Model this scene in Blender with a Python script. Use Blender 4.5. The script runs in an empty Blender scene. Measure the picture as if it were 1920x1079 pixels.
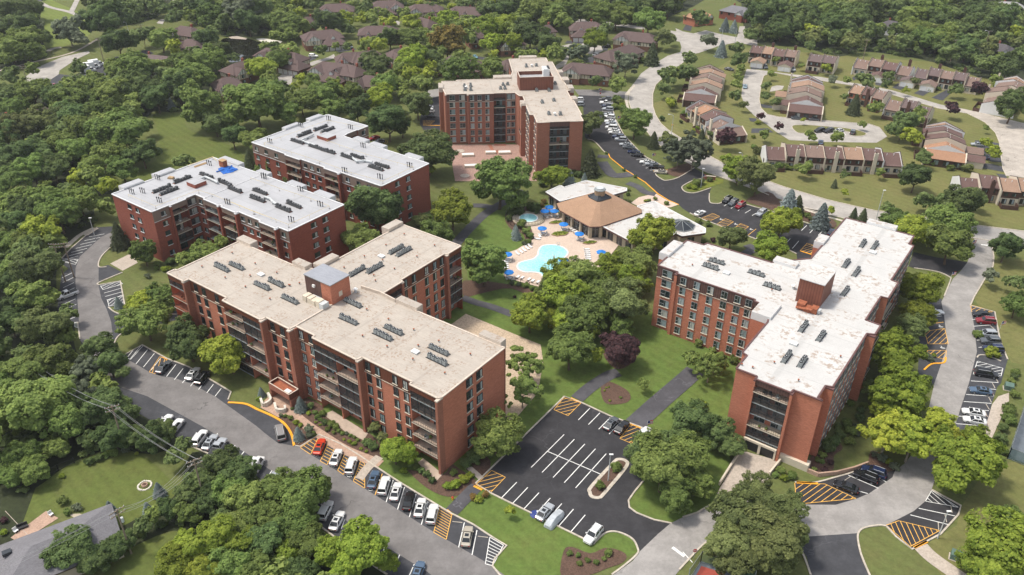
import bpy, bmesh, math, random
import numpy as np
from mathutils import Vector, Matrix
random.seed(7); RNG = np.random.default_rng(11)
SC = bpy.context.scene
COL = SC.collection
# ---------------------------------------------------------------- camera, sky, sun, exposure
FPX = 1545.4; PITCH = math.radians(31.39); ROLL = math.radians(0.373); CAMH = 118.0; YAW = math.radians(-35.9)
_r = np.array([1.0, 0, 0]); _f = np.array([0, math.cos(PITCH), -math.sin(PITCH)]); _u = np.cross(_r, _f)
RC = np.array([math.cos(ROLL)*_r+math.sin(ROLL)*_u, -math.sin(ROLL)*_r+math.cos(ROLL)*_u, -_f])
cam_data = bpy.data.cameras.new('camera'); cam = bpy.data.objects.new('camera', cam_data); COL.objects.link(cam)
cam_data.sensor_width = 36.0; cam_data.lens = FPX/1920*36; cam_data.clip_end = 20000; cam_data.clip_start = 0.5
M4 = Matrix([list(RC.T[i])+[0] for i in range(3)]+[[0, 0, 0, 1]]); M4.translation = Vector((0, 0, CAMH)); cam.matrix_world = M4
SC.camera = cam
SUNV = Vector((8.4, -1.15, -17.6)).normalized()          # direction the light travels
elev = math.asin(-SUNV.z); azim = math.atan2(-SUNV.x, -SUNV.y)
world = bpy.data.worlds.new('World'); SC.world = world; world.use_nodes = True
wn = world.node_tree; wn.nodes.clear()
wo = wn.nodes.new('ShaderNodeOutputWorld'); wb = wn.nodes.new('ShaderNodeBackground'); ws = wn.nodes.new('ShaderNodeTexSky')
ws.sky_type = 'NISHITA'; ws.sun_disc = False; ws.sun_elevation = elev; ws.sun_rotation = azim; ws.air_density = 1.0; ws.dust_density = 2.5; ws.ozone_density = 1.0
wb.inputs[1].default_value = 0.15
wh_ = wn.nodes.new('ShaderNodeHueSaturation'); wh_.inputs['Saturation'].default_value = 0.4; wn.links.new(ws.outputs[0], wh_.inputs['Color']); wn.links.new(wh_.outputs[0], wb.inputs[0]); wn.links.new(wb.outputs[0], wo.inputs[0])
sun_d = bpy.data.lights.new('sun', 'SUN'); sun_d.energy = 2.0; sun_d.angle = math.radians(8); sun_d.color = (1.0, 0.93, 0.82)
sun = bpy.data.objects.new('sun', sun_d); COL.objects.link(sun); sun.rotation_euler = SUNV.to_track_quat('-Z', 'Y').to_euler(); sun.location = (0, 0, 300)
SC.view_settings.view_transform = 'Standard'; SC.view_settings.look = 'None'; SC.view_settings.gamma = 1.0
SC.view_settings.exposure = 0.68
SC.cycles.max_bounces = 5; SC.cycles.transparent_max_bounces = 6

# ---------------------------------------------------------------- survey: photograph tiles -> ground plan in metres
TILES = {1: (0, 0, 3), 2: (640, 0, 3), 3: (1280, 0, 3), 4: (0, 360, 3), 5: (640, 360, 3), 6: (1280, 360, 3), 7: (0, 719, 3), 8: (640, 719, 3), 9: (1280, 719, 3),
 'c1': (300, 400, 5.994), 'c2': (560, 400, 5.994), 'c3': (640, 560, 5.994), 'c4': (480, 600, 5.994), 'c5': (700, 740, 5.994), 'k1': (200, 280, 5.994),
 'k2': (440, 200, 5.042), 'k3': (400, 330, 6.743), 'd1': (800, 90, 5.994), 'e1': (1200, 400, 5.994), 'e2': (1420, 400, 5.994), 'e3': (1340, 570, 5.994),
 'e4': (1340, 720, 5.994), 'ha': (380, 0, 5.994), 'hb': (660, 0, 5.994), 'hc': (960, 0, 5.994), 'q1': (1280, 100, 5.994), 'q2': (1580, 80, 5.994),
 'q3': (1400, 220, 5.994), 'q4': (1700, 200, 5.395), 'pc': (900, 340, 4.35), 'f1': (480, 680, 5.994), 'r1': (1680, 560, 4.496), 'lt': (960, 160, 4.795), 'px': (0, 0, 1)}
def px(t, x, y):
    a = TILES[t]; return a[0]+x/a[2], a[1]+y/a[2]
def Gp(X, Y, z=0.0):
    d = RC.T @ np.array([(X-960)/FPX, -(Y-539.5)/FPX, -1.0]); k = (z-CAMH)/d[2]
    return Vector((d[0]*k, d[1]*k, z))
def W(t, x, y, z=0.0):
    return Gp(*px(t, x, y), z)
def proj(p):
    c = RC @ (np.array(p)-np.array([0, 0, CAMH])); return 960+FPX*c[0]/-c[2], 539.5-FPX*c[1]/-c[2], -c[2]
def PL(t, *xy, z=0.0):
    return [W(t, xy[i], xy[i+1], z).to_2d() for i in range(0, len(xy), 2)]
def rot2(p, a):
    return Vector((p[0]*math.cos(a)-p[1]*math.sin(a), p[0]*math.sin(a)+p[1]*math.cos(a)))
def smooth(pts, closed=True, n=5):
    out = []; m = len(pts)
    for i in range(m if closed else m-1):
        p0 = pts[(i-1) % m] if closed or i > 0 else pts[0]; p1 = pts[i]; p2 = pts[(i+1) % m]; p3 = pts[(i+2) % m] if closed or i+2 < m else pts[-1]
        for k in range(n):
            t = k/n
            out.append(0.5*((2*p1)+(p2-p0)*t+(2*p0-5*p1+4*p2-p3)*t*t+(3*p1-p0-3*p2+p3)*t**3))
    if not closed: out.append(pts[-1])
    return out

# ---------------------------------------------------------------- materials
MATS = {}
def new_mat(name, rough=0.8, spec=0.3):
    m = bpy.data.materials.new(name); m.use_nodes = True; nt = m.node_tree; b = nt.nodes['Principled BSDF']
    b.inputs['Roughness'].default_value = rough; b.inputs['Specular IOR Level'].default_value = spec
    MATS[name] = m
    return m, nt, b
def N(nt, typ, **kw):
    n = nt.nodes.new(typ)
    for k, v in kw.items():
        if k in n.inputs: n.inputs[k].default_value = v
        else: setattr(n, k, v)
    return n
def noise(nt, scale, detail=4, rough=0.6, coord=None):
    tc = coord or N(nt, 'ShaderNodeTexCoord').outputs['Object']
    n = N(nt, 'ShaderNodeTexNoise'); n.inputs['Scale'].default_value = scale; n.inputs['Detail'].default_value = detail; n.inputs['Roughness'].default_value = rough
    nt.links.new(tc, n.inputs['Vector']); return n.outputs['Fac']
def ramp(nt, fac, stops):
    r = N(nt, 'ShaderNodeValToRGB'); e = r.color_ramp.elements
    while len(e) < len(stops): e.new(0.5)
    for i, (p, c) in enumerate(stops):
        e[i].position = p; e[i].color = (*c, 1) if len(c) == 3 else c
    nt.links.new(fac, r.inputs['Fac']); return r.outputs['Color']
def mix(nt, fac, a, b, mode='MIX'):
    m = N(nt, 'ShaderNodeMix', data_type='RGBA', blend_type=mode)
    for s, v in ((0, fac), (6, a), (7, b)):
        if hasattr(v, 'links'): nt.links.new(v, m.inputs[s])
        elif s == 0: m.inputs[0].default_value = v
        else: m.inputs[s].default_value = (*v, 1)
    return m.outputs[2]
def simple(name, col, rough=0.8, var=0.15, scale=1.0, spec=0.3, metal=0.0, fine=None):
    m, nt, b = new_mat(name, rough, spec); b.inputs['Metallic'].default_value = metal
    lo = tuple(c*(1-var) for c in col); hi = tuple(min(1, c*(1+var)) for c in col)
    c = ramp(nt, noise(nt, scale, 5), [(0.3, lo), (0.7, hi)])
    if fine:
        c = mix(nt, fine[1], c, ramp(nt, noise(nt, fine[0], 3), [(0.35, tuple(x*.55 for x in col)), (0.65, tuple(min(1, x*1.45) for x in col))]))
    nt.links.new(c, b.inputs['Base Color']); return m
def stained(name, base, stain, amount, stripes=None, rough=0.85, sc=0.35, seams=None):
    m, nt, b = new_mat(name, rough, 0.2)
    tc = N(nt, 'ShaderNodeTexCoord').outputs['Object']
    c = ramp(nt, noise(nt, 0.08, 4), [(0.3, tuple(x*.9 for x in base)), (0.7, tuple(min(1, x*1.06) for x in base))])
    c = mix(nt, 0.35, c, ramp(nt, noise(nt, 3.0, 3), [(0.3, tuple(x*.8 for x in base)), (0.7, tuple(min(1, x*1.12) for x in base))]))
    if stripes:
        mp = N(nt, 'ShaderNodeMapping'); mp.inputs['Scale'].default_value = stripes; nt.links.new(tc, mp.inputs['Vector'])
        s = ramp(nt, noise(nt, 1.0, 3, 0.7, mp.outputs[0]), [(0.42, (0, 0, 0)), (0.6, (1, 1, 1))])
        c = mix(nt, mix(nt, 0.5, s, (0, 0, 0)), c, tuple(x*.78 for x in base))
    if seams:
        sp = N(nt, 'ShaderNodeSeparateXYZ'); nt.links.new(tc, sp.inputs[0])
        for ax, per in ((1, seams[0]), (0, seams[0]*5)):
            dv = N(nt, 'ShaderNodeMath', operation='DIVIDE'); dv.inputs[1].default_value = per; nt.links.new(sp.outputs[ax], dv.inputs[0]); fr = N(nt, 'ShaderNodeMath', operation='FRACT'); nt.links.new(dv.outputs[0], fr.inputs[0])
            c = mix(nt, mix(nt, 0.5, (0, 0, 0), ramp(nt, fr.outputs[0], [(seams[1], (1, 1, 1)), (seams[1]+.02, (0, 0, 0))])), c, tuple(x*.72 for x in base))
        c = mix(nt, 0.13, c, ramp(nt, noise(nt, 0.16, 5, .7), [(0.38, tuple(x*.62 for x in base)), (0.6, tuple(min(1, x*1.12) for x in base))]))
    f = ramp(nt, noise(nt, sc, 6, 0.72), [(0.62-amount, (0, 0, 0)), (0.70-amount, (.7, .7, .7))])
    mk = ramp(nt, noise(nt, sc*5, 5, 0.7), [(0.50, (0, 0, 0)), (0.58, (1, 1, 1))])
    f2 = mix(nt, 1.0, f, mk, 'MULTIPLY')
    c = mix(nt, f2, c, stain); nt.links.new(c, b.inputs['Base Color']); return m
def brick(name, c1, c2):
    m, nt, b = new_mat(name, 0.9, 0.15)
    tc = N(nt, 'ShaderNodeTexCoord').outputs['Object']
    c = ramp(nt, noise(nt, 0.25, 4), [(0.3, c1), (0.7, c2)])
    mp = N(nt, 'ShaderNodeMapping'); mp.inputs['Scale'].default_value = (1.2, 1.2, 9); nt.links.new(tc, mp.inputs['Vector'])
    c = mix(nt, 0.6, c, ramp(nt, noise(nt, 1.1, 5, 0.8, mp.outputs[0]), [(0.3, tuple(x*.5 for x in c1)), (0.7, tuple(x*1.5 for x in c2))]))
    nt.links.new(c, b.inputs['Base Color']); return m
def grass(name, g1, g2, dry, dryness=0.0):
    m, nt, b = new_mat(name, 0.95, 0.1)
    c = ramp(nt, noise(nt, 0.045, 6, 0.65), [(0.32, g1), (0.6, g2)])
    d = ramp(nt, noise(nt, 0.075, 8, 0.72), [(0.50-dryness, (0, 0, 0)), (0.66-dryness, (1, 1, 1))])
    c = mix(nt, mix(nt, 0.75, (0, 0, 0), d), c, dry)
    tc = N(nt, 'ShaderNodeTexCoord').outputs['Object']; w = N(nt, 'ShaderNodeTexWave', wave_type='BANDS', bands_direction='DIAGONAL'); w.inputs['Scale'].default_value = 0.16; w.inputs['Distortion'].default_value = 1.2; w.inputs['Detail'].default_value = 2; nt.links.new(tc, w.inputs['Vector'])
    c = mix(nt, 0.28, c, ramp(nt, w.outputs['Fac'], [(0.35, tuple(x*.72 for x in g1)), (0.65, tuple(x*1.22 for x in g2))]))
    c = mix(nt, 0.5, c, ramp(nt, noise(nt, 1.1, 5, 0.8), [(0.3, tuple(x*.5 for x in g1)), (0.7, tuple(x*1.5 for x in g2))]))
    c = mix(nt, 0.3, c, ramp(nt, noise(nt, 0.35, 4, 0.7), [(0.35, tuple(x*.6 for x in dry)), (0.7, tuple(x*1.1 for x in g2))]))
    nt.links.new(c, b.inputs['Base Color']); return m
def striped(name, c, dark, scale, axis=0, rough=0.6, w=0.2):
    m, nt, b = new_mat(name, rough, 0.3)
    tc = N(nt, 'ShaderNodeTexCoord').outputs['Object']; sx = N(nt, 'ShaderNodeSeparateXYZ'); nt.links.new(tc, sx.inputs[0])
    ad = N(nt, 'ShaderNodeMath', operation='ADD'); nt.links.new(sx.outputs[0], ad.inputs[0]); nt.links.new(sx.outputs[1], ad.inputs[1])
    src = sx.outputs[2] if axis == 2 else ad.outputs[0]
    mu = N(nt, 'ShaderNodeMath', operation='MULTIPLY'); mu.inputs[1].default_value = scale; nt.links.new(src, mu.inputs[0])
    fr = N(nt, 'ShaderNodeMath', operation='FRACT'); nt.links.new(mu.outputs[0], fr.inputs[0])
    col = ramp(nt, fr.outputs[0], [(w, dark), (w+.1, c)])
    col = mix(nt, 0.25, col, ramp(nt, noise(nt, 0.8, 4), [(0.3, tuple(x*.6 for x in c)), (0.7, tuple(x*1.3 for x in c))]))
    nt.links.new(col, b.inputs['Base Color']); return m
brick('brick_orange', (0.385, 0.142, 0.088), (0.475, 0.188, 0.118))
brick('brick_red', (0.22, 0.070, 0.050), (0.29, 0.098, 0.068))
brick('brick_brown', (0.17, 0.085, 0.058), (0.22, 0.11, 0.075))
brick('brick_pier', (0.26, 0.108, 0.072), (0.33, 0.142, 0.095))
stained('roof_tan', (0.44, 0.39, 0.335), (0.25, 0.165, 0.11), 0.13, (0.5, 3.2, 1), seams=(2.2, 0.04))
stained('roof_white', (0.52, 0.51, 0.49), (0.28, 0.20, 0.14), 0.135, None, 0.85, 0.16, seams=(6.0, 0.03))
stained('roof_membrane', (0.40, 0.40, 0.41), (0.33, 0.32, 0.30), 0.06, None, 0.4, seams=(3.0, 0.055))
stained('roof_grey', (0.30, 0.31, 0.34), (0.2, 0.2, 0.2), 0.0, (0.5, 2, 1), 0.5)
striped('cladding_brown', (0.155, 0.052, 0.028), (0.07, 0.025, 0.015), 2.2)
striped('cladding_dark', (0.115, 0.062, 0.052), (0.055, 0.03, 0.028), 1.8)
simple('cladding_taupe', (0.215, 0.155, 0.125), 0.7, 0.08, 0.5)
striped('cladding_rust', (0.20, 0.075, 0.048), (0.11, 0.04, 0.03), 1.6)
striped('wood_siding', (0.10, 0.052, 0.04), (0.05, 0.026, 0.02), 2.5)
simple('coping_tan', (0.55, 0.47, 0.39), 0.7); simple('coping_brown', (0.13, 0.065, 0.06), 0.6); simple('coping_white', (0.62, 0.62, 0.62), 0.5)
simple('concrete', (0.42, 0.36, 0.30), 0.9, 0.12, 0.3, fine=(2.5, .3)); simple('kerb_concrete', (0.46, 0.41, 0.34), 0.9, 0.15, 0.4, fine=(1.5, .35)); simple('kerb_yellow', (0.80, 0.36, 0.03), 0.8, 0.1, 1)
simple('pavers', (0.40, 0.27, 0.20), 0.9, 0.12, 0.8, fine=(3, .35)); simple('pool_deck', (0.52, 0.41, 0.33), 0.85, 0.08, 0.2, fine=(2, .2)); simple('terrace_brick', (0.33, 0.21, 0.17), 0.9, 0.1, 0.5, fine=(2, .4))
simple('gravel', (0.46, 0.36, 0.26), 0.95, 0.15, 0.25, fine=(3, .5)); simple('mulch', (0.10, 0.06, 0.043), 0.95, 0.3, 0.7, fine=(3.5, .6))
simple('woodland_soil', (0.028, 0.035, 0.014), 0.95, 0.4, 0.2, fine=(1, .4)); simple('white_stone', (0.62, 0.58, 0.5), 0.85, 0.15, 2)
simple('paint_white', (0.72, 0.72, 0.69), 0.7, 0.12, 1.5); simple('paint_yellow', (0.72, 0.40, 0.09), 0.7, 0.15, 1.0)
simple('trim_cream', (0.60, 0.53, 0.42), 0.8, 0.06, 0.6); simple('trim_white', (0.66, 0.66, 0.65), 0.7, 0.05); simple('stucco_beige', (0.42, 0.36, 0.27), 0.85, 0.08, 0.4)
simple('metal_dark', (0.03, 0.03, 0.032), 0.5, 0.2, 2); simple('metal_mid', (0.085, 0.088, 0.092), 0.5, 0.3, 2); simple('metal_grey', (0.25, 0.27, 0.27), 0.5, 0.3, 1.5); simple('metal_light', (0.5, 0.52, 0.52), 0.4, 0.2, 1.5); simple('metal_green', (0.10, 0.16, 0.13), 0.6, 0.1, 1)
simple('rust', (0.30, 0.10, 0.05), 0.8, 0.35, 2); simple('bark', (0.12, 0.085, 0.06), 0.9, 0.3, 3); simple('bark_pale', (0.26, 0.22, 0.17), 0.9, 0.3, 3)
simple('wood_pole', (0.24, 0.19, 0.14), 0.9, 0.2, 2); simple('wire', (0.30, 0.30, 0.30), 0.6); simple('deck_rust', (0.33, 0.12, 0.07), 0.85, 0.15, 0.8); simple('deck_beige', (0.42, 0.33, 0.26), 0.85, 0.15, 0.8)
simple('stone_chimney', (0.32, 0.22, 0.14), 0.9, 0.4, 2.5); simple('timber', (0.05, 0.03, 0.025), 0.8); simple('tyre', (0.018, 0.018, 0.02), 0.8); simple('hub', (0.35, 0.36, 0.38), 0.35, metal=.6)
simple('umbrella_blue', (0.015, 0.18, 0.56), 0.7, 0.08); simple('tarp_blue', (0.012, 0.11, 0.42), 0.55, 0.3, 1.2); simple('plastic_white', (0.72, 0.72, 0.7), 0.5, 0.05); simple('orange', (0.55, 0.2, 0.05), 0.6)
simple('plywood', (0.38, 0.25, 0.13), 0.8); simple('court_red', (0.33, 0.07, 0.05), 0.8); simple('court_grey', (0.13, 0.15, 0.17), 0.8); simple('skin', (0.45, 0.27, 0.19), 0.6); simple('swim_dark', (0.03, 0.04, 0.09), 0.7)
simple('yellow_line', (0.62, 0.47, 0.16), 0.6); simple('red', (0.5, 0.04, 0.04), 0.6); simple('navy', (0.03, 0.05, 0.2), 0.6); simple('yellow_sign', (0.75, 0.35, 0.02), 0.6)
grass('lawn', (0.076, 0.100, 0.030), (0.118, 0.142, 0.046), (0.20, 0.17, 0.075), 0.01)
grass('lawn_lush', (0.070, 0.118, 0.026), (0.112, 0.168, 0.040), (0.17, 0.17, 0.055), 0.0)
grass('lawn_dry', (0.098, 0.116, 0.034), (0.15, 0.158, 0.055), (0.25, 0.20, 0.09), 0.05)
grass('meadow', (0.070, 0.098, 0.024), (0.110, 0.140, 0.036), (0.18, 0.165, 0.06), 0.0)
grass('golf_turf', (0.10, 0.15, 0.03), (0.16, 0.20, 0.05), (0.20, 0.2, 0.07), 0.0)
grass('flowers', (0.06, 0.10, 0.02), (0.16, 0.22, 0.04), (0.35, 0.16, 0.05), 0.05)
def shingle(name, c):
    m, nt, b = new_mat(name, 0.9, 0.15); tc = N(nt, 'ShaderNodeTexCoord').outputs['Object']
    mp = N(nt, 'ShaderNodeMapping'); mp.inputs['Scale'].default_value = (1, 1, 5); nt.links.new(tc, mp.inputs['Vector'])
    a = ramp(nt, noise(nt, 0.5, 5), [(0.3, tuple(x*.82 for x in c)), (0.7, tuple(x*1.15 for x in c))])
    a = mix(nt, 0.55, a, ramp(nt, noise(nt, 2.2, 4, .8, mp.outputs[0]), [(0.3, tuple(x*.55 for x in c)), (0.7, tuple(x*1.45 for x in c))]))
    nt.links.new(a, b.inputs['Base Color'])
shingle('shingle_plum', (0.118, 0.084, 0.078)); shingle('shingle_tan', (0.29, 0.19, 0.135)); shingle('shingle_orange', (0.33, 0.19, 0.12)); shingle('shingle_brown', (0.20, 0.14, 0.115)); shingle('shingle_maroon', (0.135, 0.086, 0.076)); shingle('shingle_grey', (0.17, 0.165, 0.175)); shingle('shingle_dark', (0.10, 0.09, 0.095)); shingle('shingle_greybrown', (0.135, 0.10, 0.095)); shingle('shingle_club', (0.34, 0.215, 0.14)); shingle('shingle_pale', (0.30, 0.29, 0.29))
def asphalt(name, base, crack):
    m, nt, b = new_mat(name, 0.9, 0.2); tc = N(nt, 'ShaderNodeTexCoord').outputs['Object']
    c = ramp(nt, noise(nt, 0.05, 6, .65), [(0.3, tuple(x*.82 for x in base)), (0.7, tuple(x*1.22 for x in base))])
    c = mix(nt, 0.35, c, ramp(nt, noise(nt, 1.5, 5, .8), [(0.3, tuple(x*.6 for x in base)), (0.7, tuple(x*1.6 for x in base))]))
    c = mix(nt, 0.5, c, ramp(nt, noise(nt, 0.22, 7, .75), [(0.40, tuple(x*1.35+.006 for x in base)), (0.52, base), (0.66, tuple(x*.72 for x in base))]))
    wv = N(nt, 'ShaderNodeTexNoise'); wv.inputs['Scale'].default_value = 0.4; nt.links.new(tc, wv.inputs['Vector']); ad = N(nt, 'ShaderNodeVectorMath', operation='ADD'); sc_ = N(nt, 'ShaderNodeVectorMath', operation='SCALE'); sc_.inputs['Scale'].default_value = 5.0; nt.links.new(wv.outputs['Color'], sc_.inputs[0]); nt.links.new(tc, ad.inputs[0]); nt.links.new(sc_.outputs[0], ad.inputs[1])
    v = N(nt, 'ShaderNodeTexVoronoi', feature='DISTANCE_TO_EDGE'); v.inputs['Scale'].default_value = crack or 0.07; nt.links.new(ad.outputs[0], v.inputs['Vector'])
    k = ramp(nt, v.outputs['Distance'], [(0.006, (1, 1, 1)), (0.022, (0, 0, 0))]) if crack else ramp(nt, v.outputs['Distance'], [(0.002, (1, 1, 1)), (0.009, (0, 0, 0))])
    k2 = ramp(nt, noise(nt, 0.06, 3), [(0.45, (0, 0, 0)), (0.6, (1, 1, 1))]); kk = mix(nt, 1.0, k, k2, 'MULTIPLY')
    c = mix(nt, kk if crack else mix(nt, .6, (0, 0, 0), kk), c, tuple(x*(.35 if base[0] > .1 else 2.2) for x in base)); nt.links.new(c, b.inputs['Base Color'])
asphalt('asphalt_new', (0.037, 0.036, 0.039), 0); asphalt('asphalt_mid', (0.055, 0.056, 0.062), 0); asphalt('asphalt_old', (0.165, 0.155, 0.15), 0); asphalt('concrete_road', (0.335, 0.31, 0.28), 0); asphalt('cracked_road', (0.37, 0.33, 0.285), 0.22); asphalt('asphalt_pale', (0.27, 0.255, 0.24), 0); asphalt('path_asphalt', (0.075, 0.073, 0.08), 0)
m, nt, b = new_mat('pool_water', 0.08, 0.5)
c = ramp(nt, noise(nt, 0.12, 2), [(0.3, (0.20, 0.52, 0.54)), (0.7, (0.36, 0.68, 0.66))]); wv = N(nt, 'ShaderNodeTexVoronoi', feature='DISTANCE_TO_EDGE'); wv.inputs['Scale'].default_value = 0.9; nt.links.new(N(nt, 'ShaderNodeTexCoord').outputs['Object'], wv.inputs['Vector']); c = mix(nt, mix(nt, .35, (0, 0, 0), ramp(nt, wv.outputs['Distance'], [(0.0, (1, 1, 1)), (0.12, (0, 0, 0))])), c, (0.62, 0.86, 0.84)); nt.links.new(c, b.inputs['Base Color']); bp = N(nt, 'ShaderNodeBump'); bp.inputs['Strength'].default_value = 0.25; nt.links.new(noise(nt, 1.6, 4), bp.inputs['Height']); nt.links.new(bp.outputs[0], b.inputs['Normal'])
m, nt, b = new_mat('pond_water', 0.03, 0.6); b.inputs['Base Color'].default_value = (0.012, 0.012, 0.008, 1)
bp = N(nt, 'ShaderNodeBump'); bp.inputs['Strength'].default_value = 0.15; nt.links.new(noise(nt, 0.8, 3), bp.inputs['Height']); nt.links.new(bp.outputs[0], b.inputs['Normal'])
m, nt, b = new_mat('car_paint', 0.25, 0.5); oi = N(nt, 'ShaderNodeObjectInfo'); nt.links.new(oi.outputs['Color'], b.inputs['Base Color']); b.inputs['Coat Weight'].default_value = 0.4; b.inputs['Metallic'].default_value = 0.1
m, nt, b = new_mat('car_glass', 0.06, 0.6); b.inputs['Base Color'].default_value = (0.015, 0.018, 0.02, 1)
m, nt, b = new_mat('car_cover', 0.6, 0.3); nt.links.new(ramp(nt, noise(nt, 1.5, 4), [(0.3, (0.35, 0.38, 0.4)), (0.7, (0.5, 0.53, 0.55))]), b.inputs['Base Color'])
m, nt, b = new_mat('lamp_red', 0.3); b.inputs['Base Color'].default_value = (0.35, 0.01, 0.01, 1)
m, nt, b = new_mat('lamp_clear', 0.15); b.inputs['Base Color'].default_value = (0.6, 0.6, 0.6, 1)
m, nt, b = new_mat('pane_glass', 0.08, 0.6); oi = N(nt, 'ShaderNodeObjectInfo')
tc = N(nt, 'ShaderNodeTexCoord').outputs['Object']; sx = N(nt, 'ShaderNodeSeparateXYZ'); nt.links.new(tc, sx.inputs[0])
c1 = ramp(nt, oi.outputs['Random'], [(0.0, (0.02, 0.03, 0.03)), (0.13, (0.22, 0.29, 0.29)), (0.42, (0.36, 0.41, 0.40)), (0.58, (0.05, 0.07, 0.07)), (0.68, (0.29, 0.36, 0.38)), (0.85, (0.44, 0.45, 0.41))]); 
for e in [x for x in nt.nodes if x.bl_idname == 'ShaderNodeValToRGB']: e.color_ramp.interpolation = 'CONSTANT'
mu = N(nt, 'ShaderNodeMath', operation='MULTIPLY'); mu.inputs[1].default_value = 17.3; nt.links.new(oi.outputs['Random'], mu.inputs[0])
fr = N(nt, 'ShaderNodeMath', operation='FRACT'); nt.links.new(mu.outputs[0], fr.inputs[0])
sb = N(nt, 'ShaderNodeMath', operation='SUBTRACT'); sb.inputs[1].default_value = 0.55; nt.links.new(fr.outputs[0], sb.inputs[0])
gt = N(nt, 'ShaderNodeMath', operation='GREATER_THAN'); nt.links.new(sx.outputs[0], gt.inputs[0]); nt.links.new(sb.outputs[0], gt.inputs[1])
nt.links.new(mix(nt, gt.outputs[0], (0.025, 0.035, 0.035), c1), b.inputs['Base Color'])
m, nt, b = new_mat('glass_dark', 0.1, 0.6); b.inputs['Base Color'].default_value = (0.02, 0.025, 0.03, 1)
m, nt, b = new_mat('screen_mesh', 0.7, 0.2); tr = N(nt, 'ShaderNodeBsdfTransparent'); mx = N(nt, 'ShaderNodeMixShader'); mx.inputs[0].default_value = 0.62
nt.links.new(ramp(nt, noise(nt, 0.9, 4), [(0.3, (0.02, 0.02, 0.022)), (0.7, (0.085, 0.08, 0.08))]), b.inputs['Base Color'])
nt.links.new(tr.outputs[0], mx.inputs[1]); nt.links.new(b.outputs[0], mx.inputs[2]); nt.links.new(mx.outputs[0], nt.nodes['Material Output'].inputs[0])
m, nt, b = new_mat('fence_mesh', 0.7, 0.2); tr = N(nt, 'ShaderNodeBsdfTransparent'); mx = N(nt, 'ShaderNodeMixShader'); mx.inputs[0].default_value = 0.5
b.inputs['Base Color'].default_value = (0.05, 0.12, 0.09, 1); nt.links.new(tr.outputs[0], mx.inputs[1]); nt.links.new(b.outputs[0], mx.inputs[2]); nt.links.new(mx.outputs[0], nt.nodes['Material Output'].inputs[0])
def leafmat(name, dark, light, tint=(0.5, 0.5)):
    m, nt, b = new_mat(name, 0.75, 0.2)
    at = N(nt, 'ShaderNodeAttribute', attribute_name='leafvar'); oi = N(nt, 'ShaderNodeObjectInfo')
    c = ramp(nt, at.outputs['Fac'], [(0.0, dark), (1.0, light)])
    hv = N(nt, 'ShaderNodeHueSaturation'); nt.links.new(c, hv.inputs['Color'])
    mr = N(nt, 'ShaderNodeMapRange'); nt.links.new(oi.outputs['Random'], mr.inputs[0]); mr.inputs[3].default_value = 0.75; mr.inputs[4].default_value = 1.3; nt.links.new(mr.outputs[0], hv.inputs['Value'])
    m2 = N(nt, 'ShaderNodeMapRange'); mu = N(nt, 'ShaderNodeMath', operation='MULTIPLY'); mu.inputs[1].default_value = 7.7; fr = N(nt, 'ShaderNodeMath', operation='FRACT')
    nt.links.new(oi.outputs['Random'], mu.inputs[0]); nt.links.new(mu.outputs[0], fr.inputs[0]); nt.links.new(fr.outputs[0], m2.inputs[0]); m2.inputs[3].default_value = 0.483; m2.inputs[4].default_value = 0.512; nt.links.new(m2.outputs[0], hv.inputs['Hue'])
    tl = N(nt, 'ShaderNodeBsdfTranslucent'); mx = N(nt, 'ShaderNodeMixShader'); mx.inputs[0].default_value = 0.45
    nt.links.new(hv.outputs[0], b.inputs['Base Color']); nt.links.new(hv.outputs[0], tl.inputs[0]); nt.links.new(b.outputs[0], mx.inputs[1]); nt.links.new(tl.outputs[0], mx.inputs[2])
    nt.links.new(mx.outputs[0], nt.nodes['Material Output'].inputs[0])
leafmat('leaf_mid', (0.105, 0.160, 0.042), (0.30, 0.385, 0.105)); leafmat('leaf_dark', (0.074, 0.120, 0.042), (0.215, 0.290, 0.098)); leafmat('leaf_bright', (0.150, 0.215, 0.030), (0.40, 0.475, 0.072))
leafmat('leaf_olive', (0.095, 0.125, 0.045), (0.255, 0.30, 0.105)); leafmat('leaf_spruce', (0.14, 0.18, 0.175), (0.34, 0.40, 0.38)); leafmat('leaf_pine', (0.06, 0.085, 0.045), (0.16, 0.19, 0.095)); leafmat('leaf_purple', (0.045, 0.026, 0.030), (0.14, 0.068, 0.070))
leafmat('leaf_gold', (0.17, 0.23, 0.03), (0.47, 0.52, 0.075)); leafmat('leaf_red', (0.15, 0.025, 0.04), (0.32, 0.07, 0.08)); leafmat('leaf_autumn', (0.16, 0.13, 0.035), (0.42, 0.29, 0.09)); leafmat('leaf_grey', (0.10, 0.125, 0.080), (0.25, 0.29, 0.18))

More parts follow.
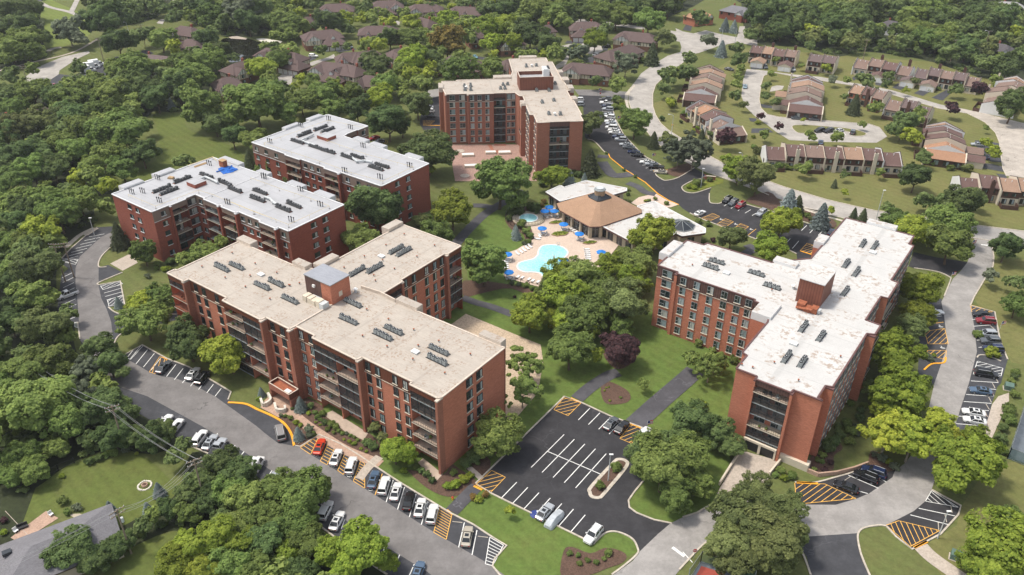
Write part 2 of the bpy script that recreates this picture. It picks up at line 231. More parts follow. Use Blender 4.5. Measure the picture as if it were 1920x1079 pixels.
# ---------------------------------------------------------------- mesh builder
class MB:
    def __init__(s): s.v = []; s.f = []; s.m = []; s.mats = []
    def mi(s, mat):
        if mat not in s.mats: s.mats.append(mat)
        return s.mats.index(mat)
    def face(s, pts, mat):
        n = len(s.v); s.v += [tuple(p) for p in pts]; s.f.append(tuple(range(n, n+len(pts)))); s.m.append(s.mi(mat))
    def prism(s, poly, z0, z1, mat, top=None, bottom=False):
        poly = [(p[0], p[1]) for p in poly]
        A = sum(poly[i][0]*poly[(i+1) % len(poly)][1]-poly[(i+1) % len(poly)][0]*poly[i][1] for i in range(len(poly)))
        if A < 0: poly = poly[::-1]
        n = len(poly)
        for i in range(n):
            a, b = poly[i], poly[(i+1) % n]; s.face([(*a, z0), (*b, z0), (*b, z1), (*a, z1)], mat)
        s.face([(*p, z1) for p in poly], top or mat)
        if bottom: s.face([(*p, z0) for p in poly[::-1]], mat)
    def box(s, x0, y0, z0, x1, y1, z1, mat, top=None):
        s.prism([(x0, y0), (x1, y0), (x1, y1), (x0, y1)], z0, z1, mat, top, True)
    def obox(s, a, b, w, z0, z1, mat, top=None):          # box along a->b of width w
        a = Vector(a[:2]); b = Vector(b[:2]); d = (b-a).normalized(); n = Vector((-d.y, d.x))*w/2
        s.prism([a+n, a-n, b-n, b+n], z0, z1, mat, top, True)
    def cyl(s, x, y, z0, z1, r0, mat, r1=None, n=10, cap=True):
        r1 = r0 if r1 is None else r1
        A = [(x+r0*math.cos(2*math.pi*i/n), y+r0*math.sin(2*math.pi*i/n), z0) for i in range(n)]
        B = [(x+r1*math.cos(2*math.pi*i/n), y+r1*math.sin(2*math.pi*i/n), z1) for i in range(n)]
        for i in range(n): s.face([A[i], A[(i+1) % n], B[(i+1) % n], B[i]], mat)
        if cap: s.face(B, mat)
    def tube(s, a, b, r0, r1, mat, n=6):
        a = Vector(a); b = Vector(b); d = (b-a).normalized(); u = d.orthogonal().normalized(); w = d.cross(u)
        A = [a+(u*math.cos(2*math.pi*i/n)+w*math.sin(2*math.pi*i/n))*r0 for i in range(n)]
        B = [b+(u*math.cos(2*math.pi*i/n)+w*math.sin(2*math.pi*i/n))*r1 for i in range(n)]
        for i in range(n): s.face([A[i], A[(i+1) % n], B[(i+1) % n], B[i]], mat)
        s.face(B, mat); s.face(A[::-1], mat)
    def loft(s, rings, mat, caps=True):
        n = len(rings[0])
        for k in range(len(rings)-1):
            for i in range(n): s.face([rings[k][i], rings[k][(i+1) % n], rings[k+1][(i+1) % n], rings[k+1][i]], mat)
        if caps: s.face(rings[0][::-1], mat); s.face(rings[-1], mat)
    def mesh(s, name, tri=False, smooth_=False):
        me = bpy.data.meshes.new(name); me.from_pydata(s.v, [], s.f)
        for mm in s.mats: me.materials.append(MATS[mm])
        me.polygons.foreach_set('material_index', s.m)
        if tri:
            bm = bmesh.new(); bm.from_mesh(me); bmesh.ops.triangulate(bm, faces=[f for f in bm.faces if len(f.verts) > 4]); bm.to_mesh(me); bm.free()
        if smooth_:
            bm = bmesh.new(); bm.from_mesh(me); bmesh.ops.remove_doubles(bm, verts=bm.verts, dist=1e-4); bm.to_mesh(me); bm.free()
            me.polygons.foreach_set('use_smooth', [True]*len(me.polygons))
        me.update(); return me
THINGS = []
def link(name, me, parent=None, loc=None, rz=0.0, sc=None):
    o = bpy.data.objects.new(name, me); COL.objects.link(o)
    if parent is not None: o.parent = parent
    if loc is not None: o.location = loc
    if rz: o.rotation_euler = (0, 0, rz)
    if sc is not None: o.scale = sc
    return o
def thing(name, label, cat, loc=(0, 0, 0), rz=0.0, group=None, me=None, sc=None):
    o = link(name, me, None, loc, rz, sc); o['label'] = label; o['category'] = cat
    if group: o['group'] = group
    THINGS.append(o); return o
def part(name, mb, parent, tri=False, sm=False):
    if not mb.f: return None
    return link(name, mb.mesh(name, tri, sm), parent)
def struct(name, me, kind='structure'):
    o = link(name, me); o['kind'] = kind; return o

# ---------------------------------------------------------------- ground and paving
NSH = [0]
def sheet(name, poly, mat, z, kind='structure'):
    NSH[0] += 1; z = (z*4 if z < 0.055 else z)+0.00013*NSH[0]
    mb = MB(); P = [(p[0], p[1]) for p in poly]
    A = sum(P[i][0]*P[(i+1) % len(P)][1]-P[(i+1) % len(P)][0]*P[i][1] for i in range(len(P)))
    if A < 0: P = P[::-1]
    mb.face([(*p, z) for p in P], mat); return struct(name, mb.mesh(name, True), kind)
gm = MB(); gm.face([(-3500, -800, 0), (3500, -800, 0), (3500, 5000, 0), (-3500, 5000, 0)], 'lawn'); struct('ground', gm.mesh('ground'))
KERB = MB()
def kerb(pts, mat='kerb_concrete', w=0.32, h=0.19, closed=False):
    pts = [Vector(p[:2]) for p in pts]; n = len(pts); L = []; R = []
    for i in range(n):
        a = pts[i-1] if i > 0 or closed else pts[i]; b = pts[(i+1) % n] if i < n-1 or closed else pts[i]
        d = (b-a).normalized() if (b-a).length > 1e-6 else Vector((1, 0)); nn = Vector((-d.y, d.x))*w/2; L.append(pts[i]+nn); R.append(pts[i]-nn)
    for i in range(n if closed else n-1):
        j = (i+1) % n; a, b, c, d = L[i], L[j], R[j], R[i]
        KERB.face([(*a, h), (*d, h), (*c, h), (*b, h)], mat); KERB.face([(*a, 0), (*a, h), (*b, h), (*b, 0)], mat); KERB.face([(*d, 0), (*c, 0), (*c, h), (*d, h)], mat)
ROADS = []
def gsheet(name, segs, mat, z, sm=False):
    pts = []
    for s in segs: pts += PL(s[0], *s[1])
    if name in ('road', 'side_road', 'residential_road', 'driveway', 'paved_yard'): ROADS.append(pts)
    if sm: pts = smooth(pts)
    sheet(name, pts, mat, z); return pts
# lawns
gsheet('lawn_dry', [('px', (1215, 200, 1300, 160, 1400, 90, 1920, 130, 2050, 200, 2050, 440, 1920, 430, 1690, 430, 1440, 340, 1330, 310, 1250, 262))], 'lawn_dry', 0.004)
gsheet('lawn_dry', [(9, (1720, 460, 2050, 420, 2050, 1200, 1560, 1200, 1330, 930, 1540, 800, 1570, 690))], 'lawn_dry', 0.004)
gsheet('lawn_dry', [(6, (1640, 600, 1760, 380, 2100, 380, 2100, 1000, 1850, 960))], 'lawn_dry', 0.004)
gsheet('lawn', [('px', (870, 430, 940, 380, 1050, 380, 1100, 560, 1250, 590, 1420, 640, 1400, 790, 1330, 960, 1250, 1010, 1100, 1079, 880, 1079, 850, 1000, 700, 870, 560, 760, 880, 560))], 'lawn_lush', 0.005)
gsheet('meadow', [(1, (870, 640, 1020, 650, 1060, 730, 1200, 780, 1340, 850, 1420, 960, 1180, 900, 960, 960, 700, 1060, 560, 1079, 500, 1000, 840, 930, 900, 800))], 'meadow', 0.004, True)
gsheet('meadow', [(7, (0, 640, 300, 520, 420, 450, 700, 390, 850, 440, 1000, 620, 900, 740, 640, 800, 400, 720, 0, 840))], 'meadow', 0.006, True)
gsheet('lawn', [(7, (560, 1100, 800, 880, 1000, 830, 1200, 760, 1250, 840, 1000, 960, 900, 1100))], 'meadow', 0.006)
gsheet('golf_turf', [(1, (200, -40, 330, 20, 500, 100, 510, 190, 330, 270, 240, 240, 215, 80))], 'golf_turf', 0.004, True)
gsheet('putting_green', [(1, (250, 228, 300, 205, 348, 216, 342, 246, 280, 252))], 'golf_turf', 0.008, True)
# woodland soil
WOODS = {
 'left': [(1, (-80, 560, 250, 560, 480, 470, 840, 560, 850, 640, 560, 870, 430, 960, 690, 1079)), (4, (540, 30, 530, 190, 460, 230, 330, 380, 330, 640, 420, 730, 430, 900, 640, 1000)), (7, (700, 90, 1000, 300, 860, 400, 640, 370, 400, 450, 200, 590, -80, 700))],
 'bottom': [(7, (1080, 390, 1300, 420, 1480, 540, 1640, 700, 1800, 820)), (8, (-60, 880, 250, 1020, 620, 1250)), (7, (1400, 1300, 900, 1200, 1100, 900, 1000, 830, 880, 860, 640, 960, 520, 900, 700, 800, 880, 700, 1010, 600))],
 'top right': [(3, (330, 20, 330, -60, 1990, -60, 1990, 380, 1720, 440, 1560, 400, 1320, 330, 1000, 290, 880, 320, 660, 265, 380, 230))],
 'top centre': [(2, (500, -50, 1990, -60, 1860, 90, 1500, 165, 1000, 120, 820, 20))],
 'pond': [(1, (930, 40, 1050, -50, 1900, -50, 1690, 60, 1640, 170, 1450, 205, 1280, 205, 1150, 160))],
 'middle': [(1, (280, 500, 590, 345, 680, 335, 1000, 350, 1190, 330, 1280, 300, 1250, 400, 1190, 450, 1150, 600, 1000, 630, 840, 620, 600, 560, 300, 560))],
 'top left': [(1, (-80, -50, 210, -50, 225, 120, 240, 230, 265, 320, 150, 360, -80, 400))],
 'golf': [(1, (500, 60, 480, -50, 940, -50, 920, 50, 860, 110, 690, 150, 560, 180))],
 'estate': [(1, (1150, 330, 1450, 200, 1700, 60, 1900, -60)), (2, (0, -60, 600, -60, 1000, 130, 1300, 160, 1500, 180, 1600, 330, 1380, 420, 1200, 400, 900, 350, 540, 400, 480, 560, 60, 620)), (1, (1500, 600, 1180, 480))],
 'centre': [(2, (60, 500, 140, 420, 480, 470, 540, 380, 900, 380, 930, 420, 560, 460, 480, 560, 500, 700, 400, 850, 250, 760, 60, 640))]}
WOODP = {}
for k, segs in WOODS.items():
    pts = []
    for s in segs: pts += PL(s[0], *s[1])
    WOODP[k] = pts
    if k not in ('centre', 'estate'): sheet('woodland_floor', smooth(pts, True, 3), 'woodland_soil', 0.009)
# ----- west lot and drive
WLOT = gsheet('parking_lot', [(4, (640, 195, 548, 200, 480, 250, 400, 320, 330, 395, 385, 432, 345, 470, 325, 640, 320, 720, 438, 735, 450, 830, 475, 900)),
 (7, (640, 60, 780, 170, 900, 240, 1065, 350, 1280, 445, 1400, 510, 1520, 590, 1640, 680, 1780, 790)), (8, (0, 900, 140, 1000, 260, 1079, 430, 1200, 1050, 1200, 890, 1079, 850, 1030, 862, 990, 930, 915, 850, 868, 740, 795, 620, 735, 545, 690, 330, 560, 185, 465, 105, 410, 0, 345)),
 (7, (1795, 290, 1690, 358, 1655, 352, 1640, 290, 1600, 230, 1540, 190, 1450, 150, 1380, 118, 1283, 95, 1300, 50)), (4, (1220, 1079, 1060, 985, 940, 940, 800, 862, 690, 925, 650, 905, 640, 870, 660, 820, 700, 790, 1000, 720, 1000, 670, 715, 690, 650, 680, 610, 650, 702, 636, 677, 503, 560, 525, 556, 512, 690, 455, 610, 412, 560, 425, 555, 400, 575, 360, 620, 315, 640, 260))], 'asphalt_mid', 0.012)
gsheet('road', [(4, (640, 222, 570, 255, 510, 310, 450, 365, 425, 430, 425, 520, 435, 600, 445, 740, 452, 835, 480, 880)), (7, (640, 10, 830, 75, 1140, 245, 1240, 305, 1390, 398, 1540, 503, 1700, 620)),
 (8, (0, 760, 80, 805, 140, 850, 340, 975, 480, 1060, 640, 1180, 1050, 1180, 890, 1060, 835, 1020, 590, 880, 450, 795, 320, 712, 190, 630, 70, 555, 10, 515)), (7, (1850, 465, 1750, 403, 1690, 362, 1560, 335, 1500, 290, 1440, 240, 1300, 140, 1210, 75, 1080, 5)),
 (4, (970, 1045, 910, 1040, 840, 1015, 765, 970, 700, 935, 655, 905, 640, 850, 625, 730, 600, 660, 570, 600, 555, 530, 555, 430, 555, 395, 575, 355, 632, 290))], 'asphalt_old', 0.016)
kerb(PL(8, 1050, 1200, 890, 1079, 850, 1030, 862, 990, 930, 915, 850, 868, 740, 795, 620, 735, 545, 690, 330, 560, 185, 465, 105, 410, 0, 345)+PL(7, 1795, 290, 1690, 358, 1655, 352))
kerb(smooth(PL(7, 1655, 355, 1640, 290, 1600, 230, 1540, 190, 1450, 150, 1380, 118, 1283, 110), False), 'kerb_yellow', 0.5)
kerb(PL(7, 1283, 95, 1300, 50)+PL(4, 1220, 1079, 1060, 985, 940, 940, 800, 862, 690, 925)); kerb(smooth(PL(4, 690, 925, 650, 905, 640, 870, 660, 820, 700, 790), False))
kerb(smooth(PL(4, 1000, 690, 715, 690, 650, 680, 610, 650), False)); kerb(PL(4, 702, 636, 677, 503, 560, 525)); kerb(smooth(PL(4, 560, 525, 556, 512, 690, 455), False)); kerb(smooth(PL(4, 600, 424, 560, 425, 555, 400, 575, 360, 620, 315), False))
kerb(PL(4, 548, 200, 480, 250, 400, 320, 330, 395)); kerb(PL(4, 438, 735, 450, 830)); kerb(PL(7, 1065, 350, 1280, 445, 1400, 510, 1520, 590, 1640, 680, 1780, 790)+PL(8, 140, 1000, 260, 1079))
# ----- front lot
FL = (1255, 75, 1350, 110, 1510, 185, 1690, 250, 1760, 300, 1790, 380, 1740, 500, 1650, 610, 1615, 660, 1620, 700, 1660, 730, 1760, 770, 1860, 790, 1670, 955, 1665, 925, 1640, 880, 1590, 850, 1530, 835, 1475, 850, 1415, 908, 1360, 875, 845, 622, 755, 575, 755, 560, 900, 410)
gsheet('parking_lot', [(8, FL)], 'asphalt_new', 0.012)
kerb(PL(8, 1860, 790, 1760, 770, 1660, 730, 1620, 700, 1615, 660, 1650, 610, 1740, 500, 1790, 380, 1760, 300, 1690, 250, 1510, 185, 1350, 110, 1255, 75, 755, 565, 845, 622, 1360, 875, 1415, 908)); kerb(smooth(PL(8, 1415, 908, 1475, 850, 1530, 835, 1590, 850, 1640, 880, 1665, 925, 1665, 960, 1600, 1020, 1520, 1079), False))
ISL = smooth(PL(8, 1398, 615, 1410, 640, 1450, 645, 1480, 620, 1600, 475, 1600, 440, 1560, 430, 1530, 450, 1405, 585))
sheet('planting_bed', ISL, 'mulch', 0.1); kerb(ISL, w=0.7, closed=True)
# ----- east drive
gsheet('road', [(6, (1640, 200, 1640, 300, 1600, 400, 1560, 450, 1520, 490, 1470, 590, 1455, 620, 1470, 700, 1490, 860, 1450, 980, 1415, 1079)), (9, (1370, 200, 1330, 350, 1250, 450, 1190, 500, 1180, 530, 1050, 620, 980, 650, 860, 685, 640, 683, 500, 665, 380, 655, 250, 670, 170, 690, 80, 730, 0, 755)),
 (8, (1850, 790, 1780, 850, 1670, 955, 1640, 1000, 1530, 1079, 1350, 1240, 1700, 1300)), (9, (0, 1030, 60, 970, 120, 905, 200, 860, 300, 835, 450, 845, 600, 860, 680, 865, 980, 845, 1020, 815, 1145, 800, 1300, 720, 1370, 660, 1400, 600, 1450, 450, 1500, 350, 1530, 250, 1570, 120, 1610, 0)),
 (6, (1655, 900, 1640, 760, 1618, 640, 1640, 590, 1700, 490, 1745, 420, 1750, 370, 1740, 300, 1780, 290, 1830, 292, 1840, 215))], 'asphalt_pale', 0.016)
gsheet('parking_lot', [(9, (630, 558, 740, 560, 860, 530, 960, 500, 1010, 465, 1110, 480, 1210, 490, 1180, 540, 1050, 630, 980, 660, 880, 690, 640, 690))], 'asphalt_new', 0.012)
gsheet('parking_lot', [(9, (1398, 600, 1560, 690, 1545, 740, 1450, 850, 1290, 935, 1200, 870, 1140, 800, 1300, 700, 1360, 640))], 'asphalt_new', 0.012)
gsheet('side_road', [(9, (600, 850, 680, 855, 985, 840, 985, 900, 1010, 1000, 1060, 1100, 1100, 1250, 800, 1250, 720, 1100, 700, 980, 650, 910))], 'asphalt_mid', 0.0125)
gsheet('parking_lot', [(6, (1612, 640, 1755, 677, 1785, 840, 1828, 945, 1790, 1079)), (9, (1770, 20, 1740, 110, 1700, 275, 1520, 265, 1600, 0)), (6, (1640, 900, 1630, 760))], 'asphalt_mid', 0.012)
gsheet('parking_lot', [(6, (1325, 640, 1455, 600, 1475, 700, 1495, 860, 1480, 960, 1400, 1100, 1320, 1100, 1335, 700))], 'asphalt_mid', 0.012)
gsheet('side_road', [(6, (1270, 420, 1300, 340, 1430, 370, 1600, 395, 1620, 410, 1500, 475, 1430, 450, 1300, 430))], 'asphalt_new', 0.012)
kerb(smooth(PL(9, 1060, 1100, 1005, 970, 985, 880, 990, 840, 1020, 815, 1100, 800, 1145, 805), False)); kerb(PL(9, 1145, 805, 1200, 865, 1290, 935, 1450, 850, 1550, 740, 1565, 690, 1400, 600))
kerb(smooth(PL(9, 630, 558, 740, 560, 860, 530, 960, 500, 1010, 465), False)); kerb(PL(9, 640, 560, 760, 566), 'kerb_yellow', 0.6); kerb(PL(9, 1300, 928, 1375, 893), 'kerb_yellow', 0.5)
kerb(PL(6, 1618, 640, 1640, 590, 1700, 490, 1745, 420, 1750, 370, 1740, 300)); kerb(PL(6, 1612, 640, 1755, 677, 1785, 840, 1828, 945)); kerb(smooth(PL(6, 1655, 935, 1670, 920, 1720, 925, 1790, 955), False))
kerb(smooth(PL(6, 1300, 430, 1430, 450, 1500, 480, 1505, 500, 1470, 590), False)); kerb(smooth(PL(9, -20, 1050, 120, 905, 220, 850), False)); kerb(PL(9, 0, 755, 80, 730, 165, 680)); kerb(smooth(PL(9, 640, 900, 680, 970, 720, 1080), False))
kerb(smooth(PL('r1', 420, 500, 400, 545, 300, 555, 235, 605), False), 'kerb_yellow', 0.4)
# ----- north lot
gsheet('parking_lot', [('lt', (600, 90, 800, 95, 810, 125, 890, 130, 905, 200, 925, 300, 965, 380, 1000, 440, 1110, 560, 1180, 635, 1260, 690, 1350, 730, 1375, 790, 1290, 800, 1350, 850, 1400, 858, 1500, 830, 1640, 745, 1745, 812, 1745, 840, 1640, 855, 1540, 905, 1530, 935, 1570, 965, 1650, 970, 1790, 925)),
 (6, (150, 10, 150, 50, 165, 66, 215, 64, 240, 30, 350, 70, 470, 100, 560, 130, 640, 165, 740, 190, 830, 212, 860, 225, 745, 300, 720, 385, 650, 420, 640, 350, 570, 315, 520, 260, 495, 228, 445, 232, 415, 265, 340, 240, 230, 200, 110, 155, 40, 120, 0, 95)),
 ('lt', (1500, 1078, 1400, 1034, 1310, 978, 1200, 878, 1090, 808, 1010, 758, 880, 652, 868, 620, 830, 600, 740, 507, 680, 488, 655, 470, 640, 200, 600, 140))], 'asphalt_new', 0.012)
kerb(PL('lt', 1500, 1078, 1400, 1034, 1310, 978, 1200, 878, 1090, 808, 1010, 758, 880, 652, 868, 620), 'kerb_yellow', 0.3); kerb(smooth(PL('lt', 860, 615, 830, 600, 740, 507, 680, 488), False), w=.35)
kerb(smooth(PL('lt', 1370, 780, 1290, 800, 1350, 850, 1400, 858, 1500, 830, 1640, 745), False)); kerb(smooth(PL('lt', 1745, 840, 1640, 855, 1540, 905, 1530, 935, 1570, 965, 1650, 970, 1790, 925), False)); kerb(smooth(PL(6, 150, 10, 150, 50, 165, 66, 215, 64, 240, 30), False)); kerb(PL(6, 240, 30, 350, 70, 560, 130, 740, 190, 860, 225)); kerb(smooth(PL(6, 640, 350, 570, 315), False)); kerb(smooth(PL(6, 400, 262, 415, 265, 445, 232, 495, 228), False)); kerb(PL(6, 400, 262, 340, 240, 230, 200, 110, 155, 40, 120))
kerb(PL('lt', 905, 130, 905, 200, 925, 300, 1000, 440, 1110, 560, 1180, 635, 1340, 720))
gsheet('side_road', [('lt', (560, 40, 700, 42, 1040, 60, 1040, 125, 900, 105, 780, 98, 600, 92))], 'asphalt_old', 0.013)
gsheet('parking_lot', [(2, (440, 700, 455, 610, 520, 545, 570, 520, 600, 740, 470, 745))], 'asphalt_new', 0.012)
gsheet('side_road', [(2, (460, 545, 480, 512, 600, 490, 600, 530, 520, 550))], 'asphalt_pale', 0.013)
# ----- concrete main road
L_ = PL(3, 0, 290)+PL('hc', 1750, 630, 1600, 720, 1450, 830, 1415, 880, 1330, 990)+PL('lt', 1055, 90, 1050, 150, 1090, 270, 1200, 400, 1260, 480, 1350, 560, 1480, 650, 1620, 720, 1740, 780)+PL('q3', 150, 835, 250, 880, 400, 932)+PL(6, 560, 55, 700, 100, 860, 140, 1000, 172, 1300, 205, 1640, 262, 1830, 292, 2150, 350)
R_ = PL(3, 60, 190, 130, 172, 90, 290, 0, 355)+PL('lt', 1330, -40, 1290, 0, 1265, 80, 1265, 190, 1290, 270, 1340, 350, 1410, 410, 1520, 480, 1650, 570, 1780, 640, 1918, 715)+PL('q3', 330, 755, 430, 790, 600, 840, 900, 930, 1200, 1000, 1450, 1055)+PL(6, 1181, 118, 1400, 150, 1640, 188, 1860, 215, 2150, 250)
sheet('main_road', PL(3, -40, 160, 0, 178)+R_[:2]+R_[2:]+L_[::-1], 'concrete_road', 0.014)
sheet('main_road', PL(3, -130, 175, 0, 178, 60, 190, 130, 172, 220, 195, 310, 212, 420, 228, 420, 262, 300, 240, 200, 262, 90, 300, -20, 320, 0, 240, -130, 215), 'concrete_road', 0.0145)
kerb(R_[3:], w=.35); kerb(L_[5:17], w=.35); kerb(L_[17:], w=.35)
sheet('pavement', PL('lt', 1100, 0, 1050, 40, 1018, 80, 1012, 130, 1030, 200, 1055, 275, 1080, 275, 1050, 190, 1040, 130, 1055, 70, 1110, 10), 'kerb_concrete', 0.02)
sheet('pavement', PL('q3', 150, 845, 250, 895, 390, 945, 660, 1010, 800, 1050)+PL(6, 560, 68, 700, 116, 850, 155, 930, 178, 930, 168, 850, 146, 560, 58), 'kerb_concrete', 0.02)
# ----- rowhouse street
RS = PL(3, 360, 390, 430, 395, 620, 420, 780, 435, 900, 460, 1040, 480, 1180, 510, 1300, 545, 1450, 590, 1560, 610, 1700, 640, 1918, 695, 2100, 740, 2100, 1010, 1918, 1002, 1820, 992, 1800, 950, 1780, 800, 1760, 750, 1700, 690, 1600, 640, 1440, 612, 1300, 572, 1080, 505, 900, 475, 640, 435, 500, 408, 455, 430, 440, 480, 430, 560, 440, 610, 475, 645, 540, 660, 800, 680, 1050, 700, 1110, 720, 1150, 770, 1090, 805, 800, 800, 600, 790, 520, 740, 470, 700, 400, 650, 350, 600, 330, 540, 340, 450)
sheet('residential_road', RS, 'concrete_road', 0.014); kerb(RS[11:36], w=.3)
sheet('residential_road', PL(3, 1545, 608, 1700, 640, 1918, 695, 2100, 740, 2100, 1010, 1918, 1002, 1820, 992, 1800, 950, 1780, 800, 1760, 750, 1700, 690, 1600, 640), 'cracked_road', 0.018)
OV = smooth(PL(3, 615, 712, 680, 705, 800, 713, 950, 728, 1030, 752, 1010, 767, 950, 765, 935, 745, 840, 733, 745, 735, 735, 748, 650, 750))
sheet('lawn', OV, 'lawn_dry', 0.022); kerb(OV, closed=True, w=.25)
DRV = [(3, (378, 330, 383, 392, 457, 392, 472, 362, 420, 352, 425, 325)), (3, (575, 384, 637, 385, 627, 412, 555, 404)), (3, (728, 384, 768, 390, 760, 412, 710, 406)), (3, (430, 584, 520, 600, 612, 600, 606, 616, 450, 608)), (3, (388, 725, 480, 724, 512, 747, 385, 750)), (3, (372, 665, 412, 668, 425, 692, 380, 684)),
 (3, (1000, 405, 1042, 400, 962, 456, 952, 440)), (3, (1090, 432, 1135, 450, 1110, 485, 1083, 478)), (3, (1210, 470, 1272, 485, 1240, 512, 1178, 495)), (3, (1370, 490, 1422, 497, 1352, 542, 1300, 526)), (3, (1482, 508, 1518, 516, 1462, 568, 1400, 552)), ('q4', (690, 345, 760, 345, 935, 375, 962, 565, 850, 560, 700, 400)), ('q4', (600, 553, 860, 583, 972, 610, 985, 665, 640, 602)), ('q4', (900, 680, 990, 690, 1020, 727, 950, 722)),
 ('ha', (1440, 560, 1650, 530, 1735, 558, 1540, 592)), ('ha', (1030, 715, 1200, 640, 1285, 660, 1090, 735)), ('ha', (1240, 1000, 1340, 928, 1500, 960, 1400, 1018)), ('ha', (700, 900, 855, 885, 820, 955, 740, 945)), ('ha', (1560, 220, 1650, 208, 1640, 262, 1580, 282)), ('hb', (228, 172, 280, 148, 465, 170, 380, 202)), ('hb', (1330, 650, 1400, 635, 1530, 650, 1510, 682)),
 ('hc', (590, 492, 620, 460, 800, 470, 790, 497)), ('hc', (820, 640, 985, 635, 970, 712, 830, 705)), ('hc', (200, 550, 300, 540, 620, 600, 600, 637, 350, 612)), ('hc', (1020, 520, 1095, 515, 1070, 572, 1020, 572)), (7, (480, 830, 560, 775, 655, 845, 590, 900)), (3, (0, 170, 30, 120, 60, 125, 45, 178))]
for t, c in DRV: gsheet('driveway', [(t, c)], 'asphalt_mid' if t == 7 else 'asphalt_mid', 0.017)
for t, c in [('ha', (815, 960, 850, 870, 940, 800, 1060, 760, 1250, 690, 1400, 650, 1475, 612, 1495, 655, 1330, 700, 1100, 800, 1005, 880, 1005, 1010, 850, 1045)), ('hb', (60, 150, 230, 175, 380, 190, 540, 250, 530, 285, 440, 255, 230, 200)), ('hc', (560, 520, 640, 500, 800, 490, 1000, 520, 1025, 575, 940, 612, 800, 600, 645, 640, 600, 740, 500, 785, 490, 740, 580, 680, 622, 610)),
 ('hc', (680, 215, 1000, 235, 1490, 308, 1490, 338, 1000, 272, 700, 248)), ('hc', (1775, 345, 1930, 370, 1930, 430, 1870, 400)), (1, (880, 132, 905, 108, 930, 112, 915, 138)), (1, (955, -20, 1050, -20, 985, 35)), (1, (130, 445, 215, 378, 350, 322, 500, 288, 505, 300, 425, 338, 335, 398, 330, 420, 290, 447, 160, 470)), (3, (1500, 125, 1560, 70, 1615, 20, 1625, 45, 1580, 85, 1530, 135)), (3, (300, 235, 320, 150, 350, 150, 345, 230)), (3, (500, 490, 530, 482, 570, 485, 560, 505, 490, 518)), (4, (620, 405, 740, 345, 775, 400, 690, 445))]:
    gsheet('residential_road', [(t, c)], 'concrete' if t == 4 else 'concrete_road', 0.0145)
gsheet('parking_lot', [(1, (270, 500, 290, 445, 335, 418, 470, 440, 480, 400, 600, 345, 740, 298, 825, 282, 865, 300, 800, 330, 660, 372, 600, 440, 400, 490))], 'asphalt_mid', 0.0125)
PND = smooth(PL(1, 1245, 228, 1300, 214, 1400, 222, 1470, 238, 1575, 245, 1520, 262, 1470, 300, 1440, 325, 1330, 350, 1285, 345, 1262, 290))
sheet('pond', PND, 'pond_water', 0.02); sheet('rocky_bank', PL(1, 1440, 222, 1480, 218, 1590, 236, 1570, 250, 1470, 238), 'white_stone', 0.05); sheet('rocky_bank', PL(1, 1285, 212, 1330, 205, 1390, 218, 1385, 226, 1300, 220), 'concrete', 0.05)
# ----- walks
def strip(name, pts, w, mat, z, sm=True):
    pts = smooth(pts, False) if sm else pts; L = []; R = []
    for i, p in enumerate(pts):
        a = pts[max(0, i-1)]; b = pts[min(len(pts)-1, i+1)]; d = (b-a).normalized(); n = Vector((-d.y, d.x))*w/2; L.append(p+n); R.append(p-n)
    sheet(name, L+R[::-1], mat, z)
for t, c, w, mat in [(5, (630, 310, 700, 230, 790, 140, 860, 92, 950, 40, 1030, -5), 3.4, 'path_asphalt'), (5, (860, 92, 800, 80, 740, 78), 3, 'path_asphalt'), (5, (680, 596, 760, 625, 850, 650, 975, 697), 2.6, 'path_asphalt'), (8, (1560, -60, 1500, -40, 1400, 25, 1325, 90), 3.2, 'path_asphalt'), (8, (1990, -70, 1918, -5, 1790, 105, 1650, 232), 4.6, 'path_asphalt'),
 (6, (345, 355, 430, 300, 505, 240), 3, 'path_asphalt'), (6, (360, 300, 400, 325), 3, 'path_asphalt'), ('lt', (770, 640, 868, 648), 3, 'path_asphalt'), ('lt', (810, 690, 870, 775, 930, 815, 1090, 800), 4, 'path_asphalt'), ('lt', (1040, 880, 1130, 915, 1200, 965, 1290, 985), 3, 'path_asphalt'), (8, (760, 580, 620, 725), 2.8, 'path_asphalt'),
 (9, (1335, 915, 1400, 980, 1540, 1079, 1640, 1150), 3, 'concrete'), ('f1', (330, 430, 400, 560, 560, 700, 720, 810, 1000, 985, 1280, 1100, 1400, 1150), 2.4, 'pavers'), (8, (100, 540, 150, 475, 215, 415), 1.9, 'concrete'), (8, (690, 450, 790, 540), 1.2, 'concrete'),
 (1, (190, -20, 260, 35, 400, 72, 475, 112), 3, 'concrete_road'), (1, (400, 72, 445, -20), 3, 'concrete_road'), (1, (268, 290, 300, 275, 345, 268), 3, 'concrete_road'), (1, (-20, 405, 150, 360, 400, 300, 550, 222), 1.5, 'concrete'), (7, (30, 720, 480, 1200), 0.1, 'concrete'), (4, (480, 245, 540, 205), 2, 'kerb_concrete'), (4, (370, 315, 450, 245, 530, 205), 1.6, 'kerb_concrete')]:
    strip('path', PL(t, *c), w, mat, 0.024)
gsheet('entrance_paving', [('f1', (150, 380, 235, 310, 400, 470, 440, 590, 250, 620, 50, 510, 90, 440))], 'pavers', 0.027)
gsheet('paved_yard', [(2, (605, 815, 1010, 815, 1090, 960, 1110, 1020, 640, 1022))], 'terrace_brick', 0.024); gsheet('paved_yard', [(2, (820, 815, 845, 815, 860, 850, 885, 845, 880, 868, 855, 866))], 'brick_pier', 0.03); gsheet('paved_yard', [(2, (860, 822, 860, 812, 925, 812, 925, 824))], 'brick_pier', 0.03)
gsheet('gravel_yard', [(5, (560, 790, 700, 688, 945, 790, 1122, 862, 1135, 960, 1115, 1079)), (8, (1085, 80, 985, 195, 900, 220, 600, 0))], 'gravel', 0.022)
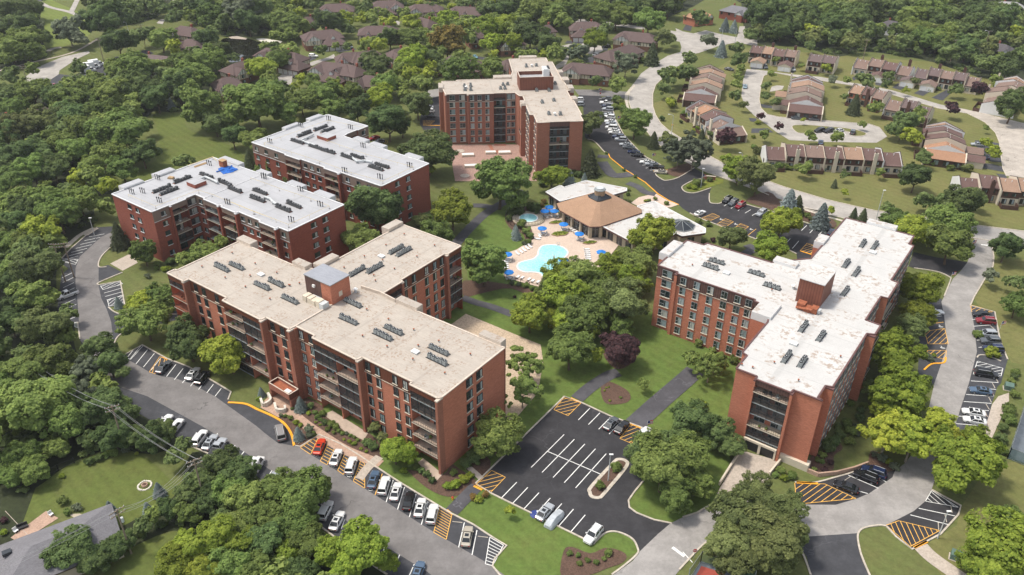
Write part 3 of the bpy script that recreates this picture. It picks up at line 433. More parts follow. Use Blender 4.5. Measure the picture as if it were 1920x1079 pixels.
gsheet('concrete_pad', [(9, (1775, 75, 1835, 55, 1835, 100, 1730, 330, 1695, 275, 1740, 120))], 'concrete', 0.02); gsheet('concrete_ramp', [(9, (332, 380, 545, 440, 490, 530, 440, 580, 330, 655, 165, 690, 210, 590))], 'concrete', 0.026)
gsheet('tennis_court', [(9, (1830, 420, 1930, 120, 2100, 150, 2100, 520))], 'court_grey', 0.02); gsheet('tennis_court', [(9, (50, 1090, 100, 1000, 400, 1100, 420, 1250, 0, 1250))], 'court_grey', 0.02); gsheet('tennis_court', [(9, (60, 1110, 105, 1030, 230, 1070, 300, 1250))], 'court_red', 0.024)
gsheet('patio', [(7, (60, 870, 260, 720, 290, 740, 330, 760, 110, 900))], 'pavers', 0.02); gsheet('patio', [(7, (380, 738, 450, 735, 545, 775, 500, 800))], 'stucco_beige', 0.021); gsheet('patio', [('lt', (1070, 1060, 1140, 1010, 1290, 975, 1400, 1040, 1500, 1075, 1430, 1100, 1200, 1120))], 'pool_deck', 0.021)
for t, c in [('f1', (400, 500, 560, 400, 760, 500, 760, 600, 1240, 860, 1420, 900, 1420, 1010, 1290, 1065, 1000, 950, 700, 745)), ('f1', (400, 610, 550, 640, 715, 795, 610, 890, 480, 945, 425, 900, 415, 820, 340, 690, 250, 620)), (8, (560, 520, 620, 460, 660, 480, 770, 560, 720, 610, 600, 640, 480, 590, 380, 500, 400, 490)), (8, (1250, 945, 1300, 922, 1400, 958, 1480, 928, 1560, 940, 1605, 970, 1580, 1012, 1500, 1040, 1400, 1079, 1240, 1100)), (8, (1460, 25, 1500, -10, 1600, 35, 1628, 80, 1600, 112, 1505, 120, 1470, 90)),
 (9, (730, 400, 800, 380, 870, 330, 900, 370, 850, 410, 850, 480, 800, 500, 700, 500)), (5, (690, 500, 930, 520, 1100, 560, 1170, 610, 1120, 625, 960, 545, 800, 570, 690, 590)), (9, (1050, 480, 1060, 380, 1150, 420, 1210, 480, 1130, 500)), (8, (680, 460, 760, 390, 840, 440, 800, 530)), (8, (0, 205, 140, 270, 230, 350, 230, 400, 180, 430, 0, 310)),
 ('pc', (205, 320, 220, 260, 290, 230, 420, 200, 520, 225, 430, 250, 300, 270, 290, 340, 430, 400, 445, 480, 380, 520, 350, 430, 260, 400)), ('lt', (1370, 780, 1450, 740, 1600, 700, 1640, 745, 1500, 825)), (6, (355, 50, 480, 0, 560, 60, 700, 110, 850, 160, 850, 205, 740, 180, 600, 140, 480, 95)), (5, (1480, 890, 1660, 890, 1640, 960, 1560, 1000, 1500, 960)), ('hb', (20, 960, 30, 950, 40, 960))]:
    sheet('planting_bed', smooth(PL(t, *c), True, 3), 'mulch', 0.018)
for t, c in [('lt', (1560, 905, 1640, 870, 1700, 890, 1800, 830, 1900, 850, 1900, 880, 1790, 915, 1650, 955, 1580, 950)), ('lt', (1150, 1030, 1240, 1010, 1330, 1030, 1320, 1060, 1180, 1065))]: sheet('flower_bed', PL(t, *c), 'flowers', 0.06)
# ----- pool terrace
PT = PL('pc', 560, 205, 480, 235, 420, 290, 415, 380, 445, 470, 300, 560, 215, 590, 190, 640, 195, 780, 330, 825, 480, 865, 640, 930, 900, 930, 990, 700, 1150, 500, 1060, 470, 880, 430, 650, 290, 610, 215)
sheet('pool_terrace', PT, 'pool_deck', 0.03)
PW = smooth(PL('pc', 480, 565, 510, 533, 580, 524, 650, 533, 700, 560, 716, 590, 700, 620, 660, 645, 670, 690, 710, 750, 700, 810, 640, 850, 570, 845, 520, 790, 490, 758, 440, 748, 370, 747, 320, 728, 303, 700, 320, 672, 370, 655, 430, 640, 468, 610))
sheet('pool_water', PW, 'pool_water', 0.05); kerb(PW, 'plastic_white', 0.4, 0.27, True)
# ----- painted markings (paint sheets, one object per lot)
PAINT = MB()
def pline(a, b, w=0.17, mat='paint_white', z=0.088):
    a = Vector(a[:2]); b = Vector(b[:2]); d = (b-a).normalized(); n = Vector((-d.y, d.x))*w/2
    PAINT.face([(*(a+n), z), (*(a-n), z), (*(b-n), z), (*(b+n), z)], mat)
def stalls(t, l0, l1, n, mat='paint_white', w=0.17):
    a0, b0 = PL(t, *l0); a1, b1 = PL(t, *l1)
    for i in range(n): k = i/(n-1) if n > 1 else 0; pline(a0.lerp(a1, k), b0.lerp(b1, k), w, mat)
def hatch(t, q, n, mat='paint_yellow', w=0.13, mode='BD'):
    A, B, C, D = PL(t, *q); Q = [A, B, C, D]
    for e, f in ((A, B), (B, C), (C, D), (D, A)): pline(e, f, w, mat, 0.0915)
    if mode == 'L':
        for i in range(1, n+1): k = i/(n+1); pline(A.lerp(B, k), D.lerp(C, k), w, mat)
        return
    d = ((C-A) if mode == 'AC' else (B-D)).normalized(); nn = Vector((-d.y, d.x)); ks = [p.dot(nn) for p in Q]; k = min(ks)+.55
    while k < max(ks)-.3:
        hit = []
        for i in range(4):
            a, b = Q[i], Q[(i+1) % 4]; x, y = a.dot(nn)-k, b.dot(nn)-k
            if (x < 0) != (y < 0): hit.append(a.lerp(b, x/(x-y)))
        if len(hit) == 2: pline(hit[0], hit[1], w, mat)
        k += 1.0
for a in [(4, (500, 255, 588, 238), (350, 388, 440, 362), 7), (4, (350, 485, 410, 455), (375, 725, 437, 700), 9), (4, (578, 552, 685, 522), (600, 610, 692, 585), 4), (4, (765, 970, 830, 890), (1210, 1152, 1245, 1107), 11), (7, (1170, 350, 1225, 283), (1590, 640, 1640, 568), 9), (8, (0, 820, 20, 765), (380, 1090, 410, 1020), 6),
 (8, (252, 670, 292, 545), (450, 797, 487, 668), 4), (8, (660, 925, 692, 785), (735, 968, 763, 828), 2), (8, (1333, 208, 1398, 142), (1506, 287, 1570, 222), 4), (8, (1068, 475, 1253, 290), (1318, 590, 1490, 398), 5), (8, (898, 650, 987, 558), (1287, 842, 1372, 742), 7), (8, (1160, 385, 1470, 518), (1160, 385, 1470, 518), 1),
 (9, (860, 572, 1040, 622), (930, 518, 1100, 592), 2), (9, (1280, 742, 1495, 797), (1327, 705, 1530, 748), 2), (9, (1095, 530, 1145, 557), (1095, 530, 1145, 557), 1), ('r1', (640, 180, 828, 165), (695, 415, 885, 402), 5), ('r1', (630, 697, 862, 712), (505, 1058, 740, 1075), 7), ('r1', (200, 178, 385, 150), (200, 178, 385, 150), 1), ('r1', (345, 104, 383, 98), (345, 104, 383, 98), 1),
 (6, (232, 82, 262, 62), (390, 135, 425, 115), 5), (6, (575, 192, 605, 168), (762, 247, 793, 213), 5), (6, (568, 305, 605, 265), (617, 320, 653, 278), 2), ('lt', (782, 122, 890, 126), (852, 412, 960, 420), 13), ('lt', (865, 435, 975, 440), (1200, 748, 1310, 732), 14), ('lt', (1240, 768, 1340, 752), (1240, 768, 1340, 752), 1), ('lt', (570, 150, 640, 152), (580, 185, 640, 187), 3),
 (3, (745, 735, 760, 752), (935, 745, 950, 765), 7), (9, (0, 950, 55, 1010), (0, 950, 55, 1010), 1)]: stalls(*a)
pline(*PL(8, 1862, 925, 1930, 975), 0.6); pline(*PL(6, 1678, 298, 1735, 305), 0.6); pline(*PL(6, 1640, 262, 1740, 278), 0.15)
for a in [(8, (190, 630, 230, 510)), ('r1', (240, 222, 400, 202)), ('e1', (1215, 250, 1305, 180))]: p = PL(a[0], *a[1]); pline(p[0], p[1], 0.17, 'paint_yellow')
for t, q, n, mt in [(7, (1690, 364, 1795, 293, 1797, 293, 1748, 402), 5, 0), (7, (1802, 440, 1850, 330, 1890, 350, 1840, 460), 6, 0), (8, (-20, 492, 25, 385, 55, 402, 12, 515), 6, 0), (8, (68, 552, 108, 440, 130, 452, 132, 592), 7, 0), (8, (520, 840, 555, 700, 622, 740, 590, 880), 9, 0), (8, (810, 1018, 835, 868, 912, 912, 852, 1028), 7, 1), (8, (1252, 82, 1348, 112, 1275, 184, 1195, 150), 6, 0), (8, (1630, 230, 1695, 262, 1632, 340, 1567, 312), 6, 0), (8, (845, 492, 923, 530, 838, 618, 757, 572), 6, 0),
 (9, (630, 562, 800, 568, 975, 650, 640, 682), 7, 0), (9, (1145, 800, 1215, 775, 1445, 830, 1280, 920), 6, 0), (9, (1365, 665, 1400, 605, 1550, 700, 1500, 690), 5, 1), ('r1', (628, 55, 640, 125, 815, 115, 720, 80), 6, 0), ('r1', (685, 530, 650, 640, 885, 655, 900, 590), 6, 1), ('r1', (240, 280, 410, 255, 440, 385, 270, 385), 8, 0), ('r1', (240, 440, 425, 440, 415, 520, 350, 500), 5, 0),
 ('e1', (820, 5, 895, 40, 800, 85, 690, 60), 6, 0), ('e1', (960, 65, 1050, 100, 945, 170, 860, 130), 6, 0), ('e1', (1130, 120, 1220, 155, 1130, 215, 1045, 180), 6, 0), ('e2', (560, 340, 645, 370, 600, 465, 480, 425), 6, 0), (4, (340, 392, 350, 378, 440, 382, 425, 410), 5, 1), (4, (565, 530, 675, 505, 690, 520, 580, 552), 6, 1), (4, (605, 612, 695, 580, 700, 625, 614, 645), 6, 1), (4, (690, 925, 800, 864, 805, 868, 735, 945), 6, 1), (4, (840, 1015, 900, 928, 940, 945, 872, 1025), 6, 0), (4, (420, 735, 440, 735, 445, 770, 420, 760), 2, 1),
 (2, (460, 680, 525, 682, 495, 710, 462, 708), 6, 0), ('lt', (1270, 770, 1290, 800, 1380, 780, 1400, 760), 3, 0), ('k2', (1310, 340, 1440, 320, 1450, 350, 1320, 375), 7, 0)]: hatch(t, q, n, 'paint_white' if mt else 'paint_yellow', mode='L' if (t in (7, 'k2', 2) or (t == 8 and q[0] < 800 and mt == 0 and q[0] != 845) or q[0] in (810, 420)) else 'BD')
for t, x, y in [(7, 1780, 400), (7, 1873, 460), (8, 45, 515), (8, 165, 592), ('e1', 912, 68), ('e1', 1075, 122), ('e1', 1248, 180), ('r1', 372, 233), ('r1', 388, 412), ('lt', 1285, 783)]:   # accessible bay symbols
    c = W(t, x, y).to_2d(); pline(c+Vector((-.45, -.1)), c+Vector((.35, -.3)), .16); pline(c+Vector((-.1, .5)), c+Vector((0, -.2)), .16); pline(c+Vector((.3, -.3)), c+Vector((.55, -.6)), .15); pline(c+Vector((-.5, -.2)), c+Vector((-.2, -.6)), .15); pline(c+Vector((-.2, -.6)), c+Vector((.3, -.65)), .15)
for a in [(8, (1290, 85, 1348, 110)), (8, (1625, 228, 1690, 254)), (8, (745, 580, 792, 602)), (8, (593, 715, 627, 742)), (4, (915, 930, 945, 945)), ('e2', (480, 427, 610, 468)), (2, (500, 708, 560, 708))]: kerb(PL(a[0], *a[1]), 'kerb_yellow', 0.45, 0.14)
o = struct('painted_markings', PAINT.mesh('painted_markings')); struct('kerbs', KERB.mesh('kerbs'))
for a in [(8, (625, 779, 680, 785)), (8, (765, 862, 828, 869)), ('r1', (795, 232, 838, 270)), ('r1', (810, 712, 835, 760)), ('r1', (780, 832, 805, 880)), ('r1', (757, 890, 788, 942)), ('r1', (750, 955, 770, 1000)), ('r1', (840, 672, 858, 705)), ('r1', (808, 790, 822, 820)), (9, (1508, 690, 1515, 730)), (9, (1475, 740, 1485, 785)), (9, (1437, 785, 1440, 825)), (9, (915, 545, 940, 528))]:
    p = PL(a[0], *a[1]); c = (p[0]+p[1])/2; d = (p[1]-p[0]).normalized()
    mb = MB(); mb.loft([[(-.95*s0+.0, -.09, .02), (-.95*s0, .09, .02), (-.95*s0, .05, .13), (-.95*s0, -.05, .13)] for s0 in (1, -1)], 'kerb_concrete')
    thing('wheel_stop', 'pale concrete wheel stop in bay', 'wheel stop', (c.x, c.y, 0), math.atan2(d.y, d.x), 'wheel stops in the parking bays', mb.mesh('wheel_stop'))
# ---------------------------------------------------------------- windows shared by every facade
_WIN = {}
def window_meshes(w, h, frame='metal_dark', sill='trim_cream'):
    k = (round(w, 2), round(h, 2), frame, sill)
    if k in _WIN: return _WIN[k]
    f = MB(); t = 0.09; d = 0.10
    f.box(-w/2, -d, 0, -w/2+t, 0.02, h, frame); f.box(w/2-t, -d, 0, w/2, 0.02, h, frame); f.box(-w/2+t, -d, h-t, w/2-t, 0.02, h, frame); f.box(-w/2+t, -d, 0, w/2-t, 0.02, t, frame)
    f.box(-0.04, -d*.9, t, 0.04, 0.02, h-t, frame)
    if sill: f.box(-w/2-0.08, -0.22, -0.14, w/2+0.08, 0.02, -0.002, sill)
    if h > 1.8: f.box(-w/2+t, -d*.95, h*.42, -0.04, 0.02, h*.42+.07, frame)
    g = MB(); g.face([(-w/2+t, -0.035, t), (w/2-t, -0.035, t), (w/2-t, -0.035, h-t), (-w/2+t, -0.035, h-t)], 'pane_glass')
    _WIN[k] = (f.mesh('window'), g.mesh('pane'), f, g); return _WIN[k]
class Block:
    """a building in its own frame: origin (u0,v0) of the survey grid, turned by yaw"""
    def __init__(s, name, label, cat, u0, v0, yaw, group=None):
        p = rot2((u0, v0), yaw); s.u0, s.v0, s.yaw = u0, v0, yaw
        s.root = thing(name, label, cat, (p.x, p.y, 0), yaw, group); s.wins = []; s.wall = MB(); s.roof = MB(); s.clad = MB(); s.coping = MB(); s.nb = 0
    def L(s, u, v): return Vector((u-s.u0, v-s.v0))
    def world(s, p): q = rot2((p[0], p[1]), s.yaw); return Vector((q.x+s.root.location.x, q.y+s.root.location.y, p[2] if len(p) > 2 else 0))
    def win(s, p, ang, w, h, frame='metal_dark', sill='trim_cream'): s.wins.append((Vector(p), ang, w, h, frame, sill))
    def flush(s, cap=100):
        def score(x):
            p, a = x[0], x[1]; wp = s.world(p); n = rot2((math.sin(a), -math.cos(a)), s.yaw); v = Vector((0, 0, CAMH))-wp
            fac = (n.x*v.x+n.y*v.y)/v.length
            X, Y, dd = proj(wp); ins = -60 < X < 1980 and -60 < Y < 1140
            return -(fac/v.length*(1 if ins else .05)) if fac > 0 else 1
        ws = sorted(s.wins, key=score); rest = MB()
        for i, x in enumerate(ws):
            p, a, w, h, fr, si = x; me, mg, f, g = window_meshes(w, h, fr, si)
            if i < cap and score(x) <= 0:
                o = link('window', me, s.root, p, a); link('pane', mg, o)
            else:
                ca, sa = math.cos(a), math.sin(a)
                for mbx in (f, g):
                    for fc, mi in zip(mbx.f, mbx.m): rest.face([(p.x+mbx.v[k][0]*ca-mbx.v[k][1]*sa, p.y+mbx.v[k][0]*sa+mbx.v[k][1]*ca, p.z+mbx.v[k][2]) for k in fc], mbx.mats[mi])
        if rest.f: link('window', rest.mesh('window'), s.root)['kind'] = 'stuff'
        for nme, mb in (('wall', s.wall), ('roof', s.roof), ('cladding', s.clad), ('coping', s.coping)): part(nme, mb, s.root, nme == 'roof')
def build(bl, poly, specs, H, floors, brick_m, clad_m, roof_m, cop_m, base=0.0, ww=1.3, wh=2.05, deck=('deck_beige',), fascia=1.35, frame='metal_dark', sill='trim_cream', topband=None, z0=0.6):
    """outer outline with one spec per edge: P plain brick, C clad top, W windows (clad top floor), w windows in plain brick, B balcony bay"""
    P = [bl.L(*p) for p in poly]; n = len(P); hf = (H-0.5)/floors; tb = topband or hf
    bl.roof.face([(p.x, p.y, H) for p in P], roof_m)
    Wl = bl.wall
    for i in range(n):
        a, b = P[i], P[(i+1) % n]; sp = specs[i]; k = sp[0]; d = (b-a); ln = d.length; d = d/ln; nn = Vector((d.y, -d.x)); ang = math.atan2(d.y, d.x)
        bl.coping.obox(a+nn*.03-d*.0, b+nn*.03, 0.36, H-0.04, H+0.16, cop_m)
        if k != 'B':
            Wl.face([(*a, base), (*b, base), (*b, H), (*a, H)], brick_m)
            if k in 'WC':
                cm_ = MB(); cm_.obox(a+nn*0.02, b+nn*0.02, 0.16, H-tb-0.15, H-0.05, clad_m); part('cladding', cm_, bl.root)
                if k == 'W' and sill: bl.coping.obox(a+nn*0.10, b+nn*0.10, 0.12, H-tb-0.27, H-tb-0.13, sill)
            if k in 'Ww':
                w_, h_ = (sp[2], sp[3]) if len(sp) > 3 else (ww, wh)
                for t in sp[1]:
                    for f in range(floors):
                        if f == 0 and len(sp) > 4: continue
                        q = a+d*t+nn*(0.11 if (k == 'W' and f == floors-1) else 0.02); bl.win((q.x, q.y, z0+f*hf+(hf-h_)*.42), ang, w_, h_, frame, sill)
        else:
            pat = sp[1]; dep = sp[2] if len(sp) > 2 else 1.9
            ia, ib = a-nn*dep, b-nn*dep; ztop = H-fascia
            Wl.face([(*a, base), (*ia, base), (*ia, ztop), (*a, ztop)], brick_m); Wl.face([(*ia, base), (*ib, base), (*ib, ztop), (*ia, ztop)], brick_m); Wl.face([(*ib, base), (*b, base), (*b, ztop), (*ib, ztop)], brick_m)
            cm_ = MB(); cm_.prism([a-nn*.12, b-nn*.12, b+nn*.06, a+nn*.06], ztop, H-0.05, clad_m, bottom=True); part('cladding', cm_, bl.root)
            Wl.face([(*a, ztop), (*b, ztop), (*ib, ztop), (*ia, ztop)], 'trim_cream')
            nw = max(1, int(ln//3.4)); halves = 2 if ln > 10 else 1
            if halves == 2:
                mid = (a+b)/2; Wl.obox(mid-nn*(dep-.01), mid-nn*.05, .3, base, ztop-.01, brick_m)
            for f in range(floors):
                z = z0+f*hf-0.1; zt = min(z+hf, ztop)
                for j in range(nw):
                    q = ia+d*ln*(j+.5)/nw+nn*.02; bl.win((q.x, q.y, z+.12), ang, min(2.3, ln/nw-.5), 2.1, frame, None)
                for hfi in range(halves):
                    s0, s1 = ln*hfi/halves, ln*(hfi+1)/halves; c = pat[(floors-1-f) % len(pat)] if halves == 1 else pat[((floors-1-f)*2+hfi) % len(pat)]
                    out = .35 if c == 'o' else .05
                    A = a+d*(s0+.05)+nn*out; B = a+d*(s1-.05)+nn*out; ii = a+d*(s0+.05)-nn*(dep-.02); jj = a+d*(s1-.05)-nn*(dep-.02)
                    m = MB(); dm = deck[(f*3+hfi+i) % len(deck)]
                    if f > 0: m.prism([ii, jj, B, A], z-.12, z+.08, 'trim_cream' if c == 'o' else 'metal_dark', dm, True)
                    if c == 'o' and f > 0:
                        bc = link('balcony', m.mesh('balcony'), bl.root); r = MB()
                        r.obox(A-nn*.05, B-nn*.05, .05, z+1.08, z+1.14, 'metal_dark'); r.obox(A-nn*.05, B-nn*.05, .04, z+.2, z+.24, 'metal_dark')
                        np_ = max(2, int((B-A).length/0.45))
                        for q in range(np_+1): pp = A.lerp(B, q/np_)-nn*.05; r.box(pp.x-.022, pp.y-.022, z+.08, pp.x+.022, pp.y+.022, z+1.08, 'metal_dark')
                        link('railing', r.mesh('railing'), bc)
                        m2 = MB(); rr = random.Random(i*31+f*7+hfi)          # chairs, planters and tables that stand on the deck
                        for q in range(rr.randint(1, 4)):
                            pp = ii.lerp(jj, rr.uniform(.1, .9)).lerp(A.lerp(B, rr.uniform(.1, .9)), rr.uniform(.4, .8)); s_ = rr.uniform(.22, .4); col = rr.choice(['plastic_white', 'metal_dark', 'metal_grey', 'leaf_mid', 'leaf_dark', 'rust'])
                            if rr.random() < .75: BALC.append((bl, pp.copy(), z+.082, s_, col, rr.random()*3))
                    elif f > 0 and m.f: bc = link('balcony', m.mesh('balcony'), bl.root)
                    if c == 's':
                        r = MB(); A2 = a+d*(s0+.05)-nn*.02; B2 = a+d*(s1-.05)-nn*.02
                        r.face([(*A2, z+.08), (*B2, z+.08), (*B2, zt-.02), (*A2, zt-.02)], 'screen_mesh')
                        nm = max(2, int((B2-A2).length/1.7))
                        for q in range(nm+1): pp = A2.lerp(B2, q/nm)+nn*.02; r.box(pp.x-.05, pp.y-.05, z+.08, pp.x+.05, pp.y+.05, zt-.02, 'metal_dark')
                        r.obox(A2+nn*.02, B2+nn*.02, .07, z+1.0, z+1.1, 'metal_dark'); r.obox(A2+nn*.03, B2+nn*.03, .09, z-.1, z+.12, 'metal_grey')
                        link('screen', r.mesh('screen'), bl.root)
BALC = []
def rbox(bl, u0, v0, u1, v1, H, up=0.9, body='brick_pier', top='roof_tan', side='coping_tan'):   # raised block on the roof edge
    a = bl.L(u0, v0); b = bl.L(u1, v1); bl.wall.box(a.x, a.y, 0, b.x, b.y, H-1.2, body); bl.roof.box(a.x-.05, a.y-.05, H-1.2, b.x+.05, b.y+.05, H+up, side, top)
def pier(bl, u0, v0, u1, v1, H, mat='brick_pier', cop='coping_tan'):
    a = bl.L(u0, v0); b = bl.L(u1, v1); bl.wall.box(a.x, a.y, 0, b.x, b.y, H-.35, mat); bl.coping.box(a.x-.04, a.y-.04, H-.35, b.x+.04, b.y+.04, H-.05, cop)
# ----- A: near block with tan roof
HA = 18.9
A = Block('apartment_building', 'large brick apartment block with flat tan roof beside the empty car park', 'apartment building', -123, 90, YAW)
polyA = [(-164.5, 88.2), (-158.2, 88.2), (-158.0, 89.6), (-144.1, 89.6), (-144.0, 88.3), (-131.0, 88.3), (-130.8, 89.6), (-123.2, 89.6), (-123.1, 91.2), (-117.0, 91.2), (-116.9, 90.3), (-103.9, 90.3), (-103.7, 91.6), (-90.0, 91.6), (-89.9, 90.7), (-82.9, 90.7), (-82.4, 91.4), (-82.4, 111.3),
 (-106.0, 110.9), (-117.3, 111.6), (-117.3, 118.4), (-118.1, 118.6), (-118.1, 134.3), (-117.3, 134.9), (-117.3, 140.0), (-137.1, 140.0), (-137.1, 110.4), (-143.5, 108.4), (-163.8, 108.2), (-163.8, 90.4), (-164.5, 90.2)]
spA = [('B', 'soooso'), ('P',), ('W', [2.2, 5.2, 10.0]), ('P',), ('B', 'osossossooso'), ('P',), ('W', [2.0, 5.2]), ('P',), ('W', [1.6, 4.6]), ('P',), ('B', 'sssoosososoo'), ('P',), ('W', [1.6, 4.3, 9.0, 11.8]), ('P',), ('B', 'ssoooo'), ('P',), ('w', [8.2, 11.4], 1.9, 2.0),
 ('C',), ('P',), ('B', 'sossos'), ('P',), ('W', [1.4, 4.4, 9.0, 12.0, 14.6]), ('P',), ('B', 'soosso'), ('P',), ('P',), ('P',), ('C',), ('P',), ('P',), ('P',)]
build(A, polyA, spA, HA, 6, 'brick_orange', 'cladding_brown', 'roof_tan', 'coping_tan', deck=('deck_rust', 'deck_beige', 'deck_beige'))
for q in [(-164.4, 108.2, -159.1, 110.4), (-144, 108.6, -139.5, 110.7), (-112.3, 110.9, -106.1, 112.8), (-89, 111.3, -83.4, 113.1), (-139.4, 134.7, -137, 140.1), (-139.3, 111, -137, 117.2)]: rbox(A, *q, HA)
for q in [(-158.6, 87.9, -158.0, 89.6), (-131.1, 87.9, -130.4, 90), (-123.5, 89.0, -122.7, 91.3), (-104.0, 90.0, -103.3, 91.8), (-82.9, 89.9, -82.3, 91.5), (-118.2, 117.9, -117.0, 118.7), (-118.2, 134.2, -117.0, 135.0)]: pier(A, *q, HA)
pa = A.L(-131.1, 101.6); pb = A.L(-122.8, 107.3)
ph = MB(); ph.box(pa.x, pa.y, HA, pa.x+5.2, pb.y, HA+5, 'cladding_dark'); ph.box(pa.x+5.2, pa.y-.01, HA, pb.x, pb.y, HA+5, 'brick_orange'); ph.box(pa.x-.15, pa.y-.15, HA+5, pb.x+.15, pb.y+.15, HA+5.2, 'metal_grey', 'roof_grey')
pho = part('penthouse', ph, A.root)
pl = MB(); pl.box(pb.x, pa.y+2.2, HA+1.2, pb.x+.06, pa.y+3.2, HA+2.4, 'trim_cream'); part('vent', pl, pho)
pl = MB(); pl.box(pa.x+2.6, pa.y-.4, HA+2.9, pa.x+3.3, pa.y-.01, HA+3.5, 'plastic_white'); part('vent', pl, pho)
A.coping.obox(A.L(-123, 90.5), A.L(-123, 108.5), .35, HA, HA+.22, 'coping_tan'); A.coping.obox(A.L(-122.8, 110.6), A.L(-117.5, 111.3), .3, HA, HA+.8, 'coping_tan'); A.coping.obox(A.L(-117.5, 111.3), A.L(-112.5, 110.9), .3, HA, HA+.8, 'coping_tan')
A.wall.prism([A.L(-123.2, 90.2), A.L(-122.4, 90.2), A.L(-122.4, 91.2), A.L(-123.2, 91.2)], 0, HA-.1, 'brick_pier')
A.flush()
# ----- C: lower red block with tarpaulin on its roof
HC = 16.0
Cb = Block('apartment_building', 'dark red brick apartment block with white roof and blue tarpaulin', 'apartment building', -192, 125, YAW)
polyC = [(-221.7, 108.2), (-202.1, 108.2), (-202.1, 113.6), (-201.7, 113.8), (-201.7, 118.8), (-202.3, 119.0), (-202.3, 122.5), (-197.7, 122.5), (-197.6, 121.9), (-191.0, 121.9), (-190.9, 122.4), (-189.6, 122.4), (-189.5, 121.8), (-183.1, 121.8), (-183.0, 122.7), (-173.6, 122.7), (-173.5, 122.1), (-166.9, 122.1), (-166.8, 123.1), (-162.8, 123.1), (-162.8, 143.3), (-200.6, 143.3), (-221.7, 142.8)]
spC = [('w', [8.3, 12.2], 1.7, 1.35), ('W', [3.2]), ('P',), ('B', 'oooso'), ('P',), ('W', [1.8], 2.6, 1.9), ('W', [2.2]), ('P',), ('B', 'ooooo'), ('P',), ('P',), ('P',), ('B', 'oosoo'), ('P',), ('W', [1.7, 4.6, 7.6]), ('P',), ('B', 'ooooo'), ('P',), ('W', [2.0]), ('w', [8.6, 12.8], 1.9, 1.5), ('C',), ('C',), ('P',)]
build(Cb, polyC, spC, HC, 5, 'brick_red', 'cladding_taupe', 'roof_membrane', 'coping_white', ww=1.5, wh=1.35, fascia=1.6, sill='trim_white', deck=('deck_beige', 'deck_beige', 'metal_grey'))
for q in [(-224.3, 112, -221.6, 118.5), (-224.2, 122.8, -221.6, 129.2), (-218.2, 142.9, -209, 145.2), (-200.8, 143.3, -196, 145.3), (-186.8, 143.3, -180.6, 145.4), (-175.1, 143.3, -168.6, 145.6)]: rbox(Cb, *q, HC, .6, 'brick_red', 'roof_membrane', 'trim_white')
for q in [(-202.2, 113.4, -201.3, 113.9), (-191.3, 121.5, -190.6, 122.6), (-183.4, 121.4, -182.7, 122.9), (-167.1, 121.7, -166.5, 123.2)]: pier(Cb, *q, HC, 'brick_red', 'coping_white')
hm = MB(); q = Cb.L(-209.6, 124.9); hm.box(q.x, q.y, HC, q.x+4, q.y+4, HC+1.2, 'brick_red', 'roof_membrane'); part('roof_hatch', hm, Cb.root)
sm_ = Cb.L(-198.2, 122.6); Cb.coping.obox(sm_, sm_+Vector((0, 20.5)), .2, HC, HC+.12, 'coping_white'); Cb.flush()
# ----- B: block behind C
Bb = Block('apartment_building', 'dark red brick apartment block with white roof half hidden by trees', 'apartment building', -192, 170, YAW)
polyB = [(-221.9, 158.6), (-205, 158.6), (-204.9, 158.0), (-198, 158.0), (-197.9, 158.6), (-186.9, 158.6), (-186.8, 158.0), (-180.4, 158.0), (-180.3, 158.9), (-163.4, 158.9), (-163.1, 159.4), (-163.1, 180.2), (-201.9, 180.8), (-202.0, 182.3), (-202.4, 182.5), (-202.4, 187.6), (-202.0, 187.8), (-202.0, 192.7), (-221.6, 192.5), (-221.9, 192)]
spB = [('W', [2.2, 7.0, 12.0]), ('P',), ('B', 'ooooo'), ('P',), ('W', [2, 5, 8]), ('P',), ('B', 'ooooo'), ('P',), ('W', [3.0, 7.6, 12]), ('P',), ('w', [6.2, 11], 1.8, 1.5), ('C',), ('P',), ('P',), ('B', 'ooooo'), ('P',), ('W', [2.4]), ('P',), ('P',), ('P',)]
build(Bb, polyB, spB, HC, 5, 'brick_red', 'cladding_taupe', 'roof_membrane', 'coping_white', ww=1.5, wh=1.35, fascia=1.6, sill='trim_white')
for q in [(-223.7, 173, -221.8, 179.6), (-223.8, 184, -221.6, 190), (-197, 180.6, -191.4, 182.8), (-189.2, 180.5, -183.2, 182.6), (-173.4, 180.4, -167.2, 182.4)]: rbox(Bb, *q, HC, .6, 'brick_red', 'roof_membrane', 'trim_white')
hm = MB(); q = Bb.L(-207.5, 174.2); hm.box(q.x, q.y, HC, q.x+5, q.y+4, HC+1.1, 'brick_red', 'roof_membrane'); part('roof_hatch', hm, Bb.root); pier(Bb, -180.7, 157.7, -180.0, 159, HC, 'brick_red', 'coping_white')
Bb.flush()
# ----- E: white-roofed block on the right
HE = 17.6
Eb = Block('apartment_building', 'brick apartment block with rust stained white roof above the garage ramp', 'apartment building', -35, 134, YAW)
polyE = [(-73.9, 163.0), (-68.5, 163.0), (-68.3, 162.2), (-48.6, 162.2), (-48.5, 161.4), (-44.6, 161.4), (-42.8, 155.0), (-42.8, 140.9), (-41.6, 140.4), (-41.6, 134.9), (-37.2, 134.9), (-37.1, 133.9), (-30.0, 133.9), (-29.9, 135.0), (-24.2, 135.0), (-25.3, 135.5), (-25.3, 140.0), (-24.0, 140.5), (-24.0, 163.4), (-22.5, 164.1), (-22.5, 168.4), (-25.8, 168.6), (-25.8, 180.8), (-24.2, 181.0), (-24.2, 189.6), (-25.9, 189.9), (-25.9, 211.2), (-27.2, 211.5), (-27.2, 217.0), (-44.8, 217.0), (-44.8, 188.9), (-52.0, 181.0), (-69, 180.8), (-69.3, 179.4), (-73.9, 179.2)]
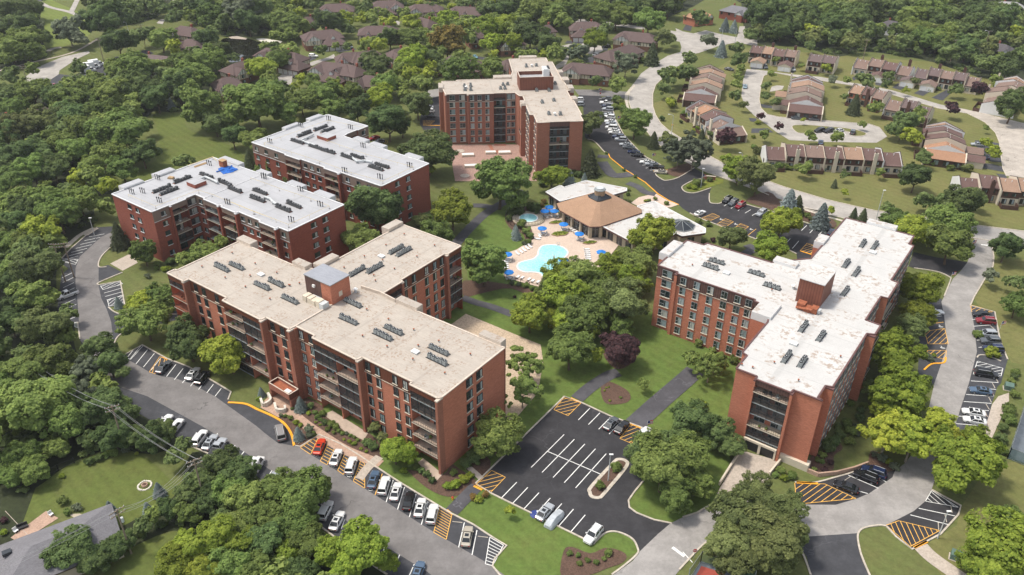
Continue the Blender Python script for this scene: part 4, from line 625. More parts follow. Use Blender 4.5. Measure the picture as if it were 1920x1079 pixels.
spE = [('W', [2.8], 2.6, 1.9), ('P',), ('W', [1.9, 5.4, 8.9, 12.4, 15.7, 18.4], 1.55, 1.95), ('P',), ('B', 'ssosss'), ('P',), ('P',), ('P',), ('P',), ('P',), ('P',), ('B', 'ossoso'), ('P',), ('P',), ('P',), ('P',), ('P',), ('W', [2.5, 5.5, 8.5, 11.5, 14.5, 17.5, 20.5]), ('P',), ('B', 'ossoso', 1.2), ('P',), ('W', [2, 5, 8, 10.8]), ('P',), ('B', 'sososo'), ('P',), ('W', [2, 5, 8, 11, 14, 17, 20]), ('P',), ('P',), ('C',), ('P',), ('P',), ('C',), ('P',), ('P',), ('P',)]
build(Eb, polyE, spE, HE, 6, 'brick_orange', 'cladding_dark', 'roof_white', 'coping_brown', deck=('deck_beige', 'stucco_beige'), frame='metal_grey', base=0)
for q in [(-76.2, 168.2, -73.7, 176.2), (-47, 156, -42.7, 162.5), (-51.8, 181.4, -46.2, 184), (-47, 197.5, -44.7, 202.2), (-39.3, 216.9, -31.9, 219.2)]: rbox(Eb, *q, HE, .7, 'brick_orange', 'roof_white', 'trim_white')
for q in [(-68.8, 161.8, -68.1, 163.1), (-37.4, 133.6, -37.0, 135), (-30.0, 133.6, -29.5, 135.1), (-25.4, 139.8, -23.6, 140.6), (-24.4, 163.2, -22.2, 164.1)]: pier(Eb, *q, HE, 'brick_orange', 'coping_brown')
pa = Eb.L(-41.1, 167.2); pb = Eb.L(-35.6, 175.4); ph = MB(); ph.box(pa.x, pa.y, HE, pb.x, pb.y, HE+6, 'cladding_rust'); ph.box(pa.x-.15, pa.y-.15, HE+6, pb.x+.15, pb.y+.15, HE+6.2, 'coping_white', 'roof_white'); part('penthouse', ph, Eb.root)
bs = MB(); a = Eb.L(-30, 134.4); b = Eb.L(-23.6, 136); bs.box(a.x, a.y-.1, 0, b.x, b.y, 1.7, 'trim_cream'); part('plinth', bs, Eb.root)
a = Eb.L(-37.0, 133.8); b = Eb.L(-30.1, 133.8); gd = MB(); gd.box(a.x, a.y-.5, 2.45, b.x, a.y+.0, 2.95, 'trim_cream'); gd.box(a.x, a.y-.4, 0, a.x+.35, a.y-.05, 2.45, 'trim_cream'); gd.box(b.x-.35, a.y-.4, 0, b.x, a.y-.05, 2.45, 'trim_cream'); gd.box((a.x+b.x)/2-.25, a.y-.4, 0, (a.x+b.x)/2+.25, a.y-.05, 2.45, 'trim_cream')
part('garage_portal', gd, Eb.root)
for k in range(2):
    x0 = a.x+.35+k*(b.x-a.x-.2)/2; gd = MB(); gd.box(x0, a.y-.12, 0, x0+(b.x-a.x)/2-.6, a.y-.06, 2.4, 'metal_dark'); part('garage_door', gd, Eb.root)
Eb.flush()
# ----- D: tall tower, yaw 7 degrees
HD = 19.6; YD = math.radians(7)
Db = Block('apartment_building', 'tall brown brick apartment block with long tan roof beyond the clubhouse', 'apartment building', 40, 300, YD)
polyD = [(11.5, 299.4), (19.5, 299.4), (19.6, 298.6), (29.3, 298.6), (29.4, 298.9), (33.8, 298.9), (33.9, 298.6), (37.4, 298.6), (38.6, 294.8), (39.8, 294.6), (39.8, 288.8), (38.0, 288.4), (38.0, 284.4), (39.6, 284.2), (39.6, 274.3), (41.0, 274.0), (41.0, 266.2), (45.3, 266.2), (45.4, 266.5), (52.3, 266.5), (52.4, 266.2), (56.9, 266.2), (56.9, 272), (57.5, 272.4), (57.5, 287), (57, 291), (57, 299), (58.3, 299.3), (58, 305), (57.5, 314), (57.5, 337), (55.8, 337.2), (55.8, 343.2), (40.2, 342.8), (39.6, 325), (38, 318.2), (31, 316), (16.7, 316.2), (16.6, 314.8), (10.8, 315.2), (10.8, 305.8)]
spD = [('W', [2.3, 6.0], 2.1, 1.9), ('P',), ('W', [1.6, 4.4, 7.3], 1.5, 1.9), ('P',), ('B', 'sossss'), ('P',), ('W', [1.1, 2.8], 1.4, 1.9), ('P',), ('P',), ('B', 'sssssss'), ('P',), ('B', 'sssosss'), ('P',), ('W', [1.8, 4.6, 7.6], 1.3, 1.9), ('P',), ('w', [2, 5.5], 1.3, 1.9), ('P',), ('P',), ('B', 'ssossss'), ('P',), ('P',), ('P',), ('P',), ('C',), ('P',), ('C',), ('P',), ('P',), ('P',), ('C',), ('P',), ('P',), ('C',), ('C',), ('P',), ('P',), ('C',), ('P',), ('P',), ('P',), ('P',)]
build(Db, polyD, spD, HD, 7, 'brick_pier', 'cladding_dark', 'roof_tan', 'coping_tan', deck=('deck_beige', 'metal_green'), frame='metal_grey', fascia=1.7)
for q in [(9.3, 306, 10.9, 311.8), (31.2, 316.2, 38, 319.6), (44.7, 343.1, 52, 345.6), (57.6, 320.6, 59.4, 324.2), (57.6, 310.3, 60, 314.6), (57.9, 300.2, 60, 304.6), (57.2, 287.8, 59, 291.3), (37.9, 284.6, 39.3, 288.3)]: rbox(Db, *q, HD, .6)
for q in [(19.3, 298.2, 19.9, 299.5), (11.1, 299, 11.7, 299.6), (40.7, 273.6, 41.3, 274.2)]: pier(Db, *q, HD)
pa = Db.L(39.4, 301.2); pb = Db.L(52.2, 309.2); ph = MB(); t_ = .3
ph.prism([pa, (pb.x, pa.y), pb, (pa.x, pb.y)], HD, HD+3.6, 'cladding_rust', 'roof_membrane')
for x0, y0, x1, y1 in [(pa.x, pa.y, pb.x, pa.y+t_), (pa.x, pb.y-t_, pb.x, pb.y), (pa.x, pa.y+t_, pa.x+t_, pb.y-t_), (pb.x-t_, pa.y+t_, pb.x, pb.y-t_)]: ph.box(x0-.02, y0-.02, HD+3.58, x1+.02, y1+.02, HD+5, 'cladding_rust', 'coping_tan')
part('penthouse', ph, Db.root); Db.flush()
cu = MB(); cu.box(-1.2, -2.4, 0, 1.2, 2.4, 2.6, 'plastic_white'); cu.box(-1.0, -2.2, 2.6, 1.0, 2.2, 2.75, 'metal_light')
for y in (-1.4, 0, 1.4): cu.cyl(1.0, y, 2.6, 3.0, .45, 'metal_dark', n=12)
p = W('d1', 1335, 275, HD+4.5); thing('cooling_unit', 'big white cooling unit on the tower penthouse', 'cooling unit', (p.x, p.y, HD+3.6), YD, None, cu.mesh('cooling_unit'))
# ----- entrance canopy of A
ec = Block('entrance_canopy', 'brown clad entrance canopy with white skylight on the near brick block', 'entrance canopy', -131, 86, YAW)
for o in [ec]:
    c0 = [W('f1', *p, 3.9) for p in [(145, 235), (250, 175), (475, 310), (372, 372)]]
    inv = lambda w_: rot2((w_.x-ec.root.location.x, w_.y-ec.root.location.y), -YAW)
    c0 = [inv(q) for q in c0]; ec.roof.prism(c0, 2.7, 3.5, 'cladding_brown', 'rust', True)
    for i in range(4):
        ec.clad.obox(c0[i], c0[(i+1) % 4], .25, 2.6, 4.2, 'brick_pier' if i in (1, 3) else 'cladding_brown', 'coping_tan')
    for i in (0, 3): pm_ = MB(); pm_.obox(c0[i], c0[i].lerp(c0[(1, 0, 0, 2)[i]], .75), .5, 0, 2.6, 'brick_pier'); part('pier', pm_, ec.root)
    sk = MB(); q = inv(W('f1', 360, 322, 3.6)); sk.box(q.x-.8, q.y-.5, 3.5, q.x+.8, q.y+.5, 3.7, 'plastic_white'); part('skylight', sk, ec.root)
ec.flush()
# ---------------------------------------------------------------- rooftop kit
def acmesh(n, kind):
    fr = MB(); L = n*1.0; fr.box(-L/2-.2, -.55, 0, L/2+.2, -.4, .18, 'metal_dark'); fr.box(-L/2-.2, .4, 0, L/2+.2, .55, .18, 'metal_dark')
    for i in range(n+1): x = -L/2+i*L/n; fr.box(x-.05, -.4, .02, x+.05, .4, .16, 'rust' if kind else 'metal_grey')
    un = MB(); un.box(-.4, -.4, 0, .4, .4, .72, 'metal_grey' if not kind else 'metal_mid'); un.cyl(0, 0, .72, .82, .36, 'metal_dark', n=12); un.cyl(0, 0, .82, .84, .12, 'metal_light', n=8)
    if kind: un.box(-.43, -.2, .1, -.4, .2, .6, 'metal_light')
    return fr.mesh('rack'), un.mesh('condenser')
AC = {k: acmesh(*k) for k in [(5, 0), (4, 0), (6, 1), (4, 1), (2, 0)]}
def acrow(t, x, y, z, yaw, n, kind, label, group):
    p = W(t, x, y, z+.5); o = thing('condenser_rack', label, 'condenser rack', (p.x, p.y, z), yaw+math.radians(random.uniform(-1.5, 1.5)), group); link('rack', AC[(n, kind)][0], o)
    for i in range(n): link('condenser', AC[(n, kind)][1], o, (-(n-1)/2+i, random.uniform(-.04, .04), .18), 0, (1, 1, random.choice([.85, 1, 1.25])))
gA = 'condenser racks on the tan roof'; lA = 'grey condenser row on tan roof'
for t, x, y, r in [('c1', 695, 605, 0), ('c1', 860, 585, 0), ('c1', 1145, 808, 0), ('c1', 1305, 775, 0), ('c1', 1460, 962, 0), ('c2', 1097, 400, 1), ('c2', 1182, 425, 1), ('c2', 655, 645, 1), ('c2', 855, 612, 1), ('c2', 610, 1000, 0), ('c3', 80, 232, 0), ('c3', 585, 345, 0), ('c3', 465, 408, 0), ('c3', 1095, 570, 0), ('c3', 1078, 683, 0)]: acrow(t, x, y, HA, YAW+(math.pi/2 if r else 0), 5, 0, lA, gA)
lC = 'dark condenser row on tarpaulin roof'; gC = 'condenser racks on the tarpaulin roof'
for t, x, y, r in [('k1', 620, 440, 1), ('k1', 700, 465, 1), ('k1', 850, 335, 1), ('k1', 1120, 290, 0), ('k1', 1330, 372, 0), ('k1', 1440, 448, 0), ('k3', 590, 192, 0), ('k3', 560, 285, 0), ('k3', 1020, 358, 0), ('k3', 885, 405, 0)]: acrow(t, x, y, HC, YAW+(math.pi/2 if r else 0), 6, 1, lC, gC)
lB = 'dark condenser row on far white roof'; gB = 'condenser racks on the far white roof'
for t, x, y, r in [('k2', 812, 198, 1), ('k2', 878, 218, 1), ('k2', 658, 255, 1), ('k2', 592, 325, 0), ('k2', 765, 378, 0), ('k2', 885, 418, 0), ('k2', 1070, 472, 0), ('k2', 1158, 468, 0), ('k2', 1335, 575, 0), ('k2', 1392, 552, 0)]: acrow(t, x, y, HC, YAW+(math.pi/2 if r else 0), 6, 1, lB, gB)
lE = 'rusty condenser row on stained roof'; gE = 'condenser racks on the stained white roof'
for t, x, y, r in [('e1', 862, 535, 0), ('e1', 795, 595, 0), ('e1', 1310, 668, 0), ('e1', 1485, 815, 0), ('e2', 1190, 332, 1), ('e2', 1325, 355, 1), ('e2', 1002, 558, 1), ('e2', 1115, 655, 1), ('e2', 990, 868, 1), ('e3', 1000, 250, 1), ('e3', 1200, 352, 1), ('e3', 812, 590, 1), ('e3', 990, 640, 1)]: acrow(t, x, y, HE, YAW+(math.pi/2 if r else 0), 4, 0, lE, gE)
lD = 'condenser pair on tall block'; gD = 'condenser pairs on the tall block roof'
for t, x, y in [('d1', 425, 418), ('d1', 495, 418), ('d1', 430, 462), ('d1', 495, 462), ('d1', 860, 405), ('d1', 910, 400), ('d1', 830, 447), ('d1', 880, 447), ('d1', 1120, 200), ('d1', 1232, 190), ('d1', 1235, 470), ('d1', 1375, 470), ('d1', 1300, 602), ('d1', 1430, 580), ('d1', 1375, 732), ('d1', 1503, 735), ('d1', 1445, 390)]: acrow(t, x, y, HD, YD+(math.pi/2), 2, 0, lD, gD)
cap = MB(); cap.cyl(0, 0, 0, .35, .13, 'metal_grey', n=8); cap.cyl(0, 0, .35, .5, .2, 'rust', n=8); capm = cap.mesh('vent_pipe')
st = MB()
for i in range(4): st.cyl(i*.55-.8, (i % 2)*.3, 0, 1.3, .1, 'metal_dark', n=7); st.cyl(i*.55-.8, (i % 2)*.3, 1.3, 1.55, .19, 'metal_dark', n=7)
stm = st.mesh('vent_stack')
for t, z, lb, pts in [('c1', HA, 'small rusty vent pipe on tan roof', [(813, 455), (475, 610), (735, 735), (1072, 575), (1015, 712), (1315, 680), (962, 838), (1570, 798), (1463, 823), (1238, 975), (1450, 820)]), ('c2', HA, 'small rusty vent pipe on tan roof', [(1187, 248), (1528, 372), (982, 368), (740, 495), (512, 622), (1330, 497), (1077, 635), (845, 708), (864, 768), (945, 538)]), ('c3', HA, 'small rusty vent pipe on tan roof', [(287, 133), (530, 243), (815, 360), (1095, 490), (865, 540), (240, 430), (515, 550), (805, 692), (1450, 637), (1163, 850)]),
 ('e1', HE, 'small dark vent pipe on stained roof', [(587, 592), (1480, 873)]), ('e3', HE, 'small dark vent pipe on stained roof', [(305, 693), (425, 725), (1412, 603), (940, 870), (668, 670)])]:
    for x, y in pts: p = W(t, x, y, z); thing('vent_pipe', lb, 'vent pipe', (p.x, p.y, z), 0, 'vent pipes on the flat roofs', capm)
for t, z, lb, pts in [('k1', HC, 'dark flue stack cluster, tarpaulin roof', [(275, 480), (585, 575), (395, 470), (565, 320), (1145, 160), (1350, 595), (1760, 300)]), ('k3', HC, 'dark flue stack cluster, tarpaulin roof', [(170, 330), (980, 555), (1345, 360), (1095, 170), (630, 12)]), ('k2', HC, 'dark flue stack cluster, far white roof', [(328, 328), (622, 178), (885, 115), (1090, 195), (1210, 370), (1650, 555), (1035, 603), (1370, 665)])]:
    for x, y in pts: p = W(t, x, y, z+.7); thing('flue_stack', lb, 'flue stack', (p.x, p.y, z), YAW, 'flue stacks on the white roofs', stm)
# skylights / hatches, tarpaulin, plywood, ducts
for t, x, y, z, lb in [('c1', 1135, 698, HA, 'white roof hatch on the tan roof near the left end'), ('c2', 930, 492, HA, 'white roof hatch on the rear wing of the tan roof'), ('c3', 832, 608, HA, 'white roof hatch on the right half of the tan roof'), ('e1', 970, 680, HE, 'white roof hatch on the left wing of the stained roof'), ('e2', 1295, 448, HE, 'white roof hatch at the far end of the stained roof'), ('e3', 885, 455, HE, 'white roof hatch at the near end of the stained roof')]:
    mb = MB(); mb.box(-.75, -.55, 0, .75, .55, .3, 'metal_light'); mb.box(-.8, -.6, .3, .8, .6, .42, 'plastic_white'); p = W(t, x, y, z); thing('roof_hatch', lb, 'roof hatch', (p.x, p.y, z), YAW, None, mb.mesh('roof_hatch'))
tp = MB(); ring = PL('k1', 1250, 225, 1330, 190, 1400, 195, 1480, 232, 1400, 265, 1310, 283, 1280, 255, z=HC); c = sum(ring, Vector((0, 0)))/len(ring); tp.prism([q-c for q in ring], 0, .14, 'tarp_blue')
for k in range(7): a_ = random.random()*6.28; tp.obox(Vector((math.cos(a_), math.sin(a_)))*.8, Vector((math.cos(a_+.5), math.sin(a_+.5)))*3.2, .25, .141, .3, 'tarp_blue')
thing('tarpaulin', 'crumpled blue tarpaulin spread on the white flat roof', 'tarpaulin', (c.x, c.y, HC), 0, None, tp.mesh('tarpaulin'))
mb = MB(); mb.box(-1, -.8, 0, 1, .8, 1.9, 'rust'); mb.box(-1.1, -.9, 1.9, 1.1, .9, 2.0, 'plywood'); p = W('k1', 1315, 195, HC); thing('brick_stack', 'tall stack of bricks beside the blue tarpaulin', 'brick stack', (p.x, p.y, HC+.15), YAW, None, mb.mesh('brick_stack'))
mb = MB(); [mb.box(-.9+.05*i, -.6, .12*i, .9, .6-.05*i, .12*i+.11, 'plywood') for i in range(5)]; p = W('k1', 725, 330, HC); thing('plywood_stack', 'small pile of yellow plywood sheets on the white roof', 'plywood stack', (p.x, p.y, HC), YAW+.4, None, mb.mesh('plywood_stack'))
mb = MB(); [mb.obox((-2.2+.1*i, -.5+.25*i), (2.2, -.4+.25*i), .2, .0, .12+.06*(i % 2), 'plywood') for i in range(4)]; p = W('k1', 1050, 180, HC); thing('lumber_pile', 'scattered lumber planks near the far edge of the white roof', 'lumber pile', (p.x, p.y, HC), YAW+1.5, None, mb.mesh('lumber_pile'))
def duct(t, pts, z, lb, r=.35, mat='metal_light'):
    q = [W(t, x, y, z+.6) for x, y in pts]; c = q[0]; mb = MB()
    for i in range(len(q)-1): a_ = q[i]-c; b_ = q[i+1]-c; mb.tube((a_.x, a_.y, .6), (b_.x, b_.y, .6), r, r, mat, 8); mb.box(a_.x-.3, a_.y-.3, 0, a_.x+.3, a_.y+.3, .5, 'metal_grey')
    thing('air_duct', lb, 'air duct', (c.x, c.y, z), 0, None, mb.mesh('air_duct'))
duct('k1', [(930, 365), (1000, 350), (1110, 310), (1190, 345), (1250, 375)], HC, 'long silver air duct bent around the brick hatch'); duct('k3', [(650, 265), (720, 290), (760, 335), (820, 365)], HC, 'curved silver air duct in the middle of the tarpaulin roof'); duct('k2', [(625, 320), (690, 290), (745, 262)], HC, 'silver air duct beside the brick hatch of the far white roof'); duct('k2', [(625, 322), (700, 345), (760, 370)], HC, 'second silver air duct on the far white roof'); duct('k2', [(1110, 480), (1160, 520), (1230, 510), (1300, 525)], HC, 'curved silver air duct near the right end of the far white roof')
mb = MB(); [mb.box(-3.2+i*1.35, -.9+.1*(i % 2), 0, -2.0+i*1.35, .9, 1.5-.12*(i % 3), 'trim_cream' if i < 4 else 'metal_light') for i in range(5)]; mb.box(-2.6, 1.0, 0, 0.4, 2.2, .7, 'metal_light'); p = W('c1', 1745, 985, HA+.8); thing('air_handler', 'bulky beige air handling unit beside the tan roof penthouse', 'air handler', (p.x, p.y, HA), YAW, None, mb.mesh('air_handler'))
mb = MB(); mb.box(-1.6, -.9, 0, .2, .9, 1.5, 'rust'); mb.box(.2, -1.2, 0, 1.6, .6, 1.0, 'rust'); mb.box(1.6, -1, 0, 3.0, .9, 1.3, 'rust'); mb.tube((-1.5, -1.2, .5), (2.2, -1.5, 1.2), .3, .3, 'rust'); mb.box(2.9, -.5, .2, 3.6, .7, 1.0, 'metal_light'); p = W('e3', 1010, 30, HE+.6); thing('air_handler', 'rusty red air handling plant in front of the brown penthouse', 'air handler', (p.x, p.y, HE), YAW, None, mb.mesh('air_handler'))
sheet('patio', PL('f1', 760, 590, 860, 545, 1260, 800, 1210, 880, 1000, 780), 'deck_beige', 0.03); sheet('patio', PL('c5', 500, 770, 560, 720, 780, 900, 715, 975, 600, 880), 'deck_beige', 0.03)
for t, x, y, z, lb in [('e1', 1728, 830, HE, 'silver mushroom vent on the stained white roof'), ('c2', 638, 868, HA, 'grey mushroom vent behind the tan roof penthouse'), ('d1', 1182, 200, HD, 'white box vent at the far end of the tall block'), ('d1', 445, 445, HD, 'round white dish vent on the left wing of the tall block'), ('d1', 1440, 745, HD, 'white box vent near the front of the tall block'), ('d1', 1118, 455, HD, 'white tank in front of the tall block penthouse'), ('e2', 815, 790, HE, 'silver globe vent beside the brown penthouse')]:
    mb = MB(); mb.cyl(0, 0, 0, .9, .35, 'metal_light', n=10); mb.cyl(0, 0, .9, 1.15, .6, 'plastic_white', .3, n=10); p = W(t, x, y, z+.5); thing('roof_vent', lb, 'roof vent', (p.x, p.y, z), 0, None, mb.mesh('roof_vent'))
for t, pts, lb in [('k1', [(240, 510), (548, 640), (1030, 462), (1180, 505), (1650, 700), (1900, 790)], 'yellow warning line along the front of the tarpaulin roof'), ('k3', [(470, 25), (830, 155), (1230, 285), (1465, 380), (950, 615), (520, 450), (210, 325)], 'yellow warning line around the right half of the tarpaulin roof'), ('k2', [(275, 345), (880, 130), (1230, 200)], 'yellow warning line on the left of the far white roof'), ('k2', [(870, 320), (1240, 450), (1690, 570), (1400, 705), (1100, 625), (800, 515), (280, 350)], 'yellow warning line around the far white roof'), ('k1', [(920, 180), (1190, 85), (1235, 130)], 'yellow guard rail at the far corner of the tarpaulin roof')]:
    q = [W(t, x, y, HC+.9) for x, y in pts]; c = q[0]; m = MB(); big = 'rail' in lb
    for i in range(len(q)-1):
        a_, b_ = q[i]-c, q[i+1]-c; m.tube((a_.x, a_.y, .9), (b_.x, b_.y, .9), .07 if big else .035, .07 if big else .035, 'yellow_line', 4); n_ = max(1, int((b_-a_).length/6))
        for k in range(n_+1): e = a_.lerp(b_, k/n_); m.cyl(e.x, e.y, 0, .95, .03, 'yellow_line', n=5); m.cyl(e.x, e.y, 0, .06, .22, 'metal_light', n=6)
    thing('warning_line', lb, 'warning line', (c.x, c.y, HC), 0, None, m.mesh('warning_line'))
for i, (bl, p, z, s_, col, a_) in enumerate(BALC):
    wp = bl.world((p.x, p.y)); X, Y, D = proj((wp.x, wp.y, z))
    if D > 300: continue
    mb = MB()
    if col.startswith('leaf'):
        mb.cyl(0, 0, 0, .35, s_*.7, 'rust', s_, n=8); mb.cyl(0, 0, .35, .8, s_*1.2, 'lawn_lush', s_*.3, n=7); nm, lb = 'potted_plant', 'potted green plant on balcony'
    else:
        mb.box(-s_, -s_, .38, s_, s_, .45, col); mb.box(-s_, s_-.06, .45, s_, s_, .95, col)
        for sx_ in (-1, 1):
            for sy_ in (-1, 1): mb.box(sx_*s_-.04*(sx_ > 0), sy_*s_-.04*(sy_ > 0), 0, sx_*s_+.04*(sx_ < 0), sy_*s_+.04*(sy_ < 0), .38, col)
        nm, lb = 'patio_chair', {'plastic_white': 'white', 'metal_dark': 'black', 'metal_grey': 'grey', 'rust': 'rust brown'}[col]+' chair on balcony'
    thing(nm, lb, nm.replace('_', ' '), (wp.x, wp.y, z), a_, 'furniture on the balconies', mb.mesh(nm))
# ---------------------------------------------------------------- clubhouse and pool
E8 = PL('pc', 625, 182, 650, 237, 895, 372, 985, 370, 1320, 257, 1318, 228, 1030, 82, 925, 92, z=4.6); cc = sum(E8, Vector((0, 0)))/8
club = thing('clubhouse', 'octagonal clubhouse with tan shingle roof and stone chimney', 'clubhouse', (cc.x, cc.y, 0)); e8 = [p-cc for p in E8]
rf = MB(); wl = MB(); co = MB()
for i in range(8):
    a, b = e8[i], e8[(i+1) % 8]; k = .27
    rf.face([(*a, 4.6), (*b, 4.6), (*(b*k), 8.6), (*(a*k), 8.6)], 'shingle_club'); rf.face([(*a, 4.25), (*b, 4.25), (*b, 4.6), (*a, 4.6)], 'coping_brown')
    ia, ib = a*.87, b*.87; wl.face([(*ia, 0), (*ib, 0), (*ib, 4.3), (*ia, 4.3)], 'stucco_beige')
    d = (ib-ia); ln = d.length; d.normalize(); nn = Vector((d.y, -d.x)); nn = nn if nn.dot((ia+ib)/2) > 0 else -nn; m_ = max(1, int(ln/3.2))
    for q in range(m_+1): c = ia+d*ln*q/m_; co.obox(c-d*.35+nn*.35, c+d*.35+nn*.35, .8, 0, 4.25, 'stucco_beige')
    for q in range(m_):
        g = MB(); c0 = ia+d*(ln*q/m_+.45)+nn*.06; c1 = ia+d*(ln*(q+1)/m_-.45)+nn*.06; g.obox(c0, c1, .08, .2, 3.6, 'glass_dark'); c = (c0+c1)/2; g.obox(c-d*.06, c+d*.06, .14, .2, 3.6, 'metal_grey'); g.obox(c0, c1, .14, 2.7, 2.8, 'metal_grey'); part('window', g, club)
rf.face([(*(p*.27), 8.6) for p in e8], 'shingle_club'); rf.face([(*p, 4.25) for p in e8], 'trim_cream')
part('roof', rf, club); part('wall', wl, club); part('pillars', co, club)
sk = MB()
for i in range(8):
    a, b = e8[i]*.27, e8[(i+1) % 8]*.27; sk.face([(*a, 8.7), (*b, 8.7), (*(b*.35), 10.0), (*(a*.35), 10.0)], 'glass_dark'); sk.tube((*a, 8.72), (*(a*.35), 10.02), .09, .09, 'metal_dark', 5); sk.tube((*a, 8.7), (*b, 8.7), .12, .12, 'metal_dark', 5)
part('skylight', sk, club); ch = MB(); ch.cyl(0, 0, 9.2, 11.2, 1.7, 'stone_chimney', n=10); ch.cyl(0, 0, 11.2, 11.5, 1.9, 'metal_grey', 1.7, 10); ch.cyl(0, 0, 11.5, 11.8, 1.2, 'metal_light', n=8); part('chimney', ch, club)
def flatwing(name, label, ptsr, z, sky=None, cuts=None):
    P = PL('pc', *ptsr, z=z); c = sum(P, Vector((0, 0)))/len(P); q = [p-c for p in P]; r = thing(name, label, 'clubhouse wing', (c.x, c.y, 0)); m = MB()
    m.prism(q, z-.7, z-.05, 'coping_brown', 'roof_white', True); n = len(q)
    part('roof', m, r, True); m = MB(); A = sum(q[i].x*q[(i+1) % n].y-q[(i+1) % n].x*q[i].y for i in range(n)); s_ = -1 if A > 0 else 1
    for i in range(n): m.obox(q[i], q[(i+1) % n], .3, z-.1, z+.1, 'trim_white')
    part('coping', m, r); w = [p*.93 for p in q]; m = MB(); m.prism(w, 0, z-.69, 'stucco_beige'); part('wall', m, r)
    for i in range(n):
        a, b = w[i], w[(i+1) % n]; d = b-a; ln = d.length
        if ln < 4: continue
        d.normalize(); nn = Vector((d.y, -d.x)); nn = nn if nn.dot((a+b)/2) > 0 else -nn
        for k in range(int(ln/3.5)): c0 = a+d*(ln*(k+.5)/int(ln/3.5)); g = MB(); g.obox(c0-d*1.1+nn*.05, c0+d*1.1+nn*.05, .1, .3, 3.0, 'glass_dark'); g.obox(c0-d*.05+nn*.06, c0+d*.05+nn*.06, .16, .3, 3.0, 'metal_grey'); part('window', g, r)
    return r, c
flatwing('clubhouse_wing', 'flat white roofed wing behind the octagonal clubhouse', (537, 88, 655, 165, 880, 105, 1080, 112, 1196, 78, 1196, 58, 865, -5, 688, 50, 655, 35), 4.3)
cs, csc = flatwing('clubhouse_wing', 'flat white roofed clubhouse wing with a glass pyramid skylight', (1000, 368, 1285, 260, 1285, 203, 1420, 165, 1838, 385, 1838, 422, 1650, 447, 1600, 425, 1560, 445, 1235, 492), 4.2)
p = W('pc', 1642, 360, 4.3)-csc.to_3d(); m = MB()
for i in range(8):
    a0, a1 = i*math.pi/4, (i+1)*math.pi/4; R0 = 4.2
    m.face([(p.x+R0*math.cos(a0), p.y+R0*math.sin(a0), 4.3), (p.x+R0*math.cos(a1), p.y+R0*math.sin(a1), 4.3), (p.x, p.y, 6.1)], 'glass_dark'); m.tube((p.x+R0*math.cos(a0), p.y+R0*math.sin(a0), 4.32), (p.x, p.y, 6.13), .09, .09, 'metal_grey', 5); m.tube((p.x+R0*math.cos(a0), p.y+R0*math.sin(a0), 4.32), (p.x+R0*math.cos(a1), p.y+R0*math.sin(a1), 4.32), .12, .12, 'metal_grey', 5)
part('skylight', m, cs)
hc_ = W('pc', 395, 312); m = MB(); m.cyl(0, 0, 0, .45, 5.2, 'stucco_beige', n=28); tub = thing('hot_tub', 'round raised hot tub with pale rim beside the pool terrace', 'hot tub', hc_, 0); part('plinth', m, tub); m = MB(); m.cyl(0, 0, .45, .6, 3.1, 'plastic_white', n=28); part('rim', m, tub); m = MB(); m.cyl(0, 0, .6, .61, 2.7, 'pool_water', n=28); part('water', m, tub)
m = MB()
for i in range(20):
    a0, a1 = math.radians(-150+i*12), math.radians(-138+i*12); A_ = (4.9*math.cos(a0), 4.9*math.sin(a0)); B_ = (4.9*math.cos(a1), 4.9*math.sin(a1)); m.obox(A_, B_, .05, 1.4, 1.46, 'metal_dark'); m.obox(A_, B_, .05, .6, .64, 'metal_dark'); m.box(A_[0]-.04, A_[1]-.04, .45, A_[0]+.04, A_[1]+.04, 1.46, 'metal_dark')
part('railing', m, tub)
def fence_run(name, label, cat, pts, h, mat='metal_dark', step=2.4, panel=None, rail=2, pw=.06):
    c = pts[0]; r = thing(name, label, cat, (c.x, c.y, 0)); m = MB(); pn = MB(); pts = [p-c for p in pts]
    for i in range(len(pts)-1):
        a, b = pts[i], pts[i+1]; n = max(1, int((b-a).length/step))
        for k in range(n+1): q = a.lerp(b, k/n); m.box(q.x-pw, q.y-pw, 0, q.x+pw, q.y+pw, h+.05, mat)
        if panel: pn.face([(*a, .05), (*b, .05), (*b, h), (*a, h)], panel)
        for k in range(rail): m.obox(a, b, .05, h-.1-k*(h-.3), h-.02-k*(h-.3), mat)
    part('post_and_rail', m, r); part('mesh_panel', pn, r); return r
fence_run('pool_fence', 'thin dark metal fence curving around the hot tub hedge', 'fence', smooth(PL('pc', 490, 205, 300, 225, 225, 260, 210, 320, 280, 380, 370, 420, 375, 470), False, 3), 1.4); fence_run('pool_fence', 'thin dark metal fence along the near edge of the pool terrace', 'fence', PL('pc', 200, 790, 330, 840, 480, 880, 560, 915), 1.4)
fence_run('court_fence', 'green mesh fence around the court at the right edge', 'fence', PL(9, 1930, 100, 1825, 425, 1935, 470), 3, 'metal_grey', 3, 'fence_mesh'); fence_run('court_fence', 'green mesh fence around the red tennis court', 'fence', PL(9, 30, 1110, 100, 1010, 400, 1120), 3, 'metal_grey', 3, 'fence_mesh'); fence_run('garden_fence', 'dark wire fence behind the back garden lawn', 'fence', PL(7, 150, 600, 230, 545, 330, 490, 420, 450), 1.5); fence_run('garden_fence', 'wire fence beside the driveway of the grey roofed house', 'fence', PL(7, 555, 775, 655, 850), 1.3)
